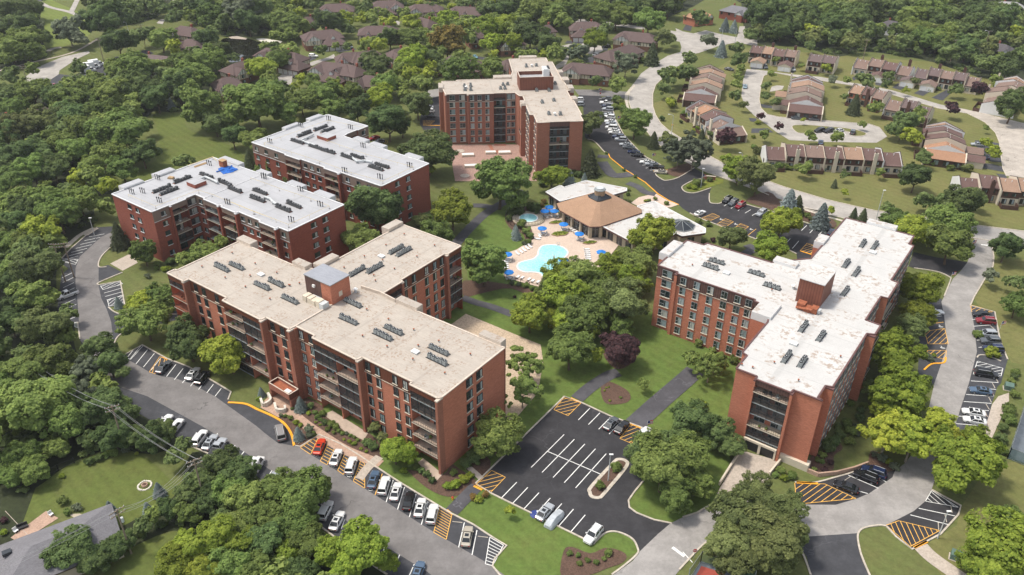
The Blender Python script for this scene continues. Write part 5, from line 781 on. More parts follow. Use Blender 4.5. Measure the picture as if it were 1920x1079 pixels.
# ramp walls
for a, lb in [((205, 575, 325, 385), 'low concrete retaining wall left of the garage ramp'), ((485, 520, 545, 445), 'low concrete retaining wall right of the garage ramp'), ((700, 500, 760, 525, 860, 515, 960, 490, 1040, 460), 'low brown retaining wall curving behind the black parked cars')]:
    p = PL(9, *a); c = p[0]; m = MB(); [m.obox(p[i]-c, p[i+1]-c, .35, 0, 1.0, 'trim_cream' if len(a) < 6 else 'pavers') for i in range(len(p)-1)]; thing('retaining_wall', lb, 'wall', (c.x, c.y, 0), 0, None, m.mesh('retaining_wall'))
# umbrellas, tables, loungers
um = MB(); um.cyl(0, 0, 2.2, 2.75, 1.45, 'umbrella_blue', .12, 8); um.cyl(0, 0, 2.05, 2.2, 1.47, 'umbrella_blue', 1.45, 8, False); um = um.mesh('canopy'); up = MB(); up.cyl(0, 0, 0, 2.9, .035, 'metal_light', n=6); up.cyl(0, 0, 0, .12, .3, 'metal_light', n=10); up = up.mesh('pole')
tbl = MB(); tbl.cyl(0, 0, .68, .74, .6, 'plastic_white', n=12); tbl.cyl(0, 0, 0, .68, .05, 'plastic_white', n=6); tbl.cyl(0, 0, 0, .05, .3, 'plastic_white', n=8); tbl = tbl.mesh('patio_table')
chm = MB(); chm.box(-.26, -.26, .38, .26, .26, .44, 'plastic_white'); chm.box(-.26, .2, .44, .26, .26, .9, 'plastic_white')
for sx_ in (-.24, .2):
    for sy_ in (-.24, .2): chm.box(sx_, sy_, 0, sx_+.04, sy_+.04, .38, 'plastic_white')
chm = chm.mesh('patio_chair')
for x, y in [(565, 205), (530, 237), (607, 237), (683, 345), (508, 378), (811, 423), (224, 590), (990, 572), (684, 636), (234, 735)]:
    p = W('pc', x, y, 2.5); u_ = thing('umbrella', 'open blue parasol over a white table on the pool terrace', 'umbrella', (p.x, p.y, .05), random.random()); link('canopy', um, u_); link('pole', up, u_)
    thing('patio_table', 'round white table under a blue parasol', 'table', (p.x+.35, p.y-.2, .05), 0, 'tables on the pool terrace', tbl)
    for k in range(4): a_ = k*math.pi/2+random.uniform(.3, .9); thing('patio_chair', 'white plastic chair at poolside table', 'chair', (p.x+.35+1.05*math.cos(a_), p.y-.2+1.05*math.sin(a_), .05), a_-math.pi/2, 'chairs on the pool terrace', chm)
fr = MB(); fr.box(-.33, -.95, .28, .33, .35, .36, 'plastic_white')
for sx_ in (-.33, .27):
    for sy_ in (-.9, .3): fr.box(sx_, sy_, 0, sx_+.06, sy_+.06, .28, 'plastic_white')
bk = MB(); bk.loft([[(-.33, .35, .28), (.33, .35, .28), (.33, .35, .36), (-.33, .35, .36)], [(-.33, .95, .68), (.33, .95, .68), (.33, .92, .76), (-.33, .92, .76)]], 'plastic_white'); fr = fr.mesh('seat'); bk = bk.mesh('backrest')
for x, y, a_ in [(740, 395, 2.2), (757, 409, 2.2), (775, 423, 2.2), (792, 437, 2.2), (487, 455, .3), (468, 478, 1.4), (305, 597, .6), (335, 581, .6), (360, 568, .6), (385, 553, .6), (408, 539, .6), (868, 563, 1.7), (871, 580, 1.7), (874, 596, 1.7), (876, 612, 1.7), (878, 628, 1.7), (881, 644, 1.7), (205, 665, 1.6), (205, 681, 1.6), (206, 697, 1.6), (206, 713, 1.6), (306, 790, 2.6), (342, 796, 2.6), (396, 810, 2.6), (428, 822, 2.6), (470, 832, 2.6)]:
    p = W('pc', x, y); l = thing('sun_lounger', 'white sun lounger on the pool terrace', 'sun lounger', (p.x, p.y, .05), a_, 'sun loungers on the pool terrace'); link('seat', fr, l); link('backrest', bk, l)
for x, y, w_, d_, lb in [(619, 343, 4.6, 1.6, 'long raised planter near the hot tub'), (652, 436, 5.6, 2.6, 'largest raised planter in the middle of the pool terrace'), (895, 508, 4.6, 1.6, 'raised planter near the clubhouse door')]:
    p = W('pc', x, y); o = thing('planter', lb, 'planter', (p.x, p.y, .03), YAW+.9); m = MB(); m.prism([(-w_/2, 0), (-w_/4, -d_/2), (w_/4, -d_/2), (w_/2, 0), (w_/4, d_/2), (-w_/4, d_/2)], 0, .45, 'pavers', 'flowers'); part('box', m, o); m = MB()
    for k in range(16): a_, r_ = random.random()*6.28, random.random()**.5*.38; m.cyl(math.cos(a_)*r_*w_, math.sin(a_)*r_*d_, .44, .75, .3, 'leaf_bright', .1, 6)
    part('plants', m, o)
# swimmers: standing figures grown from a skinned skeleton
def person(loc, label, rz, z):
    V = {'pel': (0, 0, .95), 'chest': (0, 0, 1.3), 'neck': (0, 0, 1.5), 'head': (0, 0, 1.66), 'top': (0, 0, 1.76), 'hl': (-.1, 0, .9), 'kl': (-.11, -.02, .5), 'fl': (-.11, .02, .08), 'tl': (-.11, -.14, .04), 'hr': (.1, 0, .9), 'kr': (.12, -.08, .5), 'fr': (.12, -.02, .08), 'tr': (.12, -.18, .04), 'sl': (-.19, 0, 1.42), 'el': (-.27, .02, 1.14), 'wl': (-.3, -.1, .9), 'gl': (-.3, -.15, .8), 'sr': (.19, 0, 1.42), 'er': (.28, -.02, 1.15), 'wr': (.25, -.2, .98), 'gr': (.23, -.28, .93)}
    R = {'pel': .15, 'chest': .155, 'neck': .06, 'head': .1, 'top': .07, 'hl': .1, 'kl': .06, 'fl': .045, 'tl': .035, 'hr': .1, 'kr': .06, 'fr': .045, 'tr': .035, 'sl': .065, 'el': .045, 'wl': .032, 'gl': .03, 'sr': .065, 'er': .045, 'wr': .032, 'gr': .03}
    ks = list(V); ed = [('pel', 'chest'), ('chest', 'neck'), ('neck', 'head'), ('head', 'top'), ('pel', 'hl'), ('hl', 'kl'), ('kl', 'fl'), ('fl', 'tl'), ('pel', 'hr'), ('hr', 'kr'), ('kr', 'fr'), ('fr', 'tr'), ('chest', 'sl'), ('sl', 'el'), ('el', 'wl'), ('wl', 'gl'), ('chest', 'sr'), ('sr', 'er'), ('er', 'wr'), ('wr', 'gr')]
    me = bpy.data.meshes.new('person'); me.from_pydata([V[k] for k in ks], [(ks.index(a), ks.index(b)) for a, b in ed], []); me.materials.append(MATS['skin'])
    o = thing('person', label, 'person', (loc.x, loc.y, z), rz, None, me); sk = o.modifiers.new('skin', 'SKIN')
    if me.skin_vertices:
        pass
    bm = bmesh.new(); bm.from_mesh(me); ly = bm.verts.layers.skin.verify(); bm.verts.ensure_lookup_table()
    for i, k in enumerate(ks): bm.verts[i][ly].radius = (R[k], R[k]*(.8 if k in ('pel', 'chest') else 1)); bm.verts[i][ly].use_root = (k == 'pel')
    bm.to_mesh(me); bm.free(); o.modifiers.new('sub', 'SUBSURF').render_levels = 1
    m = MB(); m.cyl(0, 0, .84, 1.02, .19, 'swim_dark', .17, 10); part('swim_shorts', m, o); m = MB(); m.cyl(0, .01, 1.68, 1.80, .115, 'timber', .07, 10); part('hair', m, o)
person(W('pc', 587, 660), 'swimmer in dark shorts standing waist deep near the pool steps', .5, -.75); person(W('pc', 603, 643), 'swimmer in dark shorts standing at the pool edge', -1, -.1)
for x, y, w_, d_, lb in [(712, 880, 4.6, 2.2, 'long white planter box at the left of the paved yard'), (918, 866, 4.6, 2.2, 'white planter box at the right of the paved yard'), (840, 866, 4, 2, 'white planter box in the middle of the paved yard'), (728, 942, 4.6, 2, 'white planter box near the front edge of the paved yard')]:
    p = W(2, x, y); o = thing('planter', lb, 'planter', (p.x, p.y, .1), YD); m = MB(); m.box(-w_/2, -d_/2, 0, w_/2, d_/2, .8, 'trim_cream'); part('box', m, o); m = MB(); m.box(-w_/2+.2, -d_/2+.2, .8, w_/2-.2, d_/2-.2, .85, 'trim_white'); part('lid', m, o)
for x, y, lb in [(668, 853, 'round pale paving disc near the tall block wall'), (695, 992, 'round pale paving disc at the front of the paved yard')]: m = MB(); m.cyl(0, 0, 0, .12, 1.7, 'concrete', n=18); thing('paving_disc', lb, 'paving', W(2, x, y)+Vector((0, 0, .1)), 0, None, m.mesh('paving_disc'))
m = MB(); m.cyl(0, 0, 0, .05, .5, 'metal_dark'); [m.tube((math.cos(a)*.9, math.sin(a)*.9, .75), (math.cos(a)*.2, math.sin(a)*.2, 1.1), .05, .05, 'metal_light') for a in (0, 2.1, 4.2)]; m.tube((0, -.3, .0), (0, -.3, 1.1), .04, .04, 'metal_light'); m.tube((0, .3, .0), (0, .3, 1.1), .04, .04, 'metal_light'); m.tube((0, -.3, 1.1), (-.7, -.3, .3), .04, .04, 'metal_light'); m.tube((0, .3, 1.1), (-.7, .3, .3), .04, .04, 'metal_light'); thing('pool_ladder', 'silver ladder at the far edge of the pool', 'pool ladder', W('pc', 637, 528)+Vector((0, 0, .15)), 1.6, None, m.mesh('pool_ladder'))
# ---------------------------------------------------------------- houses
def hip(mb, x0, y0, x1, y1, z, h, ov, mat, f=.8):
    x0 -= ov; y0 -= ov; x1 += ov; y1 += ov; c = [(x0, y0, z), (x1, y0, z), (x1, y1, z), (x0, y1, z)]
    if x1-x0 >= y1-y0: i = min((y1-y0)/2*f, (x1-x0)/2-.05); r = [(x0+i, (y0+y1)/2, z+h), (x1-i, (y0+y1)/2, z+h)]; F = [[c[0], c[1], r[1], r[0]], [c[1], c[2], r[1]], [c[2], c[3], r[0], r[1]], [c[3], c[0], r[0]]]
    else: i = min((x1-x0)/2*f, (y1-y0)/2-.05); r = [((x0+x1)/2, y0+i, z+h), ((x0+x1)/2, y1-i, z+h)]; F = [[c[0], c[1], r[0]], [c[1], c[2], r[1], r[0]], [c[2], c[3], r[1]], [c[3], c[0], r[0], r[1]]]
    for q in F: mb.face(q, mat)
    for k in range(4): a, b = c[k], c[(k+1) % 4]; mb.face([(a[0], a[1], z-.25), (b[0], b[1], z-.25), b, a], 'timber')
def gable(mb, wb, x0, y0, x1, y1, z, h, ov, mat, wm, axis='y'):
    if axis == 'y':
        m = (x0+x1)/2; wb.face([(x0, y0, z), (x1, y0, z), (m, y0, z+h)], wm); wb.face([(x1, y1, z), (x0, y1, z), (m, y1, z+h)], wm); k = h/((x1-x0)/2)*ov
        for s_, xx in ((-1, x0), (1, x1)): mb.face([(xx+s_*ov, y0-ov, z-k), (m, y0-ov, z+h), (m, y1+ov, z+h), (xx+s_*ov, y1+ov, z-k)], mat)
        return
    m = (y0+y1)/2; wb.face([(x0, y1, z), (x0, y0, z), (x0, m, z+h)], wm); wb.face([(x1, y0, z), (x1, y1, z), (x1, m, z+h)], wm); k = h/((y1-y0)/2)*ov
    for s_, yy in ((-1, y0), (1, y1)): mb.face([(x0-ov, yy+s_*ov, z-k), (x0-ov, m, z+h), (x1+ov, m, z+h), (x1+ov, yy+s_*ov, z-k)], mat)
def tudor_win(root, x, y, z, ang, w=1.2, h=1.3):
    me, mg, f, g = window_meshes(w, h, 'timber', None); o = link('window', me, root, (x, y, z), ang); link('pane', mg, o)
def tudor(t, a, b, wid, label, gar=None, roofm='shingle_plum', wallm='brick_brown', z=7.6, flip=1):
    A_ = W(t, *a, z); B_ = W(t, *b, z); c = (A_+B_)/2; d = (B_-A_).to_2d(); wid *= .9; L = d.length+wid*.6; ang = math.atan2(d.y, d.x)
    if math.cos(ang) < 0: ang += math.pi
    r = thing('tudor_house', label, 'house', (c.x, c.y, 0), ang); rf, wl = MB(), MB(); tm = wl; hw = wid/2
    wl.box(-L/2, -hw, 0, L/2, hw, 2.8, wallm); wl.box(-L/2-.02, -hw-.02, 2.8, L/2+.02, hw+.02, 5.0, 'trim_cream'); hip(rf, -L/2, -hw, L/2, hw, 5.0, 3.4, .7, roofm)
    x = -L/2
    while x <= L/2: tm.box(x-.1, -hw-.07, 2.9, x+.1, -hw-.021, 4.9, 'timber'); tm.box(x-.1, hw+.021, 2.9, x+.1, hw+.07, 4.9, 'timber'); x += 1.6
    y = -hw
    while y <= hw: tm.box(-L/2-.07, y-.1, 2.9, -L/2-.021, y+.1, 4.9, 'timber'); tm.box(L/2+.021, y-.1, 2.9, L/2+.07, y+.1, 4.9, 'timber'); y += 1.6
    # cross gable with timber front
    gx = -L*.28 if (gar is None or gar[0] > 0) else L*.28; gw = min(4.2, L*.2); wl.box(gx-gw, -hw-1.6, 0, gx+gw, -hw, 2.8, wallm); wl.box(gx-gw, -hw-1.62, 2.8, gx+gw, -hw-.03, 5.0, 'trim_cream'); gable(rf, wl, gx-gw, -hw-1.62, gx+gw, 0, 5.0, 2.6, .5, roofm, 'trim_white')
    for k in range(-2, 3): tm.box(gx+k*gw/2.4-.1, -hw-1.68, 2.9, gx+k*gw/2.4+.1, -hw-1.625, 5.0+2.4*(1-abs(k)/2.4), 'timber')
    tudor_win(r, gx, -hw-1.69, 3.3, 0, 1.6, 1.4); tudor_win(r, gx, -hw-1.66, .9, 0, 1.8, 1.4)
    for k in range(max(1, int(L/5))): xx = -L/2+2+k*(L-4)/max(1, int(L/5)-1) if L > 12 else -L/2+2+k*4; tudor_win(r, xx, -hw-.04, 3.3, 0); tudor_win(r, xx, -hw-.03, .9, 0)
    for k in (-1, 1): tudor_win(r, k*(L/2+.04), 0, 3.3, k*math.pi/2); tudor_win(r, k*(L/2+.04), -hw*.5, .9, k*math.pi/2)
    if gar:
        gxx = gar[0]*L; n = gar[1]; gw = n*1.5+.4; gd = gar[2] if len(gar) > 2 else 6; wl.box(gxx-gw, -hw-gd, 0, gxx+gw, -hw, 2.7, wallm); hip(rf, gxx-gw, -hw-gd, gxx+gw, hw*.2, 2.8, 3.3, .6, roofm)
        for k in range(n): g = MB(); x0 = gxx-gw+.4+k*3.0+.1; g.box(x0, -hw-gd-.06, 0, x0+2.6, -hw-gd+.02, 2.2, 'trim_white'); [g.box(x0, -hw-gd-.08, z_, x0+2.6, -hw-gd-.055, z_+.04, 'stucco_beige') for z_ in (.55, 1.1, 1.65)]; part('garage_door', g, r)
        dm = MB(); dm.box(gxx-.8, -hw-1.5, 4.6, gxx+.8, -hw+1.5, 5.9, 'trim_white'); gable(rf, dm, gxx-.8, -hw-1.5, gxx+.8, -hw+2, 5.9, .8, .2, roofm, 'trim_white'); part('dormer', dm, r)
    ch = MB(); ch.box(L*.12, hw*.2, 6, L*.12+.9, hw*.2+.9, 9.3, 'brick_red'); part('chimney', ch, r)
    part('roof', rf, r); part('wall', wl, r); return r
for a in [('ha', (1370, 62), (1620, 55), 13, 'half timbered house top of the pond wood with a dark driveway', (.3, 2, 3)), ('ha', (1190, 372), (1480, 345), 12, 'brick ended tudor house with four white garage doors right of the pond', (.22, 4, 5)), ('ha', (1330, 705), (1640, 745), 13, 'big tudor house inside the bend of the small pale street', (.1, 4, 5)), ('ha', (700, 550), (1060, 615), 11, 'tudor house beside the pond behind round trees', (.4, 4, 3)), ('ha', (330, 740), (520, 690), 12, 'plum roofed tudor house nearest the left shore of the pond', None), ('ha', (200, 900), (330, 880), 12, 'low plum roofed tudor house left of the small pale street', None), ('ha', (1560, 612), (1740, 600), 10, 'small plum roofed tudor house above the bend', None), ('ha', (1150, 205), (1220, 205), 6, 'tiny plum roofed annex behind a round tree', None),
 ('hb', (130, 862), (310, 880), 11, 'plum hipped roof tudor house among trees behind the far white roof', None), (1, (1010, 152), (1085, 162), 12, 'timbered house with ridge pointing at the golf course', None), (1, (1050, 225), (1115, 240), 12, 'timbered house in front of the other near the golf course', None), ('hb', (270, 25), (500, 18), 13, 'tudor house with three garage doors at the top left of the estate', (0, 3, 5)), ('hb', (690, 65), (950, 60), 13, 'tudor house half behind a dark tree at the top', (.2, 2, 5)), ('hb', (760, 205), (880, 240), 11, 'tudor house with timber front below the garage court', None), ('hb', (1150, 85), (1390, 95), 13, 'top tudor house with broad plum roof near the dark wood', (.05, 2, 5)), ('hb', (150, 310), (440, 305), 13, 'large tudor house with two garage doors left of the estate centre', (-.25, 2, 4)),
 ('hb', (30, 610), (270, 575), 11, 'plum roofed tudor house between two dark trees', None), ('hb', (460, 575), (590, 555), 10, 'tudor house with balcony among bright trees', None), ('hb', (1090, 640), (1420, 700), 12, 'long plum roofed tudor house left of the tall block', None), ('hb', (-60, 735), (60, 770), 10, 'tudor house with timbered end wall near the far left court', None), ('hb', (1350, 360), (1430, 352), 9, 'tudor house mostly hidden by yellow green trees', None), ('hb', (1700, 430), (1860, 420), 11, 'brick tudor house behind trees above the tall block', None), ('hb', (1720, 690), (1850, 672), 9, 'plum roof peeping over the far end of the tall block', None),
 ('hc', (370, 300), (430, 292), 7, 'small pale gabled house above the garage court', None), ('hc', (720, 262), (960, 262), 12, 'plum roofed house with three garage doors on the round court', (-.2, 3, 5)), ('hc', (1240, 365), (1560, 395), 12, 'large plum roofed house beside the curved main road', None), ('hc', (1070, 590), (1350, 510), 12, 'brick based plum roofed house below the round court', None), ('hc', (650, 720), (1040, 755), 11, 'plum roofed tudor house right of the tall block roof', None)]: tudor(*a[:4], a[4], a[5])
for a in [(3, (270, 30), (360, 45), 12, 'grey roofed house with white dormers at the top right road', 'shingle_grey', 'brick_red'), (3, (1150, 115), (1215, 125), 9, 'white house with dark roof deep in the wood', 'shingle_dark', 'trim_white'), (3, (1770, 245), (1830, 255), 9, 'dark blue house near the right edge wood', 'shingle_dark', 'metal_dark'), (3, (1800, 10), (1890, 15), 13, 'large grey roofed house at the top right corner', 'shingle_pale', 'trim_white'), (3, (60, 70), (115, 60), 9, 'orange roofed house at the top of the main road', 'shingle_orange', 'brick_orange'), (1, (800, 305), (950, 320), 14, 'low dark grey roofed building beside the truck yard', 'shingle_greybrown', 'brick_red'), (1, (30, 655), (80, 650), 8, 'small dark roof poking out of the left wood', 'shingle_greybrown', 'timber'), (1, (150, 640), (250, 600), 7, 'long brown roof poking out of the left wood', 'shingle_greybrown', 'timber')]:
    t, p0, p1, w_, lb, rm, wm = a; z = 6.5 if t == 3 else 4.5; A_ = W(t, *p0, z+.5); B_ = W(t, *p1, z+.5); c = (A_+B_)/2; d = (B_-A_).to_2d(); L = d.length+w_*.6; r = thing('house', lb, 'house', (c.x, c.y, 0), math.atan2(d.y, d.x)); rf, wl = MB(), MB(); hh = z-2.3
    wl.box(-L/2, -w_/2, 0, L/2, w_/2, hh, wm); hip(rf, -L/2, -w_/2, L/2, w_/2, hh+.2, 2.8, .6, rm); wl.box(L*.1, -w_/2-2, 0, L*.1+5, -w_/2, hh-.2, wm); gable(rf, wl, L*.1, -w_/2-2, L*.1+5, 0, hh-.2, 2.2, .35, rm, 'trim_white'); part('wall', wl, r); part('roof', rf, r)
    for k in range(4): tudor_win(r, -L/2+1.5+k*(L-3)/3, -w_/2-.03 if not 0 < -L/2+1.5+k*(L-3)/3-L*.1 < 5 else -w_/2-2.03, 1.0 if hh < 3.5 else 2.6, 0)
    ch = MB(); ch.box(-L*.2, .5, hh, -L*.2+.8, 1.3, hh+4, 'brick_red'); part('chimney', ch, r)
# ----- rowhouses
def row(t, a, b, n, dep, label, roofs, z=7.0, chim='trim_cream', side=1, wall='wood_siding', steps=None, garages=(), ends=True, lean=None):
    A_ = W(t, *a, z); B_ = W(t, *b, z); d = (B_-A_).to_2d(); L = d.length; ang = math.atan2(d.y, d.x); r = thing('rowhouse', label, 'row house', (A_.x, A_.y, 0), ang); wu = L/n; rr = random.Random(len(label))
    for i in range(n):
        x0, x1 = i*wu, (i+1)*wu; yo = (steps[i] if steps else (0, .9, -.6, .6, -.3, .8, 0)[i % 7]); end = ends and (i == 0 or i == n-1); ez, rz_ = (3.6, 6.2) if end else (5.3, 7.2); y0, y1 = -dep/2+yo, dep/2+yo; ym = yo+.8*side*0; rm = roofs[i % len(roofs)]
        m = MB(); m.box(x0, y0, 0, x1, y1, min(ez, 2.7), 'stucco_beige' if i % 2 else 'trim_cream')
        if ez > 3: m.box(x0-.02*(i % 2), y0-.03, 2.7, x1+.02*(i % 2), y1+.03, ez, wall if not end else ('trim_white' if rr.random() < .5 else 'trim_cream'))
        part('wall', m, r); m = MB(); ov = .45; k = (rz_-ez)/(dep/2)*ov
        m.face([(x0, y0-ov, ez-k), (x1, y0-ov, ez-k), (x1, ym, rz_), (x0, ym, rz_)], rm); m.face([(x1, y1+ov, ez-k), (x0, y1+ov, ez-k), (x0, ym, rz_), (x1, ym, rz_)], rm); m.face([(x0, y0-ov, ez-k-.3), (x1, y0-ov, ez-k-.3), (x1, y0-ov, ez-k), (x0, y0-ov, ez-k)], 'timber')
        for q in range(2): m.cyl(x0+wu*(.3+.35*q), ym-1.2, rz_-.6, rz_+.15, .12, 'plastic_white', n=6)
        part('roof', m, r)
        for xe in ((x0, x1) if i == n-1 else (x0,)):    # parapet wall between units, gable profile
            hi = .45; zt = 7.2+hi if not (ends and ((i == 0 and xe == x0) or (i == n-1 and xe == x1))) else rz_+hi; et = (5.3 if zt > 7 else ez)+hi*.6
            pf = [(y0-.5, 0), (y1+.5, 0), (y1+.5, et), (ym, zt), (y0-.5, et)]; w_ = .22; m = MB(); P0 = [(xe-w_, y, q) for y, q in pf]; P1 = [(xe+w_, y, q) for y, q in pf]
            m.loft([P0, P1], 'trim_cream' if (i % 3 or not end) else 'trim_white'); part('parapet_wall', m, r, True)
            m = MB(); m.tube((xe, y0-.5, et+.02), (xe, ym, zt+.02), .2, .2, 'timber' if wall == 'wood_siding' else 'timber', 4); m.tube((xe, y1+.5, et+.02), (xe, ym, zt+.02), .2, .2, 'timber', 4); part('coping', m, r)
        if ez > 5:
            for sy_, yy, an in ((-1, y0, 0), (1, y1, math.pi)):
                for fx in (.28, .7): tudor_win(r, x0+wu*fx, yy+sy_*.05, 3.4, an, 1.3, 1.2)
                for fx in (.3, .7): tudor_win(r, x0+wu*fx, yy+sy_*.02, .6, an, 1.5, 1.8)
        else:
            for sy_, yy, an in ((-1, y0, 0), (1, y1, math.pi)): tudor_win(r, x0+wu*.3, yy+sy_*.05, .9, an, 1.5, 1.4); tudor_win(r, x0+wu*.72, yy+sy_*.05, .9, an, 1.5, 1.4)
        if end:
            xe, s2 = (x0, -1) if i == 0 else (x1, 1); tudor_win(r, xe+s2*.25, yo-2, .9, s2*math.pi/2, 1.6, 1.3)
        if chim and i % 2 == 1: m = MB(); cy = (y0-.75) if side > 0 else (y1+.1); m.box(x0+wu*.45, cy, 0, x0+wu*.45+1.3, cy+.7, 7.9, chim); m.box(x0+wu*.45+.3, cy+.15, 7.9, x0+wu*.45+.8, cy+.55, 8.2, 'timber'); part('chimney', m, r)
        m = MB(); fy = y0-3.2 if side > 0 else y1+3.2; ya = y0-.03 if side > 0 else y1+.03
        if i % 2 == 0: m.obox((x0+.4, ya), (x0+.4, fy), .08, 0, 1.5, 'wood_siding'); m.obox((x0+.4, fy), (x1-.4, fy), .08, 0, 1.5, 'wood_siding'); m.obox((x1-.4, ya), (x1-.4, fy), .08, 0, 1.5, 'wood_siding'); part('patio_fence', m, r)
    if lean is not None:                                     # low lean-to roof under the white gable of the end unit
        xe, s2, yo = (0, -1, steps[0] if steps else 0) if lean == 'a' else (L, 1, steps[n-1] if steps else 0); rm = roofs[0 if lean == 'a' else (n-1) % len(roofs)]; m = MB(); w_ = dep/2+.3; x2 = xe+s2*4.6; f = MB()
        f.face([(xe+s2*.24, yo-w_, 5.0), (x2, yo-w_, 3.0), (x2, yo+w_, 3.0), (xe+s2*.24, yo+w_, 5.0)], rm); part('roof', f, r)
        m.box(min(xe+s2*.24, x2-s2*.5), yo-w_+.4, 0, max(xe+s2*.24, x2-s2*.5), yo+w_-.4, 2.95, 'wood_siding')
        for sy_ in (-1, 1): yy = yo+sy_*w_; m.loft([[(xe+s2*.24, yy-.2, 0), (x2, yy-.2, 0), (x2, yy-.2, 3.2), (xe+s2*.24, yy-.2, 5.3)], [(xe+s2*.24, yy+.2, 0), (x2, yy+.2, 0), (x2, yy+.2, 3.2), (xe+s2*.24, yy+.2, 5.3)]], 'trim_cream')
        m.face([(xe+s2*.235, yo-w_, 5.0), (xe+s2*.235, yo+w_, 5.0), (xe+s2*.235, yo, 7.2)], 'trim_white'); part('wall', m, r)
        for k in (-.6, -.1, .4): tudor_win(r, x2-s2*.47, yo+k*w_, .7, s2*math.pi/2, 2.0, 1.8)
    for gx, gy, gr in garages:                               # garage: separate low gable in front of or behind the row
        m, rf = MB(), MB(); x0 = gx*L; y0 = gy; m.box(x0-3.2, y0-3.2, 0, x0+3.2, y0+3.2, 2.6, 'trim_cream'); gable(rf, m, x0-3.2, y0-3.2, x0+3.2, y0+3.2, 2.6, 1.3, .35, gr, 'trim_cream'); part('garage', m, r); part('garage_roof', rf, r)
        for k in range(2): g = MB(); g.box(x0-2.8+k*2.9, y0-3.27, 0, x0-.1+k*2.9, y0-3.2, 2.1, 'trim_white'); part('garage_door', g, r)
    return r
br, tn, og, mr_, gb = 'shingle_brown', 'shingle_tan', 'shingle_orange', 'shingle_maroon', 'shingle_greybrown'
row(3, (470, 812), (1225, 850), 7, 11, 'long row of seven brown townhouses with cream chimneys facing the big lawn', [mr_, mr_, br, mr_, tn, mr_, mr_], steps=[0, 0, 0, -.3, 0, 0, 0], chim='trim_cream')
row(3, (118, 505), (172, 362), 5, 13, 'stepped townhouse row nearest the curved main road, upper stack', [mr_, tn, br, tn, mr_], side=-1, steps=[1, 0, 1, 0, 1.5], chim='trim_cream', lean='a')
row(3, (80, 560), (275, 690), 4, 11, 'townhouse row with orange and brown roofs above the purple tree', [mr_, og, mr_, br], chim='trim_cream', steps=[1.5, 0, 0, -1], lean='b')
row(3, (700, 565), (712, 418), 4, 13, 'stepped townhouse stack inside the curve of the street', [mr_, br, tn, mr_], side=-1, steps=[0, 1, 0, .5], garages=[(.2, 10, mr_), (.5, 9.5, tn)], lean='a')
row(3, (395, 258), (650, 290), 4, 11, 'top townhouse row with two garages at the street head', [mr_, tn, mr_, br], garages=[(.25, -10, tn), (.85, -10, mr_)], ends=False, chim='wood_siding', side=-1)
row(3, (720, 305), (870, 325), 2, 11, 'short townhouse pair with dark front right of the two garages', [gb, gb], ends=False, chim=None)
row(3, (985, 322), (1300, 372), 4, 11, 'townhouse row with maroon roof skylights below the wood', [br, br, mr_, br], chim='wood_siding', garages=[(.5, -9, mr_)], side=-1)
row(3, (1325, 375), (1680, 430), 5, 11, 'grey brown townhouse row with two cream garages', [gb, gb, br, gb, br], chim='wood_siding', garages=[(-.05, -9, gb), (.28, -10, br)], side=-1)
row(3, (965, 480), (1160, 520), 3, 10, 'townhouse row with orange roof at its left end', [tn, mr_, br], wall='brick_orange', chim='wood_siding', ends=False)
row(3, (1165, 548), (1410, 595), 3, 10, 'brown townhouse row ending beside the dark purple tree', [br, gb, gb], chim='wood_siding')
row(3, (1490, 820), (1478, 680), 4, 13, 'stacked townhouses with orange front roof beside the cracked road', [og, mr_, mr_, tn], side=-1, steps=[0, 0, .8, 0], chim='wood_siding', garages=[(.1, -10, mr_), (.4, -10, br)], lean='a')
row(3, (1560, 985), (2100, 1030), 5, 11, 'townhouse row with plum and orange roofs at the lower right corner of the estate', [mr_, mr_, tn, tn, mr_], chim='wood_siding')
row(3, (1790, 560), (1890, 425), 4, 12, 'stacked townhouses at the right edge behind a dark tree', [br, br, br, tn], side=-1)
# ----- grey hip-roofed house lower left
p = W(7, 130, 960, 4); hs = thing('house', 'grey hip roofed house with patio at the lower left corner', 'house', (p.x, p.y, 0), math.radians(33)); rf, wl = MB(), MB()
wl.box(-4, -6, 0, 14.5, 5, 2.8, 'stucco_beige'); hip(rf, -4, -6, 14.5, 5, 2.9, 2.6, .6, 'shingle_grey', 1.0); wl.box(-14, -9, 0, -4, 9, 2.75, 'stucco_beige'); hip(rf, -14, -9, -4, 9, 2.85, 2.7, .6, 'shingle_grey', 1.0); part('wall', wl, hs); part('roof', rf, hs)
for x in (0, 5, 10): tudor_win(hs, x, 5.03, 1.0, math.pi, 1.6, 1.2)
m = MB(); m.box(-3, 1, 3.9, -1.6, 2, 4.6, 'glass_dark'); part('skylight', m, hs)
p = W(7, 815, 577); fp = thing('fire_pit', 'round stone fire pit in the middle of the back garden lawn', 'fire pit', (p.x, p.y, 0)); m = MB()
for i in range(22): a_ = i*2*math.pi/22; m.cyl(1.25*math.cos(a_), 1.25*math.sin(a_), 0, random.uniform(.15, .3), .24, 'white_stone', .17, 7)
part('stone_ring', m, fp); m = MB(); m.cyl(0, 0, .04, .45, .6, 'pavers', n=14); m.cyl(0, 0, .45, .47, .42, 'mulch', n=14); part('bowl', m, fp)
for x, y, lb in [(290, 745, 'white garden chair at the right end of the patio'), (92, 838, 'white garden chair at the left end of the patio')]: p = W(7, x, y); thing('garden_chair', lb, 'chair', p, 1, None, chm).scale = (1.4, 1.4, 1.2)
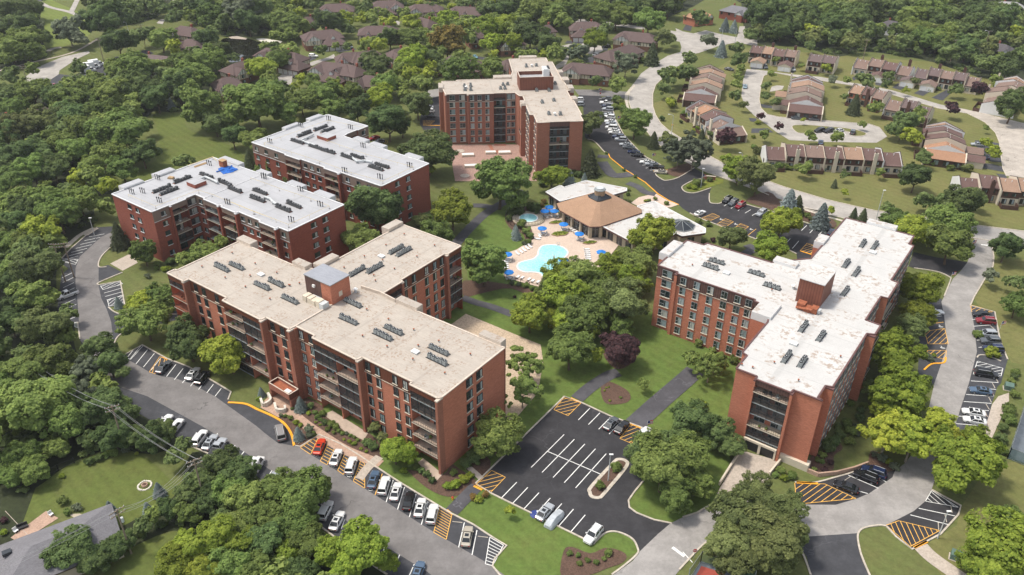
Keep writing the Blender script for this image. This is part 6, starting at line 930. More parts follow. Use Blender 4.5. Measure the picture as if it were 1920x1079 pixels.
m = MB(); m.box(-.9, -.4, .3, .9, .4, .5, 'metal_dark'); m.box(-.9, .3, .5, .9, .45, 1, 'metal_dark'); [m.box(x, y, 0, x+.08, y+.08, .3, 'metal_dark') for x in (-.85, .77) for y in (-.35, .27)]; p = W(7, 130, 815); thing('garden_bench', 'dark garden bench on the patio of the grey roofed house', 'bench', p, .6, None, m.mesh('garden_bench'))
# entrance stone walls with planters
for k, (pp, lb) in enumerate([((60, 440, 90, 500, 170, 450, 140, 380), 'curved white stone wall left of the entrance canopy'), ((215, 490, 240, 560, 325, 560, 330, 520), 'curved white stone wall right of the entrance canopy')]):
    P = smooth(PL('f1', *pp), False, 4); c = P[0]; m = MB(); [m.obox(P[i]-c, P[i+1]-c, .5, 0, 1.1, 'white_stone') for i in range(len(P)-1)]; thing('stone_wall', lb, 'wall', (c.x, c.y, 0), 0, None, m.mesh('stone_wall'))
# ---------------------------------------------------------------- vehicles
def carmeshes(kind):
    G = {'sedan': dict(L=4.7, w=.9, h=1.42, hood=(.72, .86), cab=(-1.75, .95, -1.1, .3), tr=.95, zb=.92), 'suv': dict(L=4.75, w=.94, h=1.72, hood=(.85, 1.02), cab=(-2.2, 1.0, -1.95, .35), tr=1.05, zb=1.05), 'minivan': dict(L=5.1, w=.98, h=1.8, hood=(.85, 1.0), cab=(-2.4, 1.5, -2.2, .8), tr=1.05, zb=1.0),
         'van': dict(L=5.6, w=1.0, h=2.3, hood=(.95, 1.15), cab=(-2.7, 1.9, -2.65, 1.2), tr=1.15, zb=1.15), 'pickup': dict(L=5.6, w=.98, h=1.85, hood=(.95, 1.1), cab=(-.6, 1.25, -.45, .6), tr=1.1, zb=1.1), 'box_truck': dict(L=7.0, w=1.05, h=2.2, hood=(1.0, 1.3), cab=(1.0, 2.7, 1.05, 2.1), tr=1.0, zb=1.25)}[kind]
    L, w, h, zb = G['L'], G['w'], G['h'], G['zb']; hl = L/2; b = MB()
    def ring(x, ww, z0, z1): return [(x, -ww, z0), (x, -ww, z1-.16), (x, -ww+.14, z1), (x, ww-.14, z1), (x, ww, z1-.16), (x, ww, z0)]
    c = G['cab']; tail = zb if kind != 'sedan' else G['tr']
    b.loft([ring(-hl, w*.86, .42, tail-.12), ring(-hl+.25, w*.98, .26, tail), ring(c[0], w, .24, zb), ring(c[1], w, .24, zb), ring(hl-.45, w*.97, .26, G['hood'][1]-.04), ring(hl, w*.8, .36, G['hood'][0])], 'car_paint')
    gl = MB(); wt = w*.72 if kind not in ('van', 'minivan', 'suv') else w*.8
    A_ = [(c[0], -w*.9, zb-.02), (c[1], -w*.9, zb-.02), (c[1], w*.9, zb-.02), (c[0], w*.9, zb-.02)]; B_ = [(c[2], -wt, h-.06), (c[3], -wt, h-.06), (c[3], wt, h-.06), (c[2], wt, h-.06)]
    gl.loft([A_, B_], 'car_glass')
    b.loft([[(c[2]-.03, -wt-.02, h-.1), (c[3]+.05, -wt-.02, h-.1), (c[3]+.05, wt+.02, h-.1), (c[2]-.03, wt+.02, h-.1)], [(c[2]+.1, -wt+.1, h), (c[3]-.1, -wt+.1, h), (c[3]-.1, wt-.1, h), (c[2]+.1, wt-.1, h)]], 'car_paint')
    for s_ in (-1, 1):
        for f in (0, 1): b.tube(A_[0 if f == 0 else 1][:1]+(s_*w*.88, zb), B_[0 if f == 0 else 1][:1]+(s_*wt, h-.05), .055, .045, 'car_paint', 5)
        xm = (c[0]+c[1])/2-.1; b.tube((xm, s_*w*.905, zb), ((c[2]+c[3])/2, s_*(wt+.01), h-.06), .05, .045, 'car_paint', 5); b.box(c[1]-.25, s_*(w+.1)-.1, zb-.02, c[1]-.08, s_*(w+.1)+.1, zb+.16, 'car_paint')
        if kind in ('suv', 'minivan'): b.tube((c[2]+.15, s_*wt*.85, h+.05), (c[3]-.2, s_*wt*.85, h+.05), .035, .035, 'metal_light', 5)
        if kind in ('van',): b.loft([[(c[0], s_*w*.93-.02, zb), (.5, s_*w*.93-.02, zb), (.5, s_*w*.93+.02, zb), (c[0], s_*w*.93+.02, zb)], [(c[2], s_*(wt+.04)-.02, h-.08), (.4, s_*(wt+.04)-.02, h-.08), (.4, s_*(wt+.04)+.02, h-.08), (c[2], s_*(wt+.04)+.02, h-.08)]], 'car_paint')
    if kind == 'pickup': b.box(-hl+.12, -w*.82, zb+.004, c[0]-.1, w*.82, zb+.02, 'metal_dark')
    if kind == 'sedan': gl.box(-.75, -.38, h+.002, -.05, .38, h+.012, 'car_glass')
    bx = None
    if kind == 'box_truck': bx = MB(); bx.box(-hl, -1.15, .95, .9, 1.15, 3.3, 'plastic_white')
    wh = MB()
    for s_ in (1,): wh.loft([[(.34*math.cos(i*math.pi/6), y, .34*math.sin(i*math.pi/6)) for i in range(12)] for y in (-.11, .11)], 'tyre'); wh.loft([[(.2*math.cos(i*math.pi/4), y, .2*math.sin(i*math.pi/4)) for i in range(8)] for y in (-.125, .125)], 'hub')
    hlm = MB(); hlm.box(-.06, -.2, -.08, .05, .2, .08, 'lamp_clear'); tlm = MB(); tlm.box(-.05, -.17, -.1, .06, .17, .1, 'lamp_red')
    return dict(body=b.mesh('body'), window=gl.mesh('window'), wheel=wh.mesh('wheel'), headlight=hlm.mesh('headlight'), taillight=tlm.mesh('taillight'), box=bx.mesh('cargo_box') if bx else None, L=L, w=w, tail=tail, hood=G['hood'][0])
CARM = {k: carmeshes(k) for k in ('sedan', 'suv', 'minivan', 'van', 'pickup', 'box_truck')}
CC = {'w': ('white', (.72, .72, .70)), 's': ('silver', (.36, .38, .40)), 'k': ('black', (.012, .012, .014)), 'g': ('grey', (.09, .10, .11)), 'b': ('blue', (.08, .13, .20)), 'r': ('dark red', (.22, .012, .02)), 'n': ('navy', (.015, .025, .07)), 'e': ('beige', (.42, .38, .31)), 'o': ('bright red', (.55, .045, .015)), 'v': ('grey', (.25, .24, .235)), 'l': ('light blue', (.25, .5, .62)), 'i': ('ice blue', (.4, .55, .65))}
def car(t, x, y, c, kind, hx, hy, where, loc2=None):
    p = W(t, x, y, .7); q = W(t, x+hx, y+hy, .7); d = (q-p).to_2d(); ang = math.atan2(d.y, d.x); M = CARM[kind]; X, Y, D = proj((p.x, p.y, 0))
    nm = {'suv': 'parked_suv', 'sedan': 'parked_car', 'minivan': 'parked_minivan', 'van': 'parked_van', 'pickup': 'pickup_truck', 'box_truck': 'box_truck'}[kind]
    o = thing(nm, CC[c][0]+' '+{'suv': 'SUV', 'sedan': 'sedan', 'minivan': 'minivan', 'van': 'van', 'pickup': 'pickup truck', 'box_truck': 'box truck'}[kind]+' '+where, {'suv': 'car', 'sedan': 'car', 'minivan': 'minivan', 'van': 'van', 'pickup': 'pickup', 'box_truck': 'truck'}[kind], (p.x, p.y, .065), ang, 'parked vehicles')
    b = link('body', M['body'], o); b.color = (*CC[c][1], 1); link('window', M['window'], o)
    for sx_ in (-1, 1):
        for sy_ in (-1, 1): link('wheel', M['wheel'], o, (sx_*M['L']*.3+.02, sy_*(M['w']-.08), .34))
    if M['box']: link('cargo_box', M['box'], o)
    if D < 330:
        for s_ in (-1, 1): link('headlight', M['headlight'], o, (M['L']/2-.08, s_*M['w']*.6, M['hood']-.12)); link('taillight', M['taillight'], o, (-M['L']/2+.02, s_*M['w']*.68, M['tail']-.28))
R1 = 'in the row below the near brick block'
for a in [(8, 55, 462, 'w', 'suv', 32, -105, R1), (8, 180, 540, 'b', 'sedan', 32, -110, R1), (8, 240, 575, 'w', 'suv', 32, -110, R1), (8, 307, 608, 'w', 'sedan', 32, -115, R1), (8, 378, 660, 'k', 'sedan', 30, -115, R1), (8, 443, 698, 'w', 'sedan', 28, -118, R1), (8, 512, 735, 'w', 'suv', 28, -120, R1), (8, 708, 860, 'e', 'sedan', 22, -125, 'alone near the end of the row below the near brick block'),
 (7, 1797, 355, 'o', 'sedan', 35, -90, R1), (7, 1890, 415, 'w', 'sedan', 38, -95, R1), (7, 1577, 277, 'v', 'minivan', -18, -80, 'driving beside the yellow kerb'), (7, 1437, 470, 'w', 'van', 48, -75, 'across the drive from the entrance canopy'), (7, 1122, 307, 'w', 'suv', 45, -62, 'beside the hedge left of the drive'), (7, 1182, 330, 's', 'sedan', 45, -62, 'beside the hedge left of the drive'), (7, 1225, 362, 's', 'pickup', 42, -60, 'beside the hedge left of the drive'), (7, 925, 215, 'w', 'sedan', 40, -45, 'seen through the tree left of the drive'), (7, 985, 242, 'w', 'suv', 40, -45, 'seen through the tree left of the drive'), (7, 1830, 715, 'w', 'suv', 40, -80, 'under the trees at the bottom of the drive'), (7, 1895, 772, 'w', 'sedan', 40, -80, 'under the trees at the bottom of the drive'), (7, 1530, 548, 's', 'suv', 40, -70, 'half hidden by the hedge of the drive'), (7, 1600, 560, 'k', 'sedan', 40, -70, 'half hidden by the hedge of the drive'), (8, 430, 1062, 'b', 'sedan', 30, -90, 'at the very bottom of the drive'),
 (4, 378, 577, 'w', 'pickup', -60, 22, 'in the left bay under the trees'), (4, 920, 985, 'g', 'sedan', 52, -55, 'below the yellow hatched bay'), (4, 1085, 1022, 'w', 'sedan', 50, -60, 'behind the golden tree'), (4, 1137, 1045, 'k', 'suv', 48, -60, 'behind the golden tree'),
 (8, 1517, 225, 'g', 'sedan', 55, -60, 'at the top edge of the empty car park'), (8, 1578, 246, 'k', 'sedan', 52, -60, 'at the top edge of the empty car park'), (8, 1145, 722, 's', 'sedan', 62, -72, 'beside the sheeted car'), (8, 1417, 850, 'w', 'suv', -62, 75, 'parked alone at the grass edge of the empty car park'), (8, 1700, 285, 'w', 'suv', 55, -60, 'hidden by the trees right of the empty car park'),
 (9, 920, 580, 'k', 'sedan', -85, -32, 'nearest the drive below the white roofed block'), (9, 1030, 525, 'k', 'suv', -85, -34, 'in the middle below the white roofed block'), (9, 1075, 497, 'n', 'suv', -85, -30, 'nearest the wall below the white roofed block'), (9, 1637, 162, 'w', 'sedan', -90, -16, 'upper of the two white cars by the right walk'), (9, 1643, 207, 'w', 'sedan', -90, -16, 'lower of the two white cars by the right walk'),
 ('r1', 727, 132, 'k', 'sedan', -90, -8, 'in the right hand bays'), ('r1', 758, 188, 'r', 'suv', -90, -8, 'in the right hand bays'), ('r1', 768, 297, 's', 'suv', -90, -6, 'in the right hand bays'), ('r1', 797, 357, 'g', 'suv', -90, -6, 'in the right hand bays'), ('r1', 822, 424, 'n', 'suv', -90, -6, 'half behind the round bright bush'), ('r1', 760, 632, 'k', 'minivan', 90, 14, 'in the right hand bays'), ('r1', 715, 775, 'b', 'sedan', -90, -14, 'in the right hand bays'), ('r1', 330, 118, 'w', 'sedan', 90, -12, 'under the trees left of the right drive'),
 (6, 252, 46, 'k', 'suv', -30, 18, 'in the row at the turning circle'), (6, 285, 61, 'g', 'suv', -30, 18, 'in the row at the turning circle'), (6, 325, 76, 'r', 'suv', -30, 18, 'in the row at the turning circle'), (6, 443, 118, 's', 'suv', -30, 18, 'behind the tree in the middle lot'), (6, 97, 119, 'w', 'sedan', 30, -14, 'beside the clubhouse wing'), (6, 838, 226, 'n', 'sedan', 20, -40, 'tucked behind the white roofed block'),
 (3, 352, 486, 'i', 'sedan', 4, -30, 'alone on the pale residential street'), (3, 463, 377, 'g', 'suv', 30, 26, 'on the top driveway of the townhouses'), (3, 618, 390, 's', 'suv', 30, 26, 'on the driveway of the double garage'), (3, 735, 382, 'k', 'sedan', 20, 20, 'beside a silver car near the top townhouses'), (3, 763, 390, 's', 'sedan', 20, 20, 'beside a black car near the top townhouses'), (3, 642, 663, 'g', 'sedan', 60, 3, 'parked in front of the townhouse stack'), (3, 742, 669, 'g', 'minivan', -60, -3, 'parked in front of the townhouse stack'), (3, 770, 734, 'k', 'suv', -40, 8, 'on the oval street island'), (3, 822, 736, 'k', 'suv', -40, 8, 'on the oval street island'), (3, 877, 735, 'w', 'sedan', -40, 8, 'on the oval street island'), (3, 957, 743, 'g', 'suv', 12, -30, 'on the oval street island'), (3, 777, 800, 'b', 'sedan', 5, -25, 'behind the long townhouse row'), (3, 262, 389, 'k', 'sedan', 40, 8, 'behind the upper townhouse stack'), (3, 382, 345, 'k', 'sedan', 10, -25, 'at the left edge of the top driveway'), ('q4', 772, 506, 'n', 'sedan', -60, -20, 'beside the bright shrubs at the cracked road'), ('q4', 716, 382, 's', 'sedan', -60, -5, 'beside the bright shrubs at the cracked road'),
 (2, 491, 626, 'w', 'suv', -60, 0, 'left of the tall block'), (2, 497, 653, 'g', 'sedan', -60, 0, 'left of the tall block'), (2, 487, 603, 's', 'sedan', -60, 0, 'left of the tall block'), (2, 185, 776, 'r', 'sedan', -50, 14, 'behind the far white roof'), (2, 212, 796, 'g', 'sedan', -50, 14, 'behind the far white roof'), ('hc', 495, 574, 'w', 'sedan', 60, 10, 'on the court above the tall block'), ('hc', 955, 622, 'w', 'suv', 50, 10, 'on the court above the tall block'), ('hc', 1060, 525, 'k', 'suv', -50, 0, 'on the court above the tall block'), ('ha', 1245, 629, 'w', 'suv', 60, 5, 'on the driveway by the pond'), ('ha', 1095, 760, 'b', 'suv', -60, 20, 'on the bend of the small pale street'), ('ha', 1080, 866, 'k', 'pickup', 50, 2, 'on the bend of the small pale street'), ('ha', 1660, 526, 'g', 'suv', 30, 20, 'at the four door garage'), ('hb', 315, 166, 'w', 'suv', -60, 10, 'at the top garage court'), ('hb', 1385, 639, 'l', 'sedan', 20, 30, 'alone in the court behind the tall block'),
 (1, 620, 356, 'k', 'sedan', -30, 3, 'in the truck yard lot'), (1, 652, 336, 'k', 'suv', -30, 3, 'in the truck yard lot'), (1, 686, 331, 'w', 'sedan', -30, 3, 'in the truck yard lot'), (1, 725, 326, 'g', 'suv', -30, 3, 'in the truck yard lot'), (1, 740, 318, 's', 'sedan', -30, 3, 'in the truck yard lot'), (1, 286, 501, 'k', 'suv', -40, 8, 'at the corner below the truck yard'), (1, 308, 485, 'r', 'pickup', -40, 8, 'at the corner below the truck yard'), (1, 555, 453, 'g', 'suv', -40, 5, 'behind the wood edge by the truck yard'), (1, 495, 400, 'w', 'box_truck', 60, -10, 'in the truck yard'), (1, 520, 380, 'w', 'box_truck', 60, -10, 'in the truck yard'), (1, 545, 366, 'w', 'box_truck', 60, -10, 'in the truck yard'), ('lt', 598, 132, 'w', 'suv', -60, 0, 'right behind the tall block'), ('lt', 600, 172, 's', 'suv', -60, 0, 'right behind the tall block')]: car(*a)
for x, y, c, k in [(857, 117, 'g', 'sedan'), (847, 160, 'w', 'pickup'), (857, 185, 'n', 'sedan'), (863, 215, 's', 'suv'), (868, 262, 's', 'sedan'), (877, 285, 'w', 'suv'), (884, 325, 'w', 'sedan'), (893, 345, 's', 'sedan'), (897, 380, 'w', 'minivan'), (915, 402, 'w', 'sedan'), (923, 424, 'w', 'sedan'), (957, 463, 'n', 'suv'), (980, 487, 's', 'suv'), (1022, 532, 's', 'sedan'), (1050, 556, 'g', 'sedan'), (1096, 598, 'n', 'sedan'), (1127, 625, 'k', 'sedan'), (1206, 690, 'w', 'sedan'), (1257, 706, 's', 'sedan'), (1298, 735, 'k', 'pickup'), (1337, 776, 'e', 'sedan')]: car('lt', x, y, c, k, -90, -8, 'in long row by curved road')
# sheeted car
p = W(8, 1198, 762, .6); q = W(8, 1258, 692, .6)-p; m = MB(); prof = [(-2.4, .7, .75), (-2.1, .9, 1.0), (-1.2, .92, 1.4), (0, .9, 1.5), (.8, .92, 1.25), (1.6, .95, 1.0), (2.4, .75, .8)]
m.loft([[(x, -w_-.08, .05), (x, -w_*.95, z*.6), (x, -w_*.62, z), (x, w_*.62, z+.03), (x, w_*.95, z*.6), (x, w_+.08, .05)] for x, w_, z in prof], 'car_cover'); thing('covered_car', 'car wrapped in a pale grey sheet at the edge of the empty car park', 'covered car', (p.x, p.y, .05), math.atan2(q.y, q.x), None, m.mesh('covered_car'))
p = W(8, 1092, 738); m = MB(); m.cyl(0, 0, 0, .25, 1.1, 'navy', .5, 9); m.cyl(.5, .4, .0, .3, .7, 'metal_light', .2, 7); thing('fallen_cover', 'crumpled violet cloth on the ground beside the silver car', 'cloth', (p.x, p.y, .05), 0, None, m.mesh('fallen_cover'))
# ---------------------------------------------------------------- poles, lamps, cabinets, signs
def upole(t, top, h, ang, label, arms=2, tank=False):
    p = W(t, *top, h); o = thing('utility_pole', label, 'utility pole', (p.x, p.y, 0), ang); m = MB(); m.cyl(0, 0, 0, h, .19, 'wood_pole', .13, 8); part('pole', m, o)
    for k in range(arms):
        m = MB(); z = h-.3-k*.9; m.box(-1.4, -.07, z, 1.4, .07, z+.14, 'wood_pole'); [m.cyl(x, 0, z+.14, z+.34, .06, 'metal_light', n=6) for x in (-1.3, -.6, .6, 1.3)]; part('crossarm', m, o)
    if tank: m = MB(); m.cyl(.35, 0, h-3.2, h-2.2, .28, 'metal_light', n=10); part('transformer', m, o)
    return Vector((p.x, p.y, h)), ang
P1 = upole(7, (628, 128), 12, .5, 'wooden utility pole in the wood left of the fire pit lawn'); P2 = upole(7, (1090, 430), 12, .6, 'wooden utility pole above the hedge by the drive'); P3 = upole(7, (655, 712), 11, .9, 'utility pole with transformer beside the grey roofed house', 2, True); P4 = (W(7, 250, -60, 12), .5); P5 = (Vector((-93, 80, 11)), .9)
P6 = upole(4, (300, 292), 12, 0, 'utility pole at the left hatched bays, left of the pair'); upole(4, (357, 288), 11, .3, 'utility pole at the left hatched bays, right of the pair'); upole(1, (125, 372), 12, .2, 'utility pole at the left end of the truck yard street'); upole(1, (550, 215), 12, .2, 'utility pole between the golf course and the truck yard'); upole(3, (1040, 225), 11, .1, 'utility pole at the wood edge above the townhouses', 1); upole(3, (1540, 225), 11, .1, 'utility pole in the wood near the right road', 1); upole(3, (1730, 175), 11, .1, 'utility pole deep in the right wood', 1); upole(1, (790, 140), 11, .2, 'utility pole beside the golf course shelter', 1)
def wires(Pa, Pb, n, sag, lb):
    for k in range(n):
        off = (k-(n-1)/2)*.75; a = Pa[0]+Vector((math.cos(Pa[1])*off, math.sin(Pa[1])*off, .05-.9*(k % 2))); b = Pb[0]+Vector((math.cos(Pb[1])*off, math.sin(Pb[1])*off, .05-.9*(k % 2))); m = MB(); pr = a
        for s_ in range(1, 15): f = s_/14; q = a.lerp(b, f)-Vector((0, 0, sag*4*f*(1-f))); m.tube(pr-a, q-a, .022, .022, 'wire', 4); pr = q
        thing('overhead_wire', lb, 'wire', a, 0, 'overhead wires', m.mesh('overhead_wire'))
wires(P1, P2, 4, 1.2, 'overhead wire between the two poles beside the fire pit lawn'); wires(P2, P3, 4, 2.0, 'sagging overhead wire across the fire pit lawn'); wires(P4, P1, 4, 1.2, 'overhead wire crossing the left wood'); wires(P3, P5, 3, .8, 'overhead wire over the grey roofed house')
def lamp(t, head, h, rz, label, arm=1.8):
    p = W(t, *head, h); o = thing('street_lamp', label, 'street lamp', (p.x-math.cos(rz)*arm, p.y-math.sin(rz)*arm, 0), rz); m = MB(); m.cyl(0, 0, 0, h-.5, .13, 'metal_light', .08, 8)
    if arm: m.tube((0, 0, h-.55), (arm*.5, 0, h-.05), .06, .05, 'metal_light'); m.tube((arm*.5, 0, h-.05), (arm, 0, h), .05, .05, 'metal_light')
    part('pole', m, o); m = MB(); m.box(arm-.45, -.17, h-.1, arm+.35, .17, h+.06, 'plastic_white'); part('lamp_head', m, o)
lamp('lt', (1412, 262), 9, math.pi, 'street lamp with orange base beside the curved main road'); lamp(3, (208, 162), 9, math.pi, 'left street lamp of the pair at the top road'); lamp(3, (287, 158), 9, math.pi, 'right street lamp of the pair at the top road'); lamp(3, (322, 860), 8, math.pi, 'street lamp beside the long townhouse row lawn', 1); lamp('q3', (1552, 822), 11, 0, 'tall street lamp on the big townhouse lawn', .3); lamp(3, (1705, 172), 9, math.pi, 'street lamp in the wood at the right'); lamp(8, (1520, 400), 7, 0, 'lamp post on the planted island of the empty car park', .2); lamp(4, (507, 147), 7, 0, 'thin lamp post at the left hatched bays', .2); lamp(1, (697, 125), 9, math.pi, 'white lamp post at the golf course edge', 1.2); lamp(9, (1500, 720), 7, 0, 'lamp post at the lower right hatched bay', .2); lamp('lt', (1725, 750), 7, 0, 'lamp post at the main entrance', .2)
m = MB(); m.cyl(0, 0, 0, .5, .3, 'yellow_sign', n=8); pp = W('lt', 1442, 362); thing('warning_marker', 'orange marker at the foot of the street lamp', 'marker', pp, 0, None, m.mesh('warning_marker'))
def sign(t, x, y, mat, label, n=8, h=2.2, r=.4, cat='sign'):
    p = W(t, x, y, h); o = thing('traffic_sign', label, cat, (p.x, p.y, 0), 0); m = MB(); m.cyl(0, 0, 0, h+.3, .04, 'metal_grey', n=6); part('pole', m, o); m = MB(); a0 = math.pi/n
    m.loft([[(r*math.cos(a0+i*2*math.pi/n), y_, h+r*math.sin(a0+i*2*math.pi/n)) for i in range(n)] for y_ in (-.07, -.045)], mat); part('plate', m, o)
    return o
so = sign('lt', 795, 72, 'red', 'red stop sign at the tall block driveway'); sign(9, 70, 940, 'red', 'red round sign at the lower drive kerb', 10)
fc = bpy.data.curves.new('lettering', 'FONT'); fc.body = 'STOP'; fc.size = .3; fc.align_x = 'CENTER'; fc.align_y = 'CENTER'; fc.materials.append(MATS['paint_white']); fo = bpy.data.objects.new('lettering', fc); COL.objects.link(fo); dg = bpy.context.evaluated_depsgraph_get(); fm = bpy.data.meshes.new_from_object(fo.evaluated_get(dg)); bpy.data.objects.remove(fo); fo = link('lettering', fm, so, (0, -.08, 2.2)); fo.rotation_euler = (math.pi/2, 0, 0)
m = MB(); m.box(-.3, -.095, 2.14, .3, -.075, 2.26, 'paint_white'); part('bar', m, THINGS[-1])
for x, y, t, lb in [(620, 640, 8, 'small yellow and red fire hydrant beside the asphalt path'), ]:
    p = W(t, x+6, y+15); m = MB(); m.cyl(0, 0, 0, .7, .17, 'kerb_yellow', n=8); m.cyl(0, 0, .7, .85, .2, 'red', .08, 8); m.box(-.3, -.07, .4, .3, .07, .54, 'red'); thing('fire_hydrant', lb, 'hydrant', p, 0, None, m.mesh('fire_hydrant'))
for t, x, y, a_, lb in [(9, 1533, 985, .1, 'green transformer cabinet on the lawn at the lower right'), ('r1', 945, 765, .2, 'green transformer cabinet beside the right walk'), ('q3', 870, 600, 0, 'white utility box behind the long townhouse row')]:
    m = MB(); m.box(-1.1, -.9, 0, 1.1, .9, .12, 'concrete'); m.loft([[(-.9, -.75, .12), (.9, -.75, .12), (.9, .75, .12), (-.9, .75, .12)], [(-.9, -.75, 1.3), (.9, -.75, 1.3), (.9, .75, 1.5), (-.9, .75, 1.5)]], 'metal_green'); m.box(-.02, -.765, .2, .02, -.752, 1.25, 'metal_dark'); p = W(t, x, y); thing('transformer_cabinet', lb, 'cabinet', (p.x, p.y, 0), YAW+a_, None, m.mesh('transformer_cabinet'))
for t, x, y, lb in [('r1', 890, 215, 'flag on a pole beside the right hand bays'), ('lt', 950, 295, 'flag on a pole in the bed of the long car row'), ('lt', 1262, 632, 'flag on a pole near the end of the long car row'), ('lt', 782, 45, 'flag on a pole near the stop sign'), (6, 1632, 285, 'flag on a pole at the right junction'), (6, 1515, 465, 'flag on a pole at the right side drive'), (6, 622, 115, 'flag on a pole beside the blue spruces'), (8, 1722, 228, 'flag on a pole beside the asphalt path'), ('lt', 1715, 825, 'flag on a pole at the main entrance island')]:
    p = W(t, x, y, 2.6); o = thing('flag', lb, 'flag', (p.x, p.y, 0), .3); m = MB(); m.cyl(0, 0, 0, 3.4, .04, 'metal_light', n=6); part('pole', m, o); m = MB()
    for k in range(5): m.box(.05, -.01-.02*(k % 2), 2.3+k*.2, 1.3, .01, 2.5+k*.2, 'red' if k % 2 == 0 else 'plastic_white')
    m.box(.05, -.035, 2.7, .55, .025, 3.3, 'navy'); part('cloth', m, o)
m = MB(); m.box(-2.2, -.25, 0, 2.2, .25, 1.3, 'brick_pier'); m.box(-2.3, -.3, 1.3, 2.3, .3, 1.45, 'coping_tan'); p = W('lt', 1770, 850); thing('entrance_wall', 'low brick entrance sign wall on the flower island', 'wall', (p.x, p.y, 0), -.2, None, m.mesh('entrance_wall'))
# ---------------------------------------------------------------- vegetation
def quads_mesh(name, C, Nn, S, var, mat, trunk=None):
    """leaf sprays: quads centred at C with normals Nn and sizes S"""
    n = len(C); ref = RNG.normal(size=(n, 3)); U = np.cross(Nn, ref); U /= np.linalg.norm(U, axis=1)[:, None]+1e-9; V = np.cross(Nn, U)
    a = (U*S[:, None]); b = (V*S[:, None]*RNG.uniform(.55, 1.0, (n, 1))); P = np.empty((n, 4, 3)); P[:, 0] = C-a-b*.6; P[:, 1] = C+a*.7-b; P[:, 2] = C+a+b*.6; P[:, 3] = C-a*.7+b
    me = bpy.data.meshes.new(name); me.vertices.add(n*4); me.vertices.foreach_set('co', P.ravel().astype(np.float32)); me.loops.add(n*4); me.loops.foreach_set('vertex_index', np.arange(n*4, dtype=np.int32)); me.polygons.add(n); me.polygons.foreach_set('loop_start', np.arange(0, n*4, 4, dtype=np.int32))
    me.polygons.foreach_set('loop_total', np.full(n, 4, dtype=np.int32)); at = me.attributes.new('leafvar', 'FLOAT', 'FACE'); at.data.foreach_set('value', var.astype(np.float32)); me.materials.append(MATS[mat]); me.update(); return me
def unit(v): return v/(np.linalg.norm(v, axis=1)[:, None]+1e-9)
def crown(seed, n, size, flat=.88, nl=13, sparse=0.0, nsub=210):
    """unit crown: radius about 1, centre at the origin: boughs that each carry many small leaf clumps"""
    r = np.random.default_rng(seed); L = []
    for k in range(nl):
        a = k*2.4+r.uniform(-.5, .5); el = r.uniform(-.35, 1.0); q = r.uniform(.36, .78); L.append((np.array([math.cos(a)*q*math.cos(el), math.sin(a)*q*math.cos(el), math.sin(el)*q*flat*1.05]), r.uniform(.20, .44)))
    L.append((np.array([r.uniform(-.1, .1), r.uniform(-.1, .1), 0.]), .52)); L.append((np.array([r.uniform(-.15, .15), r.uniform(-.15, .15), .3*flat]), .42)); w = np.array([x[1]**2 for x in L]); w /= w.sum(); li = r.choice(len(L), nsub, p=w)
    lc = np.array([x[0] for x in L])[li]; lr = np.array([x[1] for x in L])[li]; sd = unit(r.normal(size=(nsub, 3))+np.array([0, 0, .25])); sc = lc+sd*lr[:, None]*r.uniform(.72, 1.12, (nsub, 1))*np.array([1, 1, flat]); sr = r.uniform(.055, .15, nsub)
    if sparse: kp = r.uniform(size=nsub) > sparse*.5; sc, sd, sr = sc[kp], sd[kp], sr[kp]
    ns = len(sc); w = sr**2; w /= w.sum(); idx = r.choice(ns, n, p=w); d = unit(r.normal(size=(n, 3))); C = sc[idx]+d*(sr[idx]*(1-np.abs(r.normal(0, .3, n))))[:, None]*np.array([1.15, 1.15, .75])
    if not sparse:                                     # leaves deeper inside close the crown
        m = n//4; li2 = r.choice(len(L), m); dd = unit(r.normal(size=(m, 3))); C[:m] = np.array([x[0] for x in L])[li2]+dd*(np.array([x[1] for x in L])[li2]*r.uniform(.8, .97, m))[:, None]*np.array([1, 1, flat]); d[:m] = dd
    out = unit(C+np.array([0, 0, .25])); Nn = unit(out*.75+d*.45+r.normal(0, .38, (n, 3))+np.array([0, 0, .45])); sv = r.uniform(0, 1, ns)[idx]
    var = np.clip(.12+.5*sv+.12*d[:, 2]+r.normal(0, .2, n), 0, 1)
    return C, Nn, size*r.uniform(.65, 1.4, n), var
def conifer(seed, n, size, w=.42):
    r = np.random.default_rng(seed); h = r.uniform(0, 1, n)**1.35; a = r.uniform(0, 2*math.pi, n); tier = np.floor(h*13)/13; fr = (h*13) % 1; R = (1-h*.97)**.72*(.74+.26*(1-fr))*(1+.16*np.sin(a*6+tier*40)+.12*np.sin(a*11+tier*17))*r.uniform(.82, 1.12, n); q = r.uniform(.35, 1, n)**.5
    C = np.stack([np.cos(a)*R*q*w, np.sin(a)*R*q*w, h-.12*q*(1-h)], 1); d = np.stack([np.cos(a), np.sin(a), np.full(n, .9)], 1); Nn = unit(d+r.normal(0, .5, (n, 3))); return C, Nn, size*r.uniform(.6, 1.3, n)*(1.15-.6*h), np.clip(.15+.6*q*r.uniform(.6, 1.2, n), 0, 1)
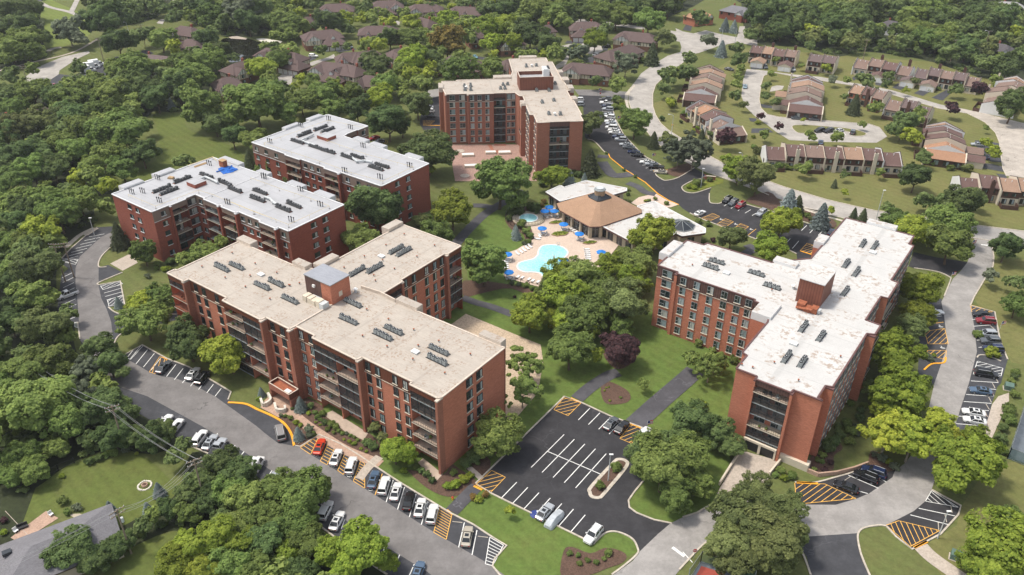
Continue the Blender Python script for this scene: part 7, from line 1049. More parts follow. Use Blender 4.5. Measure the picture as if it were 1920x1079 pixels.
def trunk_mesh(seed, h, r0, mat, spread=1.0):
    r = random.Random(seed); m = MB(); a = Vector((0, 0, -.05)); b = Vector((r.uniform(-.1, .1)*h, r.uniform(-.1, .1)*h, h)); m.tube(a, a.lerp(b, .5), r0*1.15, r0*.85, mat, 8); m.tube(a.lerp(b, .5), b, r0*.85, r0*.6, mat, 8)
    for k in range(7):
        an = k*.9+r.uniform(0, .6); e = b+Vector((math.cos(an)*.55*spread, math.sin(an)*.55*spread, r.uniform(.25, .75))); s_ = a.lerp(b, r.uniform(.7, 1)); mid = s_.lerp(e, .5)+Vector((0, 0, -.06)); m.tube(s_, mid, r0*.45, r0*.3, mat, 5); m.tube(mid, e, r0*.3, r0*.1, mat, 5)
    return m.mesh('trunk')
SPEC = {}   # species: crown variants (near, far), leaf material, wording
def species(key, mat, seeds, n, size, far_n, far_size, **kw):
    SPEC[key] = dict(near=[quads_mesh('crown', *crown(s, n, size, **kw), mat) for s in seeds], far=[quads_mesh('crown', *crown(s, far_n, far_size, **kw), mat) for s in seeds], mat=mat, raw=[(s, kw) for s in seeds])
species('d', 'leaf_mid', (3, 14, 27, 41), 22000, .031, 7000, .056); species('k', 'leaf_dark', (5, 18, 33, 52), 22000, .031, 7000, .056, nl=12); species('y', 'leaf_bright', (7, 21, 36), 20000, .032, 7000, .056, nl=9)
species('o', 'leaf_olive', (9, 23), 22000, .031, 7000, .056); species('p', 'leaf_purple', (11, 25), 14000, .040, 5000, .066, nl=9); species('h', 'leaf_mid', (12, 29), 18000, .040, 6000, .062, nl=16, flat=1.0, nsub=260); species('t', 'leaf_autumn', (13,), 14000, .038, 6000, .062)
species('w', 'leaf_mid', (16, 31), 11000, .034, 4000, .06, sparse=.8, nl=12, nsub=120); species('q', 'leaf_gold', (17, 32), 15000, .034, 6000, .055, sparse=.3, nl=16, nsub=260); species('b', 'leaf_grey', (19, 34), 14000, .036, 5000, .062, sparse=.3); species('a', 'leaf_red', (20,), 5000, .06, 2000, .09); species('l', 'leaf_bright', (22, 37), 22000, .033, 7000, .062, nl=13, flat=.9, nsub=190)
CON = {'s': [quads_mesh('crown', *conifer(s, 7000, .034, .45), 'leaf_spruce') for s in (2, 6)], 'g': [quads_mesh('crown', *conifer(s, 9000, .032, .42), 'leaf_pine') for s in (4, 8)]}
TRK = [trunk_mesh(s, 1.0, .075, 'bark') for s in (1, 2)]; TRP = trunk_mesh(3, 1.0, .06, 'bark_pale', 1.2)
cb = MB(); cb.cyl(0, 0, 0, 1, .035, 'bark', .005, 6); CTR = cb.mesh('trunk')
WORD = {'d': ('mid green broad tree', 'tree'), 'k': ('dark green broad tree', 'tree'), 'y': ('yellow green broad tree', 'tree'), 'o': ('olive brown tinted tree', 'tree'), 'p': ('dark purple leaved tree', 'tree'), 'h': ('dense round crowned tree', 'tree'), 't': ('tree turning orange brown', 'tree'), 'w': ('thin airy crowned tree', 'tree'), 'q': ('golden yellow patchy tree', 'tree'), 'b': ('grey green tree', 'tree'), 'a': ('crimson leaved shrub', 'shrub'), 'l': ('bright green lush tree', 'tree'), 's': ('blue green spruce', 'spruce'), 'g': ('dark green conifer', 'conifer')}
NM = {'s': 'spruce', 'g': 'pine_tree'}
TREES = []   # (px, py, r_px, species, position, R)
def reg(X, Y, rp, sp):
    z = 5.0
    for _ in range(4):
        p = Gp(X, Y, z); D = proj(p)[2]; R = rp*D/FPX
        z = (R*1.0 if sp not in 'sg' else R*1.05) if R < 2.2 else (R*.75+min(2.4, R*.42) if sp not in 'sg' else R*1.25)
    TREES.append((X, Y, rp, sp, p, R))
def T(t, *a):
    s_ = TILES[t][2]
    for i in range(0, len(a), 4): reg(*px(t, a[i], a[i+1]), a[i+2]/s_, a[i+3])
T(5, 800, 415, 118, 'h', 625, 110, 108, 'y', 190, 90, 150, 'k', 530, 235, 80, 'd', 110, 275, 100, 'd', 1225, 480, 95, 'l', 1340, 480, 100, 'd', 1250, 600, 120, 'l', 1060, 690, 105, 'y', 1380, 680, 125, 'd', 1180, 570, 85, 'd', 1440, 600, 90, 'd', 1420, 500, 90, 'y', 1270, 700, 90, 'l', 1580, 760, 70, 'd', 1600, 640, 125, 'o', 1650, 400, 105, 'd', 1760, 240, 115, 'y', 1520, 440, 85, 'l', 1400, 800, 60, 'y', 1565, 885, 108, 'p', 1285, 890, 120, 'd', 1040, 990, 95, 'w', 1425, 940, 55, 'y', 1470, 560, 95, 'd', 1640, 500, 80, 'l', 1180, 700, 70, 'y', 1320, 760, 80, 'd', 980, 220, 24, 's', 985, 238, 30, 's')
T(2, 890, 1035, 155, 'd', 1185, 985, 85, 'y', 1285, 1005, 36, 's', 1368, 1000, 18, 's', 1400, 915, 62, 'g', 1400, 700, 65, 'o', 490, 860, 130, 'k', 505, 975, 32, 'y', 265, 690, 108, 'k', 430, 590, 78, 'k', 220, 560, 88, 'y', 340, 700, 70, 'k', 90, 620, 75, 'k', 60, 520, 70, 'd', 660, 410, 92, 'd', 855, 395, 72, 'd', 190, 370, 82, 'k', 400, 350, 88, 'y', 480, 330, 70, 'k', 560, 375, 45, 'k', 250, 480, 70, 'd', 380, 420, 60, 'y', 330, 480, 60, 'd', 600, 250, 90, 't', 720, 210, 60, 'd', 740, 120, 40, 'k', 820, 150, 78, 'y', 930, 130, 75, 'y', 850, 235, 66, 'y', 960, 240, 62, 'y', 1060, 190, 88, 'k', 1165, 240, 62, 'k', 390, 130, 60, 'y', 380, 215, 72, 'd', 590, 110, 70, 'y', 500, 50, 42, 'k', 120, 105, 42, 'y', 270, 215, 62, 'k', 40, 170, 42, 'k', 520, 210, 60, 'd', 650, 160, 60, 'd')
T(2, 1100, 60, 85, 'd', 1200, 80, 80, 'd', 1350, 60, 70, 'k', 1440, 85, 78, 'd', 1550, 90, 82, 'd', 1640, 60, 70, 'k', 1730, 120, 82, 'd', 1480, 180, 52, 'k', 1425, 225, 66, 'y', 1340, 300, 62, 'b', 1820, 215, 60, 'o', 1860, 225, 32, 'k', 1750, 305, 50, 'g', 1600, 370, 72, 'b', 1555, 480, 58, 'd', 1430, 465, 42, 'k', 1320, 520, 42, 'd', 1355, 390, 42, 'd', 1650, 690, 88, 'd', 1758, 790, 38, 'g', 1835, 800, 55, 'o', 1845, 440, 62, 'k', 1810, 510, 48, 'k', 1870, 420, 58, 'd', 1850, 590, 32, 'l', 1900, 850, 78, 'b', 1850, 925, 40, 'o', 1130, 290, 24, 'd', 1250, 120, 60, 'd', 140, 40, 50, 'k', 690, 40, 60, 'k', 820, 50, 60, 'k', 920, 60, 70, 'k', 1020, 30, 70, 'k', 330, 20, 40, 'k', 1750, 20, 70, 'k', 1840, 30, 70, 'k', 1290, 20, 60, 'k')
T(1, 60, 60, 85, 'k', 150, 40, 75, 'k', 30, 150, 70, 'k', 120, 160, 80, 'k', 205, 160, 55, 'b', 60, 270, 80, 'd', 160, 220, 85, 'd', 230, 300, 50, 'd', 30, 340, 50, 'd', 150, 300, 65, 'd', 385, 175, 85, 'b', 440, 220, 55, 'b', 590, 110, 115, 'k', 545, 40, 60, 'k', 640, 20, 60, 'k', 700, 60, 60, 'k', 750, 100, 55, 'k', 790, 35, 55, 'k', 860, 30, 60, 'k', 920, 50, 55, 'k', 660, 240, 80, 'k', 745, 225, 60, 'k', 830, 200, 60, 'k', 905, 220, 70, 'd', 980, 270, 60, 'y', 545, 310, 60, 'k', 980, 95, 60, 'k', 1060, 85, 50, 'd', 1130, 30, 75, 'k', 1200, 90, 70, 'd', 1260, 35, 70, 'd', 1360, 60, 90, 'b', 1460, 50, 85, 'k', 1545, 40, 60, 'd', 1610, 135, 82, 'h', 1700, 150, 55, 'd', 1755, 30, 55, 'k', 1845, 130, 80, 'k', 1690, 20, 60, 'y', 1250, 130, 55, 'k', 1400, 130, 70, 'k', 1500, 125, 55, 'k')
T(1, 1150, 230, 72, 'k', 1200, 180, 50, 'k', 1230, 290, 70, 'k', 1165, 345, 80, 'd', 1030, 360, 78, 'd', 1060, 440, 110, 'd', 935, 430, 62, 'k', 765, 400, 108, 'd', 835, 380, 70, 'd', 685, 400, 80, 'd', 1000, 500, 90, 'k', 880, 550, 80, 'k', 760, 500, 98, 'k', 640, 520, 98, 'd', 440, 390, 52, 'k', 600, 375, 24, 'g', 490, 480, 60, 'd', 410, 560, 98, 'd', 310, 540, 72, 'k', 185, 395, 48, 'd', 60, 430, 60, 'k', 50, 520, 70, 'k', 185, 510, 90, 'd', 80, 600, 70, 'd', 1140, 620, 110, 'h', 1440, 575, 150, 'd', 1310, 650, 80, 'd', 1210, 690, 72, 'k', 1310, 765, 72, 'k', 1420, 790, 72, 'd', 1400, 895, 42, 'g', 1460, 380, 80, 'y', 1560, 330, 68, 'd', 1625, 290, 62, 'd', 1700, 455, 42, 'y', 1812, 290, 42, 'k', 1695, 570, 82, 'd', 1810, 545, 80, 'd', 1895, 505, 50, 'y', 1880, 610, 70, 'd', 962, 590, 26, 's', 1520, 440, 50, 'd', 1530, 520, 70, 'd', 1600, 640, 70, 'd')
T(1, 700, 740, 145, 'd', 800, 860, 82, 'k', 620, 860, 82, 'd', 690, 950, 82, 'd', 820, 710, 62, 'd', 580, 760, 60, 'd', 110, 720, 100, 'o', 210, 700, 95, 'o', 300, 680, 90, 'o', 400, 660, 98, 'k', 480, 730, 98, 'd', 560, 640, 88, 'd', 330, 810, 98, 'd', 220, 850, 90, 'k', 430, 850, 80, 'd', 100, 880, 100, 'k', 30, 760, 82, 'k', 60, 1000, 100, 'd', 190, 960, 90, 'd', 300, 950, 80, 'k', 450, 1010, 62, 'y', 605, 1050, 62, 'y', 120, 1050, 62, 'y', 1030, 915, 55, 'k', 1550, 930, 92, 'd', 1700, 970, 100, 'k', 1800, 985, 60, 'k', 520, 940, 70, 'd')
T(4, 60, 60, 90, 'd', 150, 110, 82, 'k', 250, 50, 92, 'd', 330, 130, 102, 'd', 450, 50, 92, 'd', 595, 95, 62, 'd', 80, 180, 82, 'k', 220, 220, 100, 'l', 60, 290, 82, 'd', 170, 300, 92, 'd', 665, 245, 62, 'g', 810, 348, 70, 'h', 100, 420, 100, 'd', 230, 440, 125, 'o', 330, 500, 62, 'k', 80, 520, 82, 'k', 190, 580, 102, 'd', 290, 600, 62, 'd', 60, 640, 82, 'k', 280, 770, 112, 'o', 150, 760, 82, 'k', 60, 740, 82, 'k', 380, 820, 62, 'd', 790, 620, 85, 'y', 820, 730, 112, 'd', 890, 590, 82, 'd', 1060, 840, 122, 'k', 1290, 900, 130, 'y', 665, 628, 27, 's', 555, 880, 88, 'k', 300, 950, 122, 'd', 150, 1000, 122, 'd', 60, 1050, 100, 'd', 480, 1010, 82, 'b', 620, 970, 82, 'k', 700, 1040, 50, 'k', 1150, 340, 80, 'd', 1260, 290, 62, 'd', 1030, 390, 52, 'd', 30, 170, 70, 'd', 380, 700, 60, 'k')
T(7, 220, 120, 172, 'd', 80, 200, 102, 'd', 360, 200, 122, 'd', 120, 400, 90, 'd', 440, 90, 102, 'b', 50, 520, 70, 'd', 180, 480, 82, 'd', 310, 360, 70, 'd', 560, 130, 122, 'k', 700, 160, 82, 'k', 640, 290, 92, 'k', 850, 110, 72, 'd', 1035, 150, 112, 'd', 760, 310, 72, 'k', 850, 330, 82, 'k', 930, 270, 72, 'k', 990, 440, 60, 'k', 1040, 380, 55, 'k', 500, 330, 60, 'k')
T(7, 1240, 460, 100, 'k', 1340, 530, 100, 'k', 1130, 560, 90, 'k', 1060, 640, 82, 'k', 1200, 640, 90, 'k', 1300, 620, 98, 'd', 960, 720, 66, 'k', 1070, 730, 70, 'd', 870, 760, 60, 'd', 810, 820, 58, 'k', 710, 890, 66, 'k', 630, 930, 80, 'k', 520, 990, 82, 'k', 400, 940, 118, 'k', 560, 1010, 70, 'k', 330, 900, 80, 'd', 1410, 660, 112, 'd', 1560, 625, 112, 'd', 1700, 625, 128, 'd', 1790, 590, 72, 'd', 1490, 740, 112, 'd', 1650, 780, 112, 'd', 1340, 790, 100, 'd', 1200, 900, 128, 'l', 1350, 900, 112, 'l', 1060, 910, 98, 'l', 1000, 1010, 110, 'l', 1150, 1040, 112, 'y', 1300, 1020, 112, 'd', 1500, 900, 112, 'k', 1620, 950, 82, 'y', 1750, 900, 92, 'd', 1850, 960, 92, 'y', 1450, 1030, 100, 'd', 1700, 1050, 82, 'k', 893, 605, 38, 's', 830, 708, 32, 's', 618, 702, 32, 's')
T(8, 120, 920, 142, 'y', 20, 1040, 100, 'y', 240, 1010, 70, 'y', 480, 1050, 90, 'w', 300, 375, 92, 'y', 235, 330, 42, 'o', 188, 268, 42, 'o', 870, 290, 128, 'd', 1020, 50, 100, 'w', 1730, 410, 120, 'k', 1810, 470, 165, 'd', 1870, 640, 98, 'd', 948, 735, 34, 'y', 1700, 25, 36, 'd', 1900, 330, 90, 'k')
T(9, 60, 210, 112, 'k', 200, 290, 88, 'k', 20, 420, 140, 'd', 100, 560, 88, 'd', 280, 360, 66, 'k', 330, 760, 160, 'o', 480, 870, 160, 'o', 250, 900, 120, 'o', 560, 720, 110, 'o', 420, 620, 90, 'o', 600, 850, 80, 'o', 300, 1000, 110, 'o', 540, 980, 100, 'o', 1250, 40, 150, 'l', 1090, 30, 70, 'd', 1250, 130, 95, 'q', 1150, 300, 130, 'q', 1290, 330, 130, 'q', 1420, 250, 95, 'q', 1130, 170, 70, 'q', 1560, 430, 172, 'l', 1480, 340, 90, 'q', 1650, 330, 80, 'l', 1790, 920, 185, 'l', 1880, 800, 100, 'd', 1640, 1020, 90, 'l')
T(6, 1330, 550, 112, 'l', 1320, 690, 88, 'y', 1180, 890, 150, 'l', 1290, 770, 82, 'o', 1510, 290, 122, 'd', 1290, 215, 105, 'y', 1490, 170, 112, 'd', 1200, 165, 78, 'd', 1370, 250, 60, 'y', 600, 65, 66, 's', 650, 75, 45, 'g', 785, 135, 60, 's', 830, 115, 28, 'y', 965, 125, 25, 'g', 1015, 142, 34, 'g', 555, 175, 108, 'y', 490, 315, 88, 'y', 275, 260, 68, 'o', 1350, 55, 60, 'k', 1560, 60, 118, 'k', 1820, 310, 85, 'k', 1725, 485, 52, 'b', 1880, 520, 62, 'k', 1880, 640, 72, 'd', 912, 20, 24, 'y', 1470, 60, 70, 'k', 1660, 60, 55, 'k', 50, 960, 60, 'w', 150, 1000, 80, 'w', 190, 960, 60, 'd', 1150, 100, 40, 'k')
T(3, 40, 330, 52, 'k', 30, 420, 62, 'k', 150, 230, 52, 'b', 220, 275, 36, 's', 305, 275, 48, 'k', 320, 345, 56, 'k', 325, 395, 33, 'h', 310, 440, 34, 'h', 298, 480, 36, 'h', 290, 550, 38, 'k', 340, 600, 30, 'o', 500, 430, 26, 'd', 470, 492, 32, 'k', 465, 548, 33, 'k', 525, 585, 34, 'k', 440, 668, 26, 'p', 540, 728, 28, 'p', 240, 785, 60, 'p', 152, 768, 22, 'k', 110, 758, 22, 'g', 60, 860, 95, 'b', 320, 950, 88, 'l', 420, 1000, 98, 'o', 525, 350, 25, 'd', 810, 390, 33, 'l', 670, 382, 20, 'd', 840, 455, 32, 'b', 925, 460, 28, 'd', 1025, 460, 58, 'k', 1155, 436, 35, 'k', 1145, 483, 36, 'k', 1300, 470, 26, 'o', 970, 590, 46, 'g', 1085, 610, 48, 'd', 905, 560, 25, 'k', 1320, 660, 62, 'd', 1240, 700, 78, 'k', 1185, 740, 50, 'k', 1290, 775, 62, 'y', 1350, 895, 52, 'k', 1310, 1000, 80, 'k', 1250, 522, 22, 'y')
T(3, 1535, 508, 42, 'k', 1672, 510, 50, 'p', 1512, 620, 48, 'p', 1010, 712, 26, 'd', 715, 772, 38, 'h', 870, 780, 44, 'h', 675, 690, 16, 'y', 690, 955, 50, 'h', 908, 1000, 30, 'k', 855, 1038, 20, 'g', 1108, 985, 30, 'd', 460, 765, 38, 'd', 1855, 600, 92, 'k', 1760, 460, 42, 'd', 1700, 735, 20, 'd', 1705, 812, 36, 'y', 1742, 862, 50, 'y', 1612, 860, 22, 'a', 1770, 490, 30, 'd', 700, 965, 20, 'd')
T(3, 440, 100, 80, 'k', 520, 60, 72, 'k', 560, 150, 80, 'k', 640, 120, 82, 'k', 700, 70, 72, 'k', 725, 180, 50, 'y', 800, 60, 82, 'd', 840, 150, 82, 'k', 905, 60, 62, 'k', 960, 110, 82, 'k', 1040, 60, 72, 'k', 1110, 40, 62, 'k', 1060, 170, 60, 'k', 1210, 60, 62, 'k', 1280, 100, 72, 'd', 1350, 40, 62, 'k', 1400, 80, 82, 'd', 1450, 130, 72, 'k', 1310, 180, 72, 'd', 1250, 240, 62, 'k', 1380, 220, 72, 'd', 1440, 220, 72, 'd', 1490, 170, 62, 'd', 1650, 70, 72, 'k', 1720, 70, 72, 'k', 1700, 140, 82, 'k', 1800, 120, 80, 'k', 1580, 170, 55, 'k', 1600, 270, 72, 'k', 1500, 300, 60, 'k', 1650, 230, 60, 'k', 1730, 290, 52, 'o', 1720, 370, 60, 'k', 1830, 380, 72, 'k', 1890, 320, 60, 'k', 1880, 190, 52, 'l', 950, 230, 62, 'o', 720, 260, 40, 'k', 240, 140, 30, 's', 290, 150, 28, 's', 100, 115, 62, 'k', 30, 110, 22, 'k', 380, 200, 45, 'k')
# shrubs: round clipped bushes
SHR = []
def S(t, *a):
    s_ = TILES[t][2]
    for i in range(0, len(a), 4): SHR.append((*px(t, a[i], a[i+1]), a[i+2]/s_, a[i+3]))
S(8, 1545, 468, 34, 'h', 1455, 578, 31, 'h', 1285, 955, 20, 'd', 1332, 965, 19, 'd', 1385, 995, 18, 'd', 1340, 1012, 18, 'd', 1435, 1005, 20, 'd', 1480, 988, 17, 'd', 1505, 952, 26, 'd', 632, 500, 25, 'd', 600, 575, 30, 'l', 640, 570, 34, 'l', 690, 540, 34, 'l', 725, 520, 26, 'l', 750, 420, 58, 'k', 700, 450, 40, 'k', 480, 510, 26, 'k', 510, 545, 24, 'k', 450, 490, 24, 'k', 420, 470, 22, 'd', 390, 460, 20, 'd', 350, 490, 22, 'l', 740, 640, 24, 't', 775, 650, 28, 'y', 810, 625, 24, 't', 1570, 80, 10, 'd', 1510, 98, 9, 'y', 1480, 40, 8, 'y', 1505, 20, 8, 'y', 1490, 25, 7, 'y')
S('f1', 610, 490, 50, 'k', 590, 570, 34, 'y', 665, 560, 36, 'd', 745, 570, 44, 'd', 690, 610, 40, 'd', 720, 640, 30, 'd', 770, 670, 44, 'k', 840, 690, 52, 'd', 890, 720, 46, 'd', 800, 750, 34, 'd', 870, 785, 30, 'd', 930, 765, 30, 'd', 970, 795, 30, 'd', 1020, 795, 28, 'b', 1060, 820, 26, 'd', 1100, 840, 28, 'd', 1140, 870, 28, 'd', 1240, 900, 60, 'k', 1310, 930, 75, 'k', 1100, 910, 36, 'y', 1050, 890, 32, 'y', 990, 865, 20, 'y', 720, 700, 20, 'y', 670, 670, 22, 'y', 1180, 965, 24, 'y', 1240, 1000, 24, 'y', 280, 595, 30, 'b', 330, 600, 30, 'd', 390, 620, 38, 'd', 450, 670, 40, 'y', 500, 705, 34, 'y', 590, 750, 60, 'b', 600, 820, 50, 'b', 640, 800, 40, 'd', 30, 410, 34, 'l', 60, 440, 24, 'b', 1340, 760, 60, 'o', 410, 520, 30, 'k', 470, 540, 30, 'k')
T('f1', 500, 480, 76, 's', 475, 810, 68, 's', 60, 340, 45, 's')
S('e4', 740, 970, 62, 'd', 680, 1020, 45, 'd', 865, 1030, 60, 'd', 780, 1060, 50, 'l', 1210, 800, 48, 'd', 1160, 855, 40, 'd', 1205, 870, 34, 'd', 1120, 955, 32, 'd', 1270, 700, 90, 'k', 1350, 640, 80, 'k', 1400, 560, 70, 'k', 1480, 440, 66, 'd', 1540, 530, 70, 'd', 1520, 640, 66, 'd', 1600, 480, 50, 'b', 1520, 220, 46, 'd', 1680, 240, 46, 'd', 1620, 380, 70, 'k', 1640, 300, 50, 'k', 1390, 480, 50, 'k', 1300, 880, 48, 'p', 1240, 970, 52, 'p', 1610, 560, 40, 'b')
S(6, 145, 180, 21, 'h', 90, 165, 22, 'd', 95, 850, 34, 'd', 170, 893, 24, 'd', 285, 948, 32, 'd', 1740, 905, 42, 'l', 1745, 885, 30, 'd', 170, 268, 20, 'p', 120, 280, 18, 'd', 150, 300, 15, 'y', 60, 270, 22, 'd', 700, 130, 20, 'd', 720, 150, 20, 'o', 680, 120, 14, 'y', 1660, 800, 30, 'd')
S(9, 1830, 150, 45, 'd', 1840, 200, 42, 'd', 1800, 250, 36, 'k', 1790, 310, 40, 'k', 1800, 380, 36, 'd', 1790, 420, 26, 'd', 1870, 60, 30, 'd', 1190, 470, 30, 'b', 1120, 420, 34, 'b', 1080, 400, 24, 'b', 1160, 440, 26, 'y', 110, 120, 34, 'l')
S('r1', 270, 490, 40, 'b', 300, 520, 30, 'b', 235, 470, 30, 'b', 320, 480, 24, 'y', 1010, 620, 40, 'd', 980, 700, 40, 'd', 1000, 660, 40, 'k')
S(3, 850, 912, 14, 'd', 478, 902, 22, 'd', 540, 930, 34, 'd', 580, 935, 28, 'd', 632, 935, 30, 'd', 600, 945, 20, 'd', 945, 945, 20, 'd', 425, 850, 30, 'o', 400, 825, 18, 'd', 1160, 640, 20, 'd', 1470, 925, 20, 'd', 1510, 945, 24, 'd', 1600, 945, 34, 'o', 1560, 940, 24, 'b', 1400, 920, 20, 'd', 1695, 880, 14, 'd', 1520, 1020, 18, 'd', 400, 770, 14, 'y', 420, 690, 18, 'y', 190, 740, 18, 'd', 1180, 955, 12, 'y', 1210, 950, 12, 'y', 1240, 945, 12, 'y', 100, 530, 14, 'y', 1090, 500, 14, 'd', 1390, 505, 16, 'd', 1440, 500, 16, 'd')
S(4, 885, 402, 20, 'd', 925, 435, 22, 'y', 950, 430, 20, 'y', 960, 395, 34, 'k', 1000, 380, 26, 'k', 880, 430, 16, 'd', 1060, 350, 30, 'k', 830, 475, 20, 'b')
S(5, 940, 150, 24, 'k', 960, 120, 30, 'k', 1010, 190, 26, 'd', 1040, 220, 26, 'd', 1060, 245, 26, 'd', 1050, 280, 24, 'd', 1020, 170, 24, 'd', 1030, 290, 18, 'b', 975, 590, 12, 'p', 1070, 540, 20, 'd', 1040, 525, 22, 'd', 1100, 560, 20, 'd', 1000, 520, 16, 'b', 960, 515, 18, 'b', 1090, 95, 40, 'k', 1140, 55, 18, 't', 1060, 80, 30, 'd', 1000, 110, 36, 'k', 1130, 75, 16, 't', 440, 170, 50, 'o', 480, 150, 40, 'd', 1000, 35, 30, 'k')
S(2, 1030, 1060, 0, 'd') if False else None
S('lt', 600, 800, 42, 'k', 560, 790, 36, 'k', 640, 810, 30, 'k', 1005, 762, 18, 'd', 1110, 820, 20, 'd', 850, 610, 16, 'd', 970, 150, 36, 'o', 1000, 200, 30, 'd', 960, 205, 16, 'y', 1010, 260, 26, 'd', 980, 290, 20, 'd', 1650, 880, 50, 'd', 1700, 870, 40, 'o', 1590, 910, 30, 'y', 1640, 920, 30, 'y', 1780, 850, 30, 'o', 1000, 310, 24, 'd', 1560, 250, 42, 'd', 1350, 300, 34, 'k', 1520, 330, 22, 'k', 1660, 380, 26, 'y', 1640, 400, 24, 'y', 1290, 1020, 24, 'd', 1230, 1035, 20, 'd', 1440, 160, 62, 'd', 1200, 1040, 20, 'y', 1045, 940, 22, 'd', 1040, 975, 26, 'd', 1390, 1060, 26, 'd')
S(2, 1130, 1030, 30, 'k', 1500, 340, 26, 'k', 1530, 345, 22, 'k', 1570, 345, 20, 'd', 1400, 420, 30, 'k', 1640, 330, 24, 'd', 1700, 340, 24, 'd', 100, 240, 14, 'k', 1890, 118, 10, 'k', 1550, 560, 30, 'd', 1540, 600, 24, 'd', 1590, 620, 26, 'd', 1580, 590, 18, 'y', 830, 100, 0, 'd')
S(7, 640, 385, 30, 'd', 710, 375, 28, 'b', 770, 395, 14, 'y', 600, 400, 26, 'd', 430, 700, 30, 'b', 380, 725, 26, 'd', 360, 660, 34, 'd', 690, 350, 24, 'y', 350, 520, 20, 'y', 20, 770, 26, 'p', 20, 840, 24, 'y', 450, 785, 26, 'd', 560, 420, 30, 'k', 500, 440, 30, 'k', 520, 430, 24, 'd')
# fill the woods between the trees that were singled out
def inpoly(p, poly):
    c = False; j = len(poly)-1
    for i in range(len(poly)):
        a, b = poly[i], poly[j]
        if (a.y > p.y) != (b.y > p.y) and p.x < (b.x-a.x)*(p.y-a.y)/(b.y-a.y)+a.x: c = not c
        j = i
    return c
BUILT = [(o.location.x, o.location.y, 11 if o['category'] == 'house' else 9) for o in THINGS if o['category'] in ('house',)]
CARS = [(o.location.x, o.location.y, 6.5) for o in THINGS if o.get('group') == 'parked vehicles']
LISTED = [(t[4].x, t[4].y, t[5]) for t in TREES]; FILL = []; MAIN = set(id(t) for t in TREES)
for k, poly in WOODP.items():
    if k == 'centre': continue
    xs = [p.x for p in poly]; ys = [p.y for p in poly]; area = (max(xs)-min(xs))*(max(ys)-min(ys)); rr = random.Random(len(k)+3)
    for _ in range(int(area/26)):
        p = Vector((rr.uniform(min(xs), max(xs)), rr.uniform(min(ys), max(ys))))
        if not inpoly(p, poly): continue
        X, Y, D = proj((p.x, p.y, 4))
        if not (-70 < X < 1990 and -60 < Y < 1150): continue
        R = rr.uniform(2.4, 4.6) if rr.random() < .6 else rr.uniform(4, 5.5)
        if k == 'estate' and (rr.random() < .35 or any((p.x-a)**2+(p.y-b)**2 < (R+c+1.5)**2 for a, b, c in BUILT)): continue
        if any(inpoly(p, q) for q in ROADS) or inpoly(p, RS) or any(inpoly(p+Vector(e), PND) for e in ((0, 0), (3, 0), (-3, 0), (0, -9), (0, -5), (0, 3))): continue
        if any((p.x-a)**2+(p.y-b)**2 < (.62*(R+c))**2 for a, b, c in LISTED) or any((p.x-a)**2+(p.y-b)**2 < (.72*(R+c))**2 for a, b, c in FILL) or any((p.x-a)**2+(p.y-b)**2 < (R+c)**2 for a, b, c in BUILT+CARS): continue
        FILL.append((p.x, p.y, R)); TREES.append((X, Y, R*FPX/D, rr.choice({'bottom': 'kkdd', 'estate': 'kddyd'}.get(k, 'kkkkddo')), Vector((p.x, p.y, R)), R))
TREES = [t for t in TREES if not inpoly(t[4].to_2d()+Vector((0, -4)), PND) and not inpoly(t[4].to_2d(), PND)]
TREES = [t for t in TREES if t[3] in 'sg' or not any(abs(t[4].x-a) < 3.5 and abs(t[4].y-b) < 3.5 for a, b, c in CARS)]
dec = sorted([t for t in TREES if t[3] not in 'sga'], key=lambda t: -t[2]*(1.7 if id(t) in MAIN else 1)*(1 if -20 < t[0] < 1940 and -20 < t[1] < 1100 else .05)); keep = set(id(t) for t in dec[:296]); mass = [t for t in dec[296:]]
vr = random.Random(5)
def plant(t, kind='tree'):
    X, Y, rp, sp, p, R = t; w, c = WORD[sp]; small = kind == 'shrub'
    if sp in 'sg' and not small:
        H = R*2.5; o = thing(NM[sp], w, c, (p.x, p.y, 0), vr.random()*6.28, None); o['px'] = X; o['py'] = Y
        link('crown', vr.choice(CON[sp]), o, (0, 0, .25), 0, (R/.42, R/.42, H)); link('trunk', CTR, o, (0, 0, 0), 0, (H*.8, H*.8, H*.9)); return
    if small:
        o = thing('shrub', {'h': 'clipped dense shrub', 'd': 'mid green shrub', 'k': 'dark green shrub', 'y': 'yellow green shrub', 'l': 'bright green shrub', 'o': 'brownish green shrub', 'b': 'grey green shrub', 'p': 'dark purple shrub', 't': 'orange tinted shrub', 's': 'blue shrub', 'a': 'crimson shrub'}[sp], 'shrub', (p.x, p.y, 0), vr.random()*6.28, None, vr.choice(SPEC[sp]['far']), None)
        o.delta_location = (0, 0, R*.62); o.scale = (R, R, R*.95); o['px'] = X; o['py'] = Y; return
    o = thing('tree', w, 'shrub' if sp == 'a' else 'tree', (p.x, p.y, 0), vr.random()*6.28, None); o['px'] = X; o['py'] = Y
    vs = vr.uniform(.95, 1.15); cl_ = min(2.4, R*.42)*(1.6 if sp in 'wq' else 1); zc = R*vs*.68+cl_; me = vr.choice(SPEC[sp]['near' if rp > 17 else 'far'])
    link('crown', me, o, (0, 0, zc), 0, (R*vr.uniform(1.15, 1.34), R*vr.uniform(1.15, 1.34), R*vs*1.16)); th = cl_+R*.25; link('trunk', TRP if sp in 'wqb' else vr.choice(TRK), o, (0, 0, 0), 0, (R*.75, R*.75, th))
for t in TREES:
    if t[3] in 'sga' or id(t) in keep: plant(t)
for X, Y, rp, sp in SHR:
    if rp <= 0: continue
    z = 1.0
    for _ in range(3): p = Gp(X, Y, z); R = rp*proj(p)[2]/FPX; z = R*.62
    plant((X, Y, rp, sp, p, max(R, .3)), 'shrub')
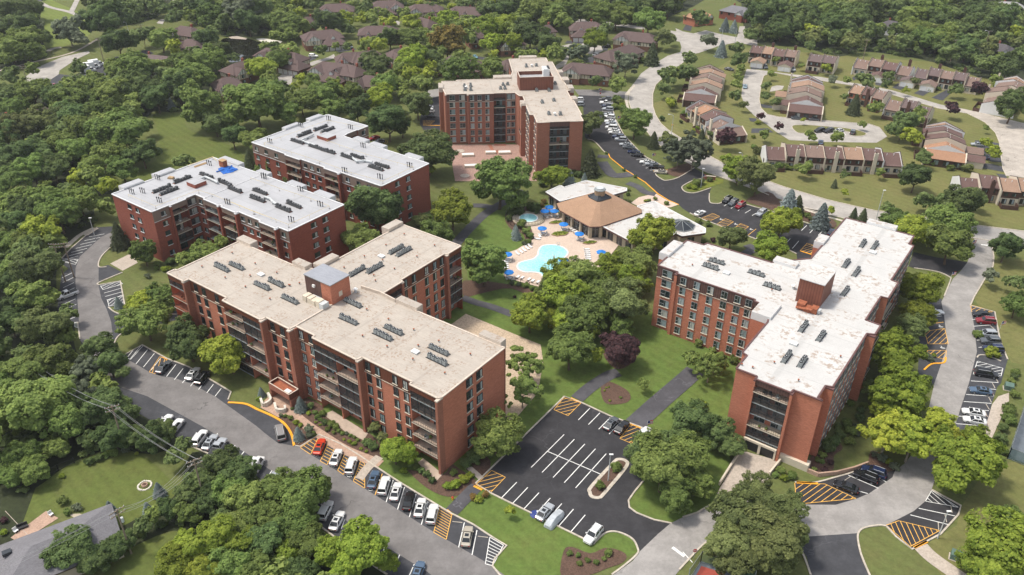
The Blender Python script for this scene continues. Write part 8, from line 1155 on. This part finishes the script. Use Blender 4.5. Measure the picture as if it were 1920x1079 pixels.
# the far and small trees that read as one mass
def merged(name, items, n, sz, mat, kind='stuff'):
    Cs, Ns, Ss, Vs, Ms = [], [], [], [], []; mats_ = [mat]
    for i, it in enumerate(items):
        x, y, z, R, fl = it[:5]; mt_ = it[5] if len(it) > 5 else mat; mats_ += [] if mt_ in mats_ else [mt_]
        C, Nn, S_, V = crown(100+i % 23, n, sz, nl=8, nsub=60); a = i*1.7; ro = np.array([[math.cos(a), -math.sin(a), 0], [math.sin(a), math.cos(a), 0], [0, 0, 1]]); C = (C*np.array([R, R, R*fl])) @ ro.T+np.array([x, y, z]); Cs.append(C); Ns.append(Nn @ ro.T); Ss.append(S_*R); Vs.append(np.clip(V+RNG.uniform(-.2, .15), 0, 1)); Ms.append(np.full(len(C), mats_.index(mt_), dtype=np.int32))
    if Cs: o = link(name, quads_mesh(name, np.concatenate(Cs), np.concatenate(Ns), np.concatenate(Ss), np.concatenate(Vs), mat)); o['kind'] = kind; [o.data.materials.append(MATS[q]) for q in mats_[1:]]; o.data.polygons.foreach_set('material_index', np.concatenate(Ms)); o['label'] = {'woodland': 'far and small trees of the woods reading as one green mass', 'undergrowth': 'low dark undergrowth between the wood trees'}[name]
merged('woodland', [(t[4].x, t[4].y, t[5]*1.05+1, t[5]*1.05, 1.05, SPEC[t[3]]['mat']) for t in mass], 1800, .095, 'leaf_dark')
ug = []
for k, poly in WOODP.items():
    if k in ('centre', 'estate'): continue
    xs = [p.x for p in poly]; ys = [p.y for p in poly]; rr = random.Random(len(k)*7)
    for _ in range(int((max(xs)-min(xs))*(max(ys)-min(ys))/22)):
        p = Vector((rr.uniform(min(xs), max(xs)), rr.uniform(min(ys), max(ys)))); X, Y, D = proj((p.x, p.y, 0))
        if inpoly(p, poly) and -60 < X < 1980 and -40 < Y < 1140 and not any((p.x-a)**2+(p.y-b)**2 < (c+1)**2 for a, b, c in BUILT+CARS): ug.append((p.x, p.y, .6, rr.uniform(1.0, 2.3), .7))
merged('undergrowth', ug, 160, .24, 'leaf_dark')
# ---------------------------------------------------------------- labels that single each thing out
LM = {'the swimming pool': (1020, 490), 'the hot tub': (990, 410), 'the clubhouse': (1120, 385), 'the tan roof penthouse': (615, 530), 'the entrance canopy': (530, 735), 'the near brick block': (780, 800), 'the tarpaulin roof': (400, 360), 'the far white roof': (640, 280), 'the tall block': (960, 210), 'the white roof penthouse': (1530, 545), 'the garage ramp': (1390, 890), 'the pond': (450, 95), 'the mown meadow': (330, 250), 'the planted car park island': (1145, 890),
 'the kidney mulch bed': (1115, 1045), 'the purple tree': (1160, 655), 'the gravel yard': (940, 650), 'the fire pit': (271, 911), 'the grey house': (60, 1020), 'the golf green': (100, 76), 'the truck yard': (175, 128), 'the oval island': (1545, 246), 'the long townhouse row': (1560, 290), 'the upper townhouse stack': (1325, 145), 'the cracked road': (1880, 240), 'the townhouse stack': (1510, 190), 'the turning circle': (1350, 350), 'the flower island': (1330, 345), 'the right junction': (1850, 440), 'the right hand bays': (1850, 640), 'the curved road': (1230, 190),
 'the left hatched bays': (150, 460), 'the left drive': (180, 560), 'the hatched corner': (1560, 925), 'the transformer cabinet': (1790, 1047), 'the round court': (1090, 90), 'the bend street': (535, 145), 'the top garage court': (720, 30), 'the yellow kerb': (520, 760), 'the bottom drive': (850, 1050), 'the right walk': (1865, 800), 'the paved yard': (900, 300), 'the blue spruces': (1490, 380), 'the white wood house': (1675, 50), 'the blue wood house': (1880, 90), 'the top right lane': (1800, 25), 'the grey roof house': (1385, 20)}
ORD = ['nearest', 'second nearest', 'third nearest', 'fourth nearest', 'fifth nearest', 'sixth nearest', 'seventh nearest', 'eighth nearest', 'ninth nearest', 'tenth nearest', '11th nearest', '12th nearest', '13th nearest', '14th nearest', '15th nearest']+['%dth nearest' % i for i in range(16, 60)]
def pos(o): X, Y, D = proj((o.location.x, o.location.y, o.location.z+1)); return (o.get('px', X), o.get('py', Y))
seen = {}
for o in THINGS: seen.setdefault(o['label'], []).append(o)
for lb, os_ in list(seen.items()):
    if len(os_) < 2 and not (os_[0].get('px')): continue
    if len(os_) <= 12 and not os_[0].get('px'):      # a short row: count along it
        P_ = [pos(o) for o in os_]; ax = 0 if max(p[0] for p in P_)-min(p[0] for p in P_) >= .6*(max(p[1] for p in P_)-min(p[1] for p in P_)) else 1; os_.sort(key=lambda o: pos(o)[ax]); n = len(os_); nmz = ['', 'second', 'third', 'fourth', 'fifth', 'sixth', 'seventh', 'eighth', 'ninth', 'tenth', '11th', '12th']
        for i, o in enumerate(os_): o['label'] = lb+(', ' + (('leftmost' if i == 0 else 'rightmost' if i == n-1 else nmz[i]+' from the left') if ax == 0 else ('farthest' if i == 0 else 'closest' if i == n-1 else nmz[i]+' from the far end')))
        continue
    sub = {}
    for o in os_:
        X, Y = pos(o); k = min(LM, key=lambda q: (LM[q][0]-X)**2+(LM[q][1]-Y)**2); dx, dy = X-LM[k][0], Y-LM[k][1]
        di = ('left of' if dx < 0 else 'right of') if abs(dx) > abs(dy) else ('beyond' if dy < 0 else 'in front of'); sub.setdefault((k, di), []).append((dx*dx+dy*dy, o))
    for (k, di), L2 in sub.items():
        L2.sort(key=lambda q: q[0])
        for i, (_, o) in enumerate(L2): o['label'] = lb+', '+((ORD[i]+' ') if len(L2) > 1 else '')+di+' '+k
for o in THINGS:
    for q in ('px', 'py'):
        if q in o: del o[q]
    if o.name.split('.')[0] in ('tree',) and 'group' not in o: o['group'] = 'trees around the estate'
    if o.name.split('.')[0] == 'shrub': o['group'] = 'shrubs in the beds'
    if o.name.split('.')[0] in ('umbrella', 'traffic_sign', 'flag') and 'group' not in o: o['group'] = {'umbrella': 'blue parasols on the pool terrace', 'traffic_sign': 'traffic signs', 'flag': 'flags along the drives'}[o.name.split('.')[0]]


# ---------------------------------------------------------------- thin summer haze
hz = MB(); hz.box(-900, -300, -1, 900, 1500, 150, 'lawn'); hm_ = bpy.data.materials.new('haze'); hm_.use_nodes = True; nt = hm_.node_tree; nt.nodes.remove(nt.nodes['Principled BSDF']); pv = nt.nodes.new('ShaderNodeVolumePrincipled'); pv.inputs['Color'].default_value = (0.9, 0.93, 0.97, 1); pv.inputs['Density'].default_value = 0.0001; pv.inputs['Anisotropy'].default_value = 0.2
nt.links.new(pv.outputs[0], nt.nodes['Material Output'].inputs['Volume']); hme = hz.mesh('haze'); hme.materials.clear(); hme.materials.append(hm_); ho = struct('haze', hme, 'stuff'); ho['label'] = 'thin pale summer haze over the whole estate'
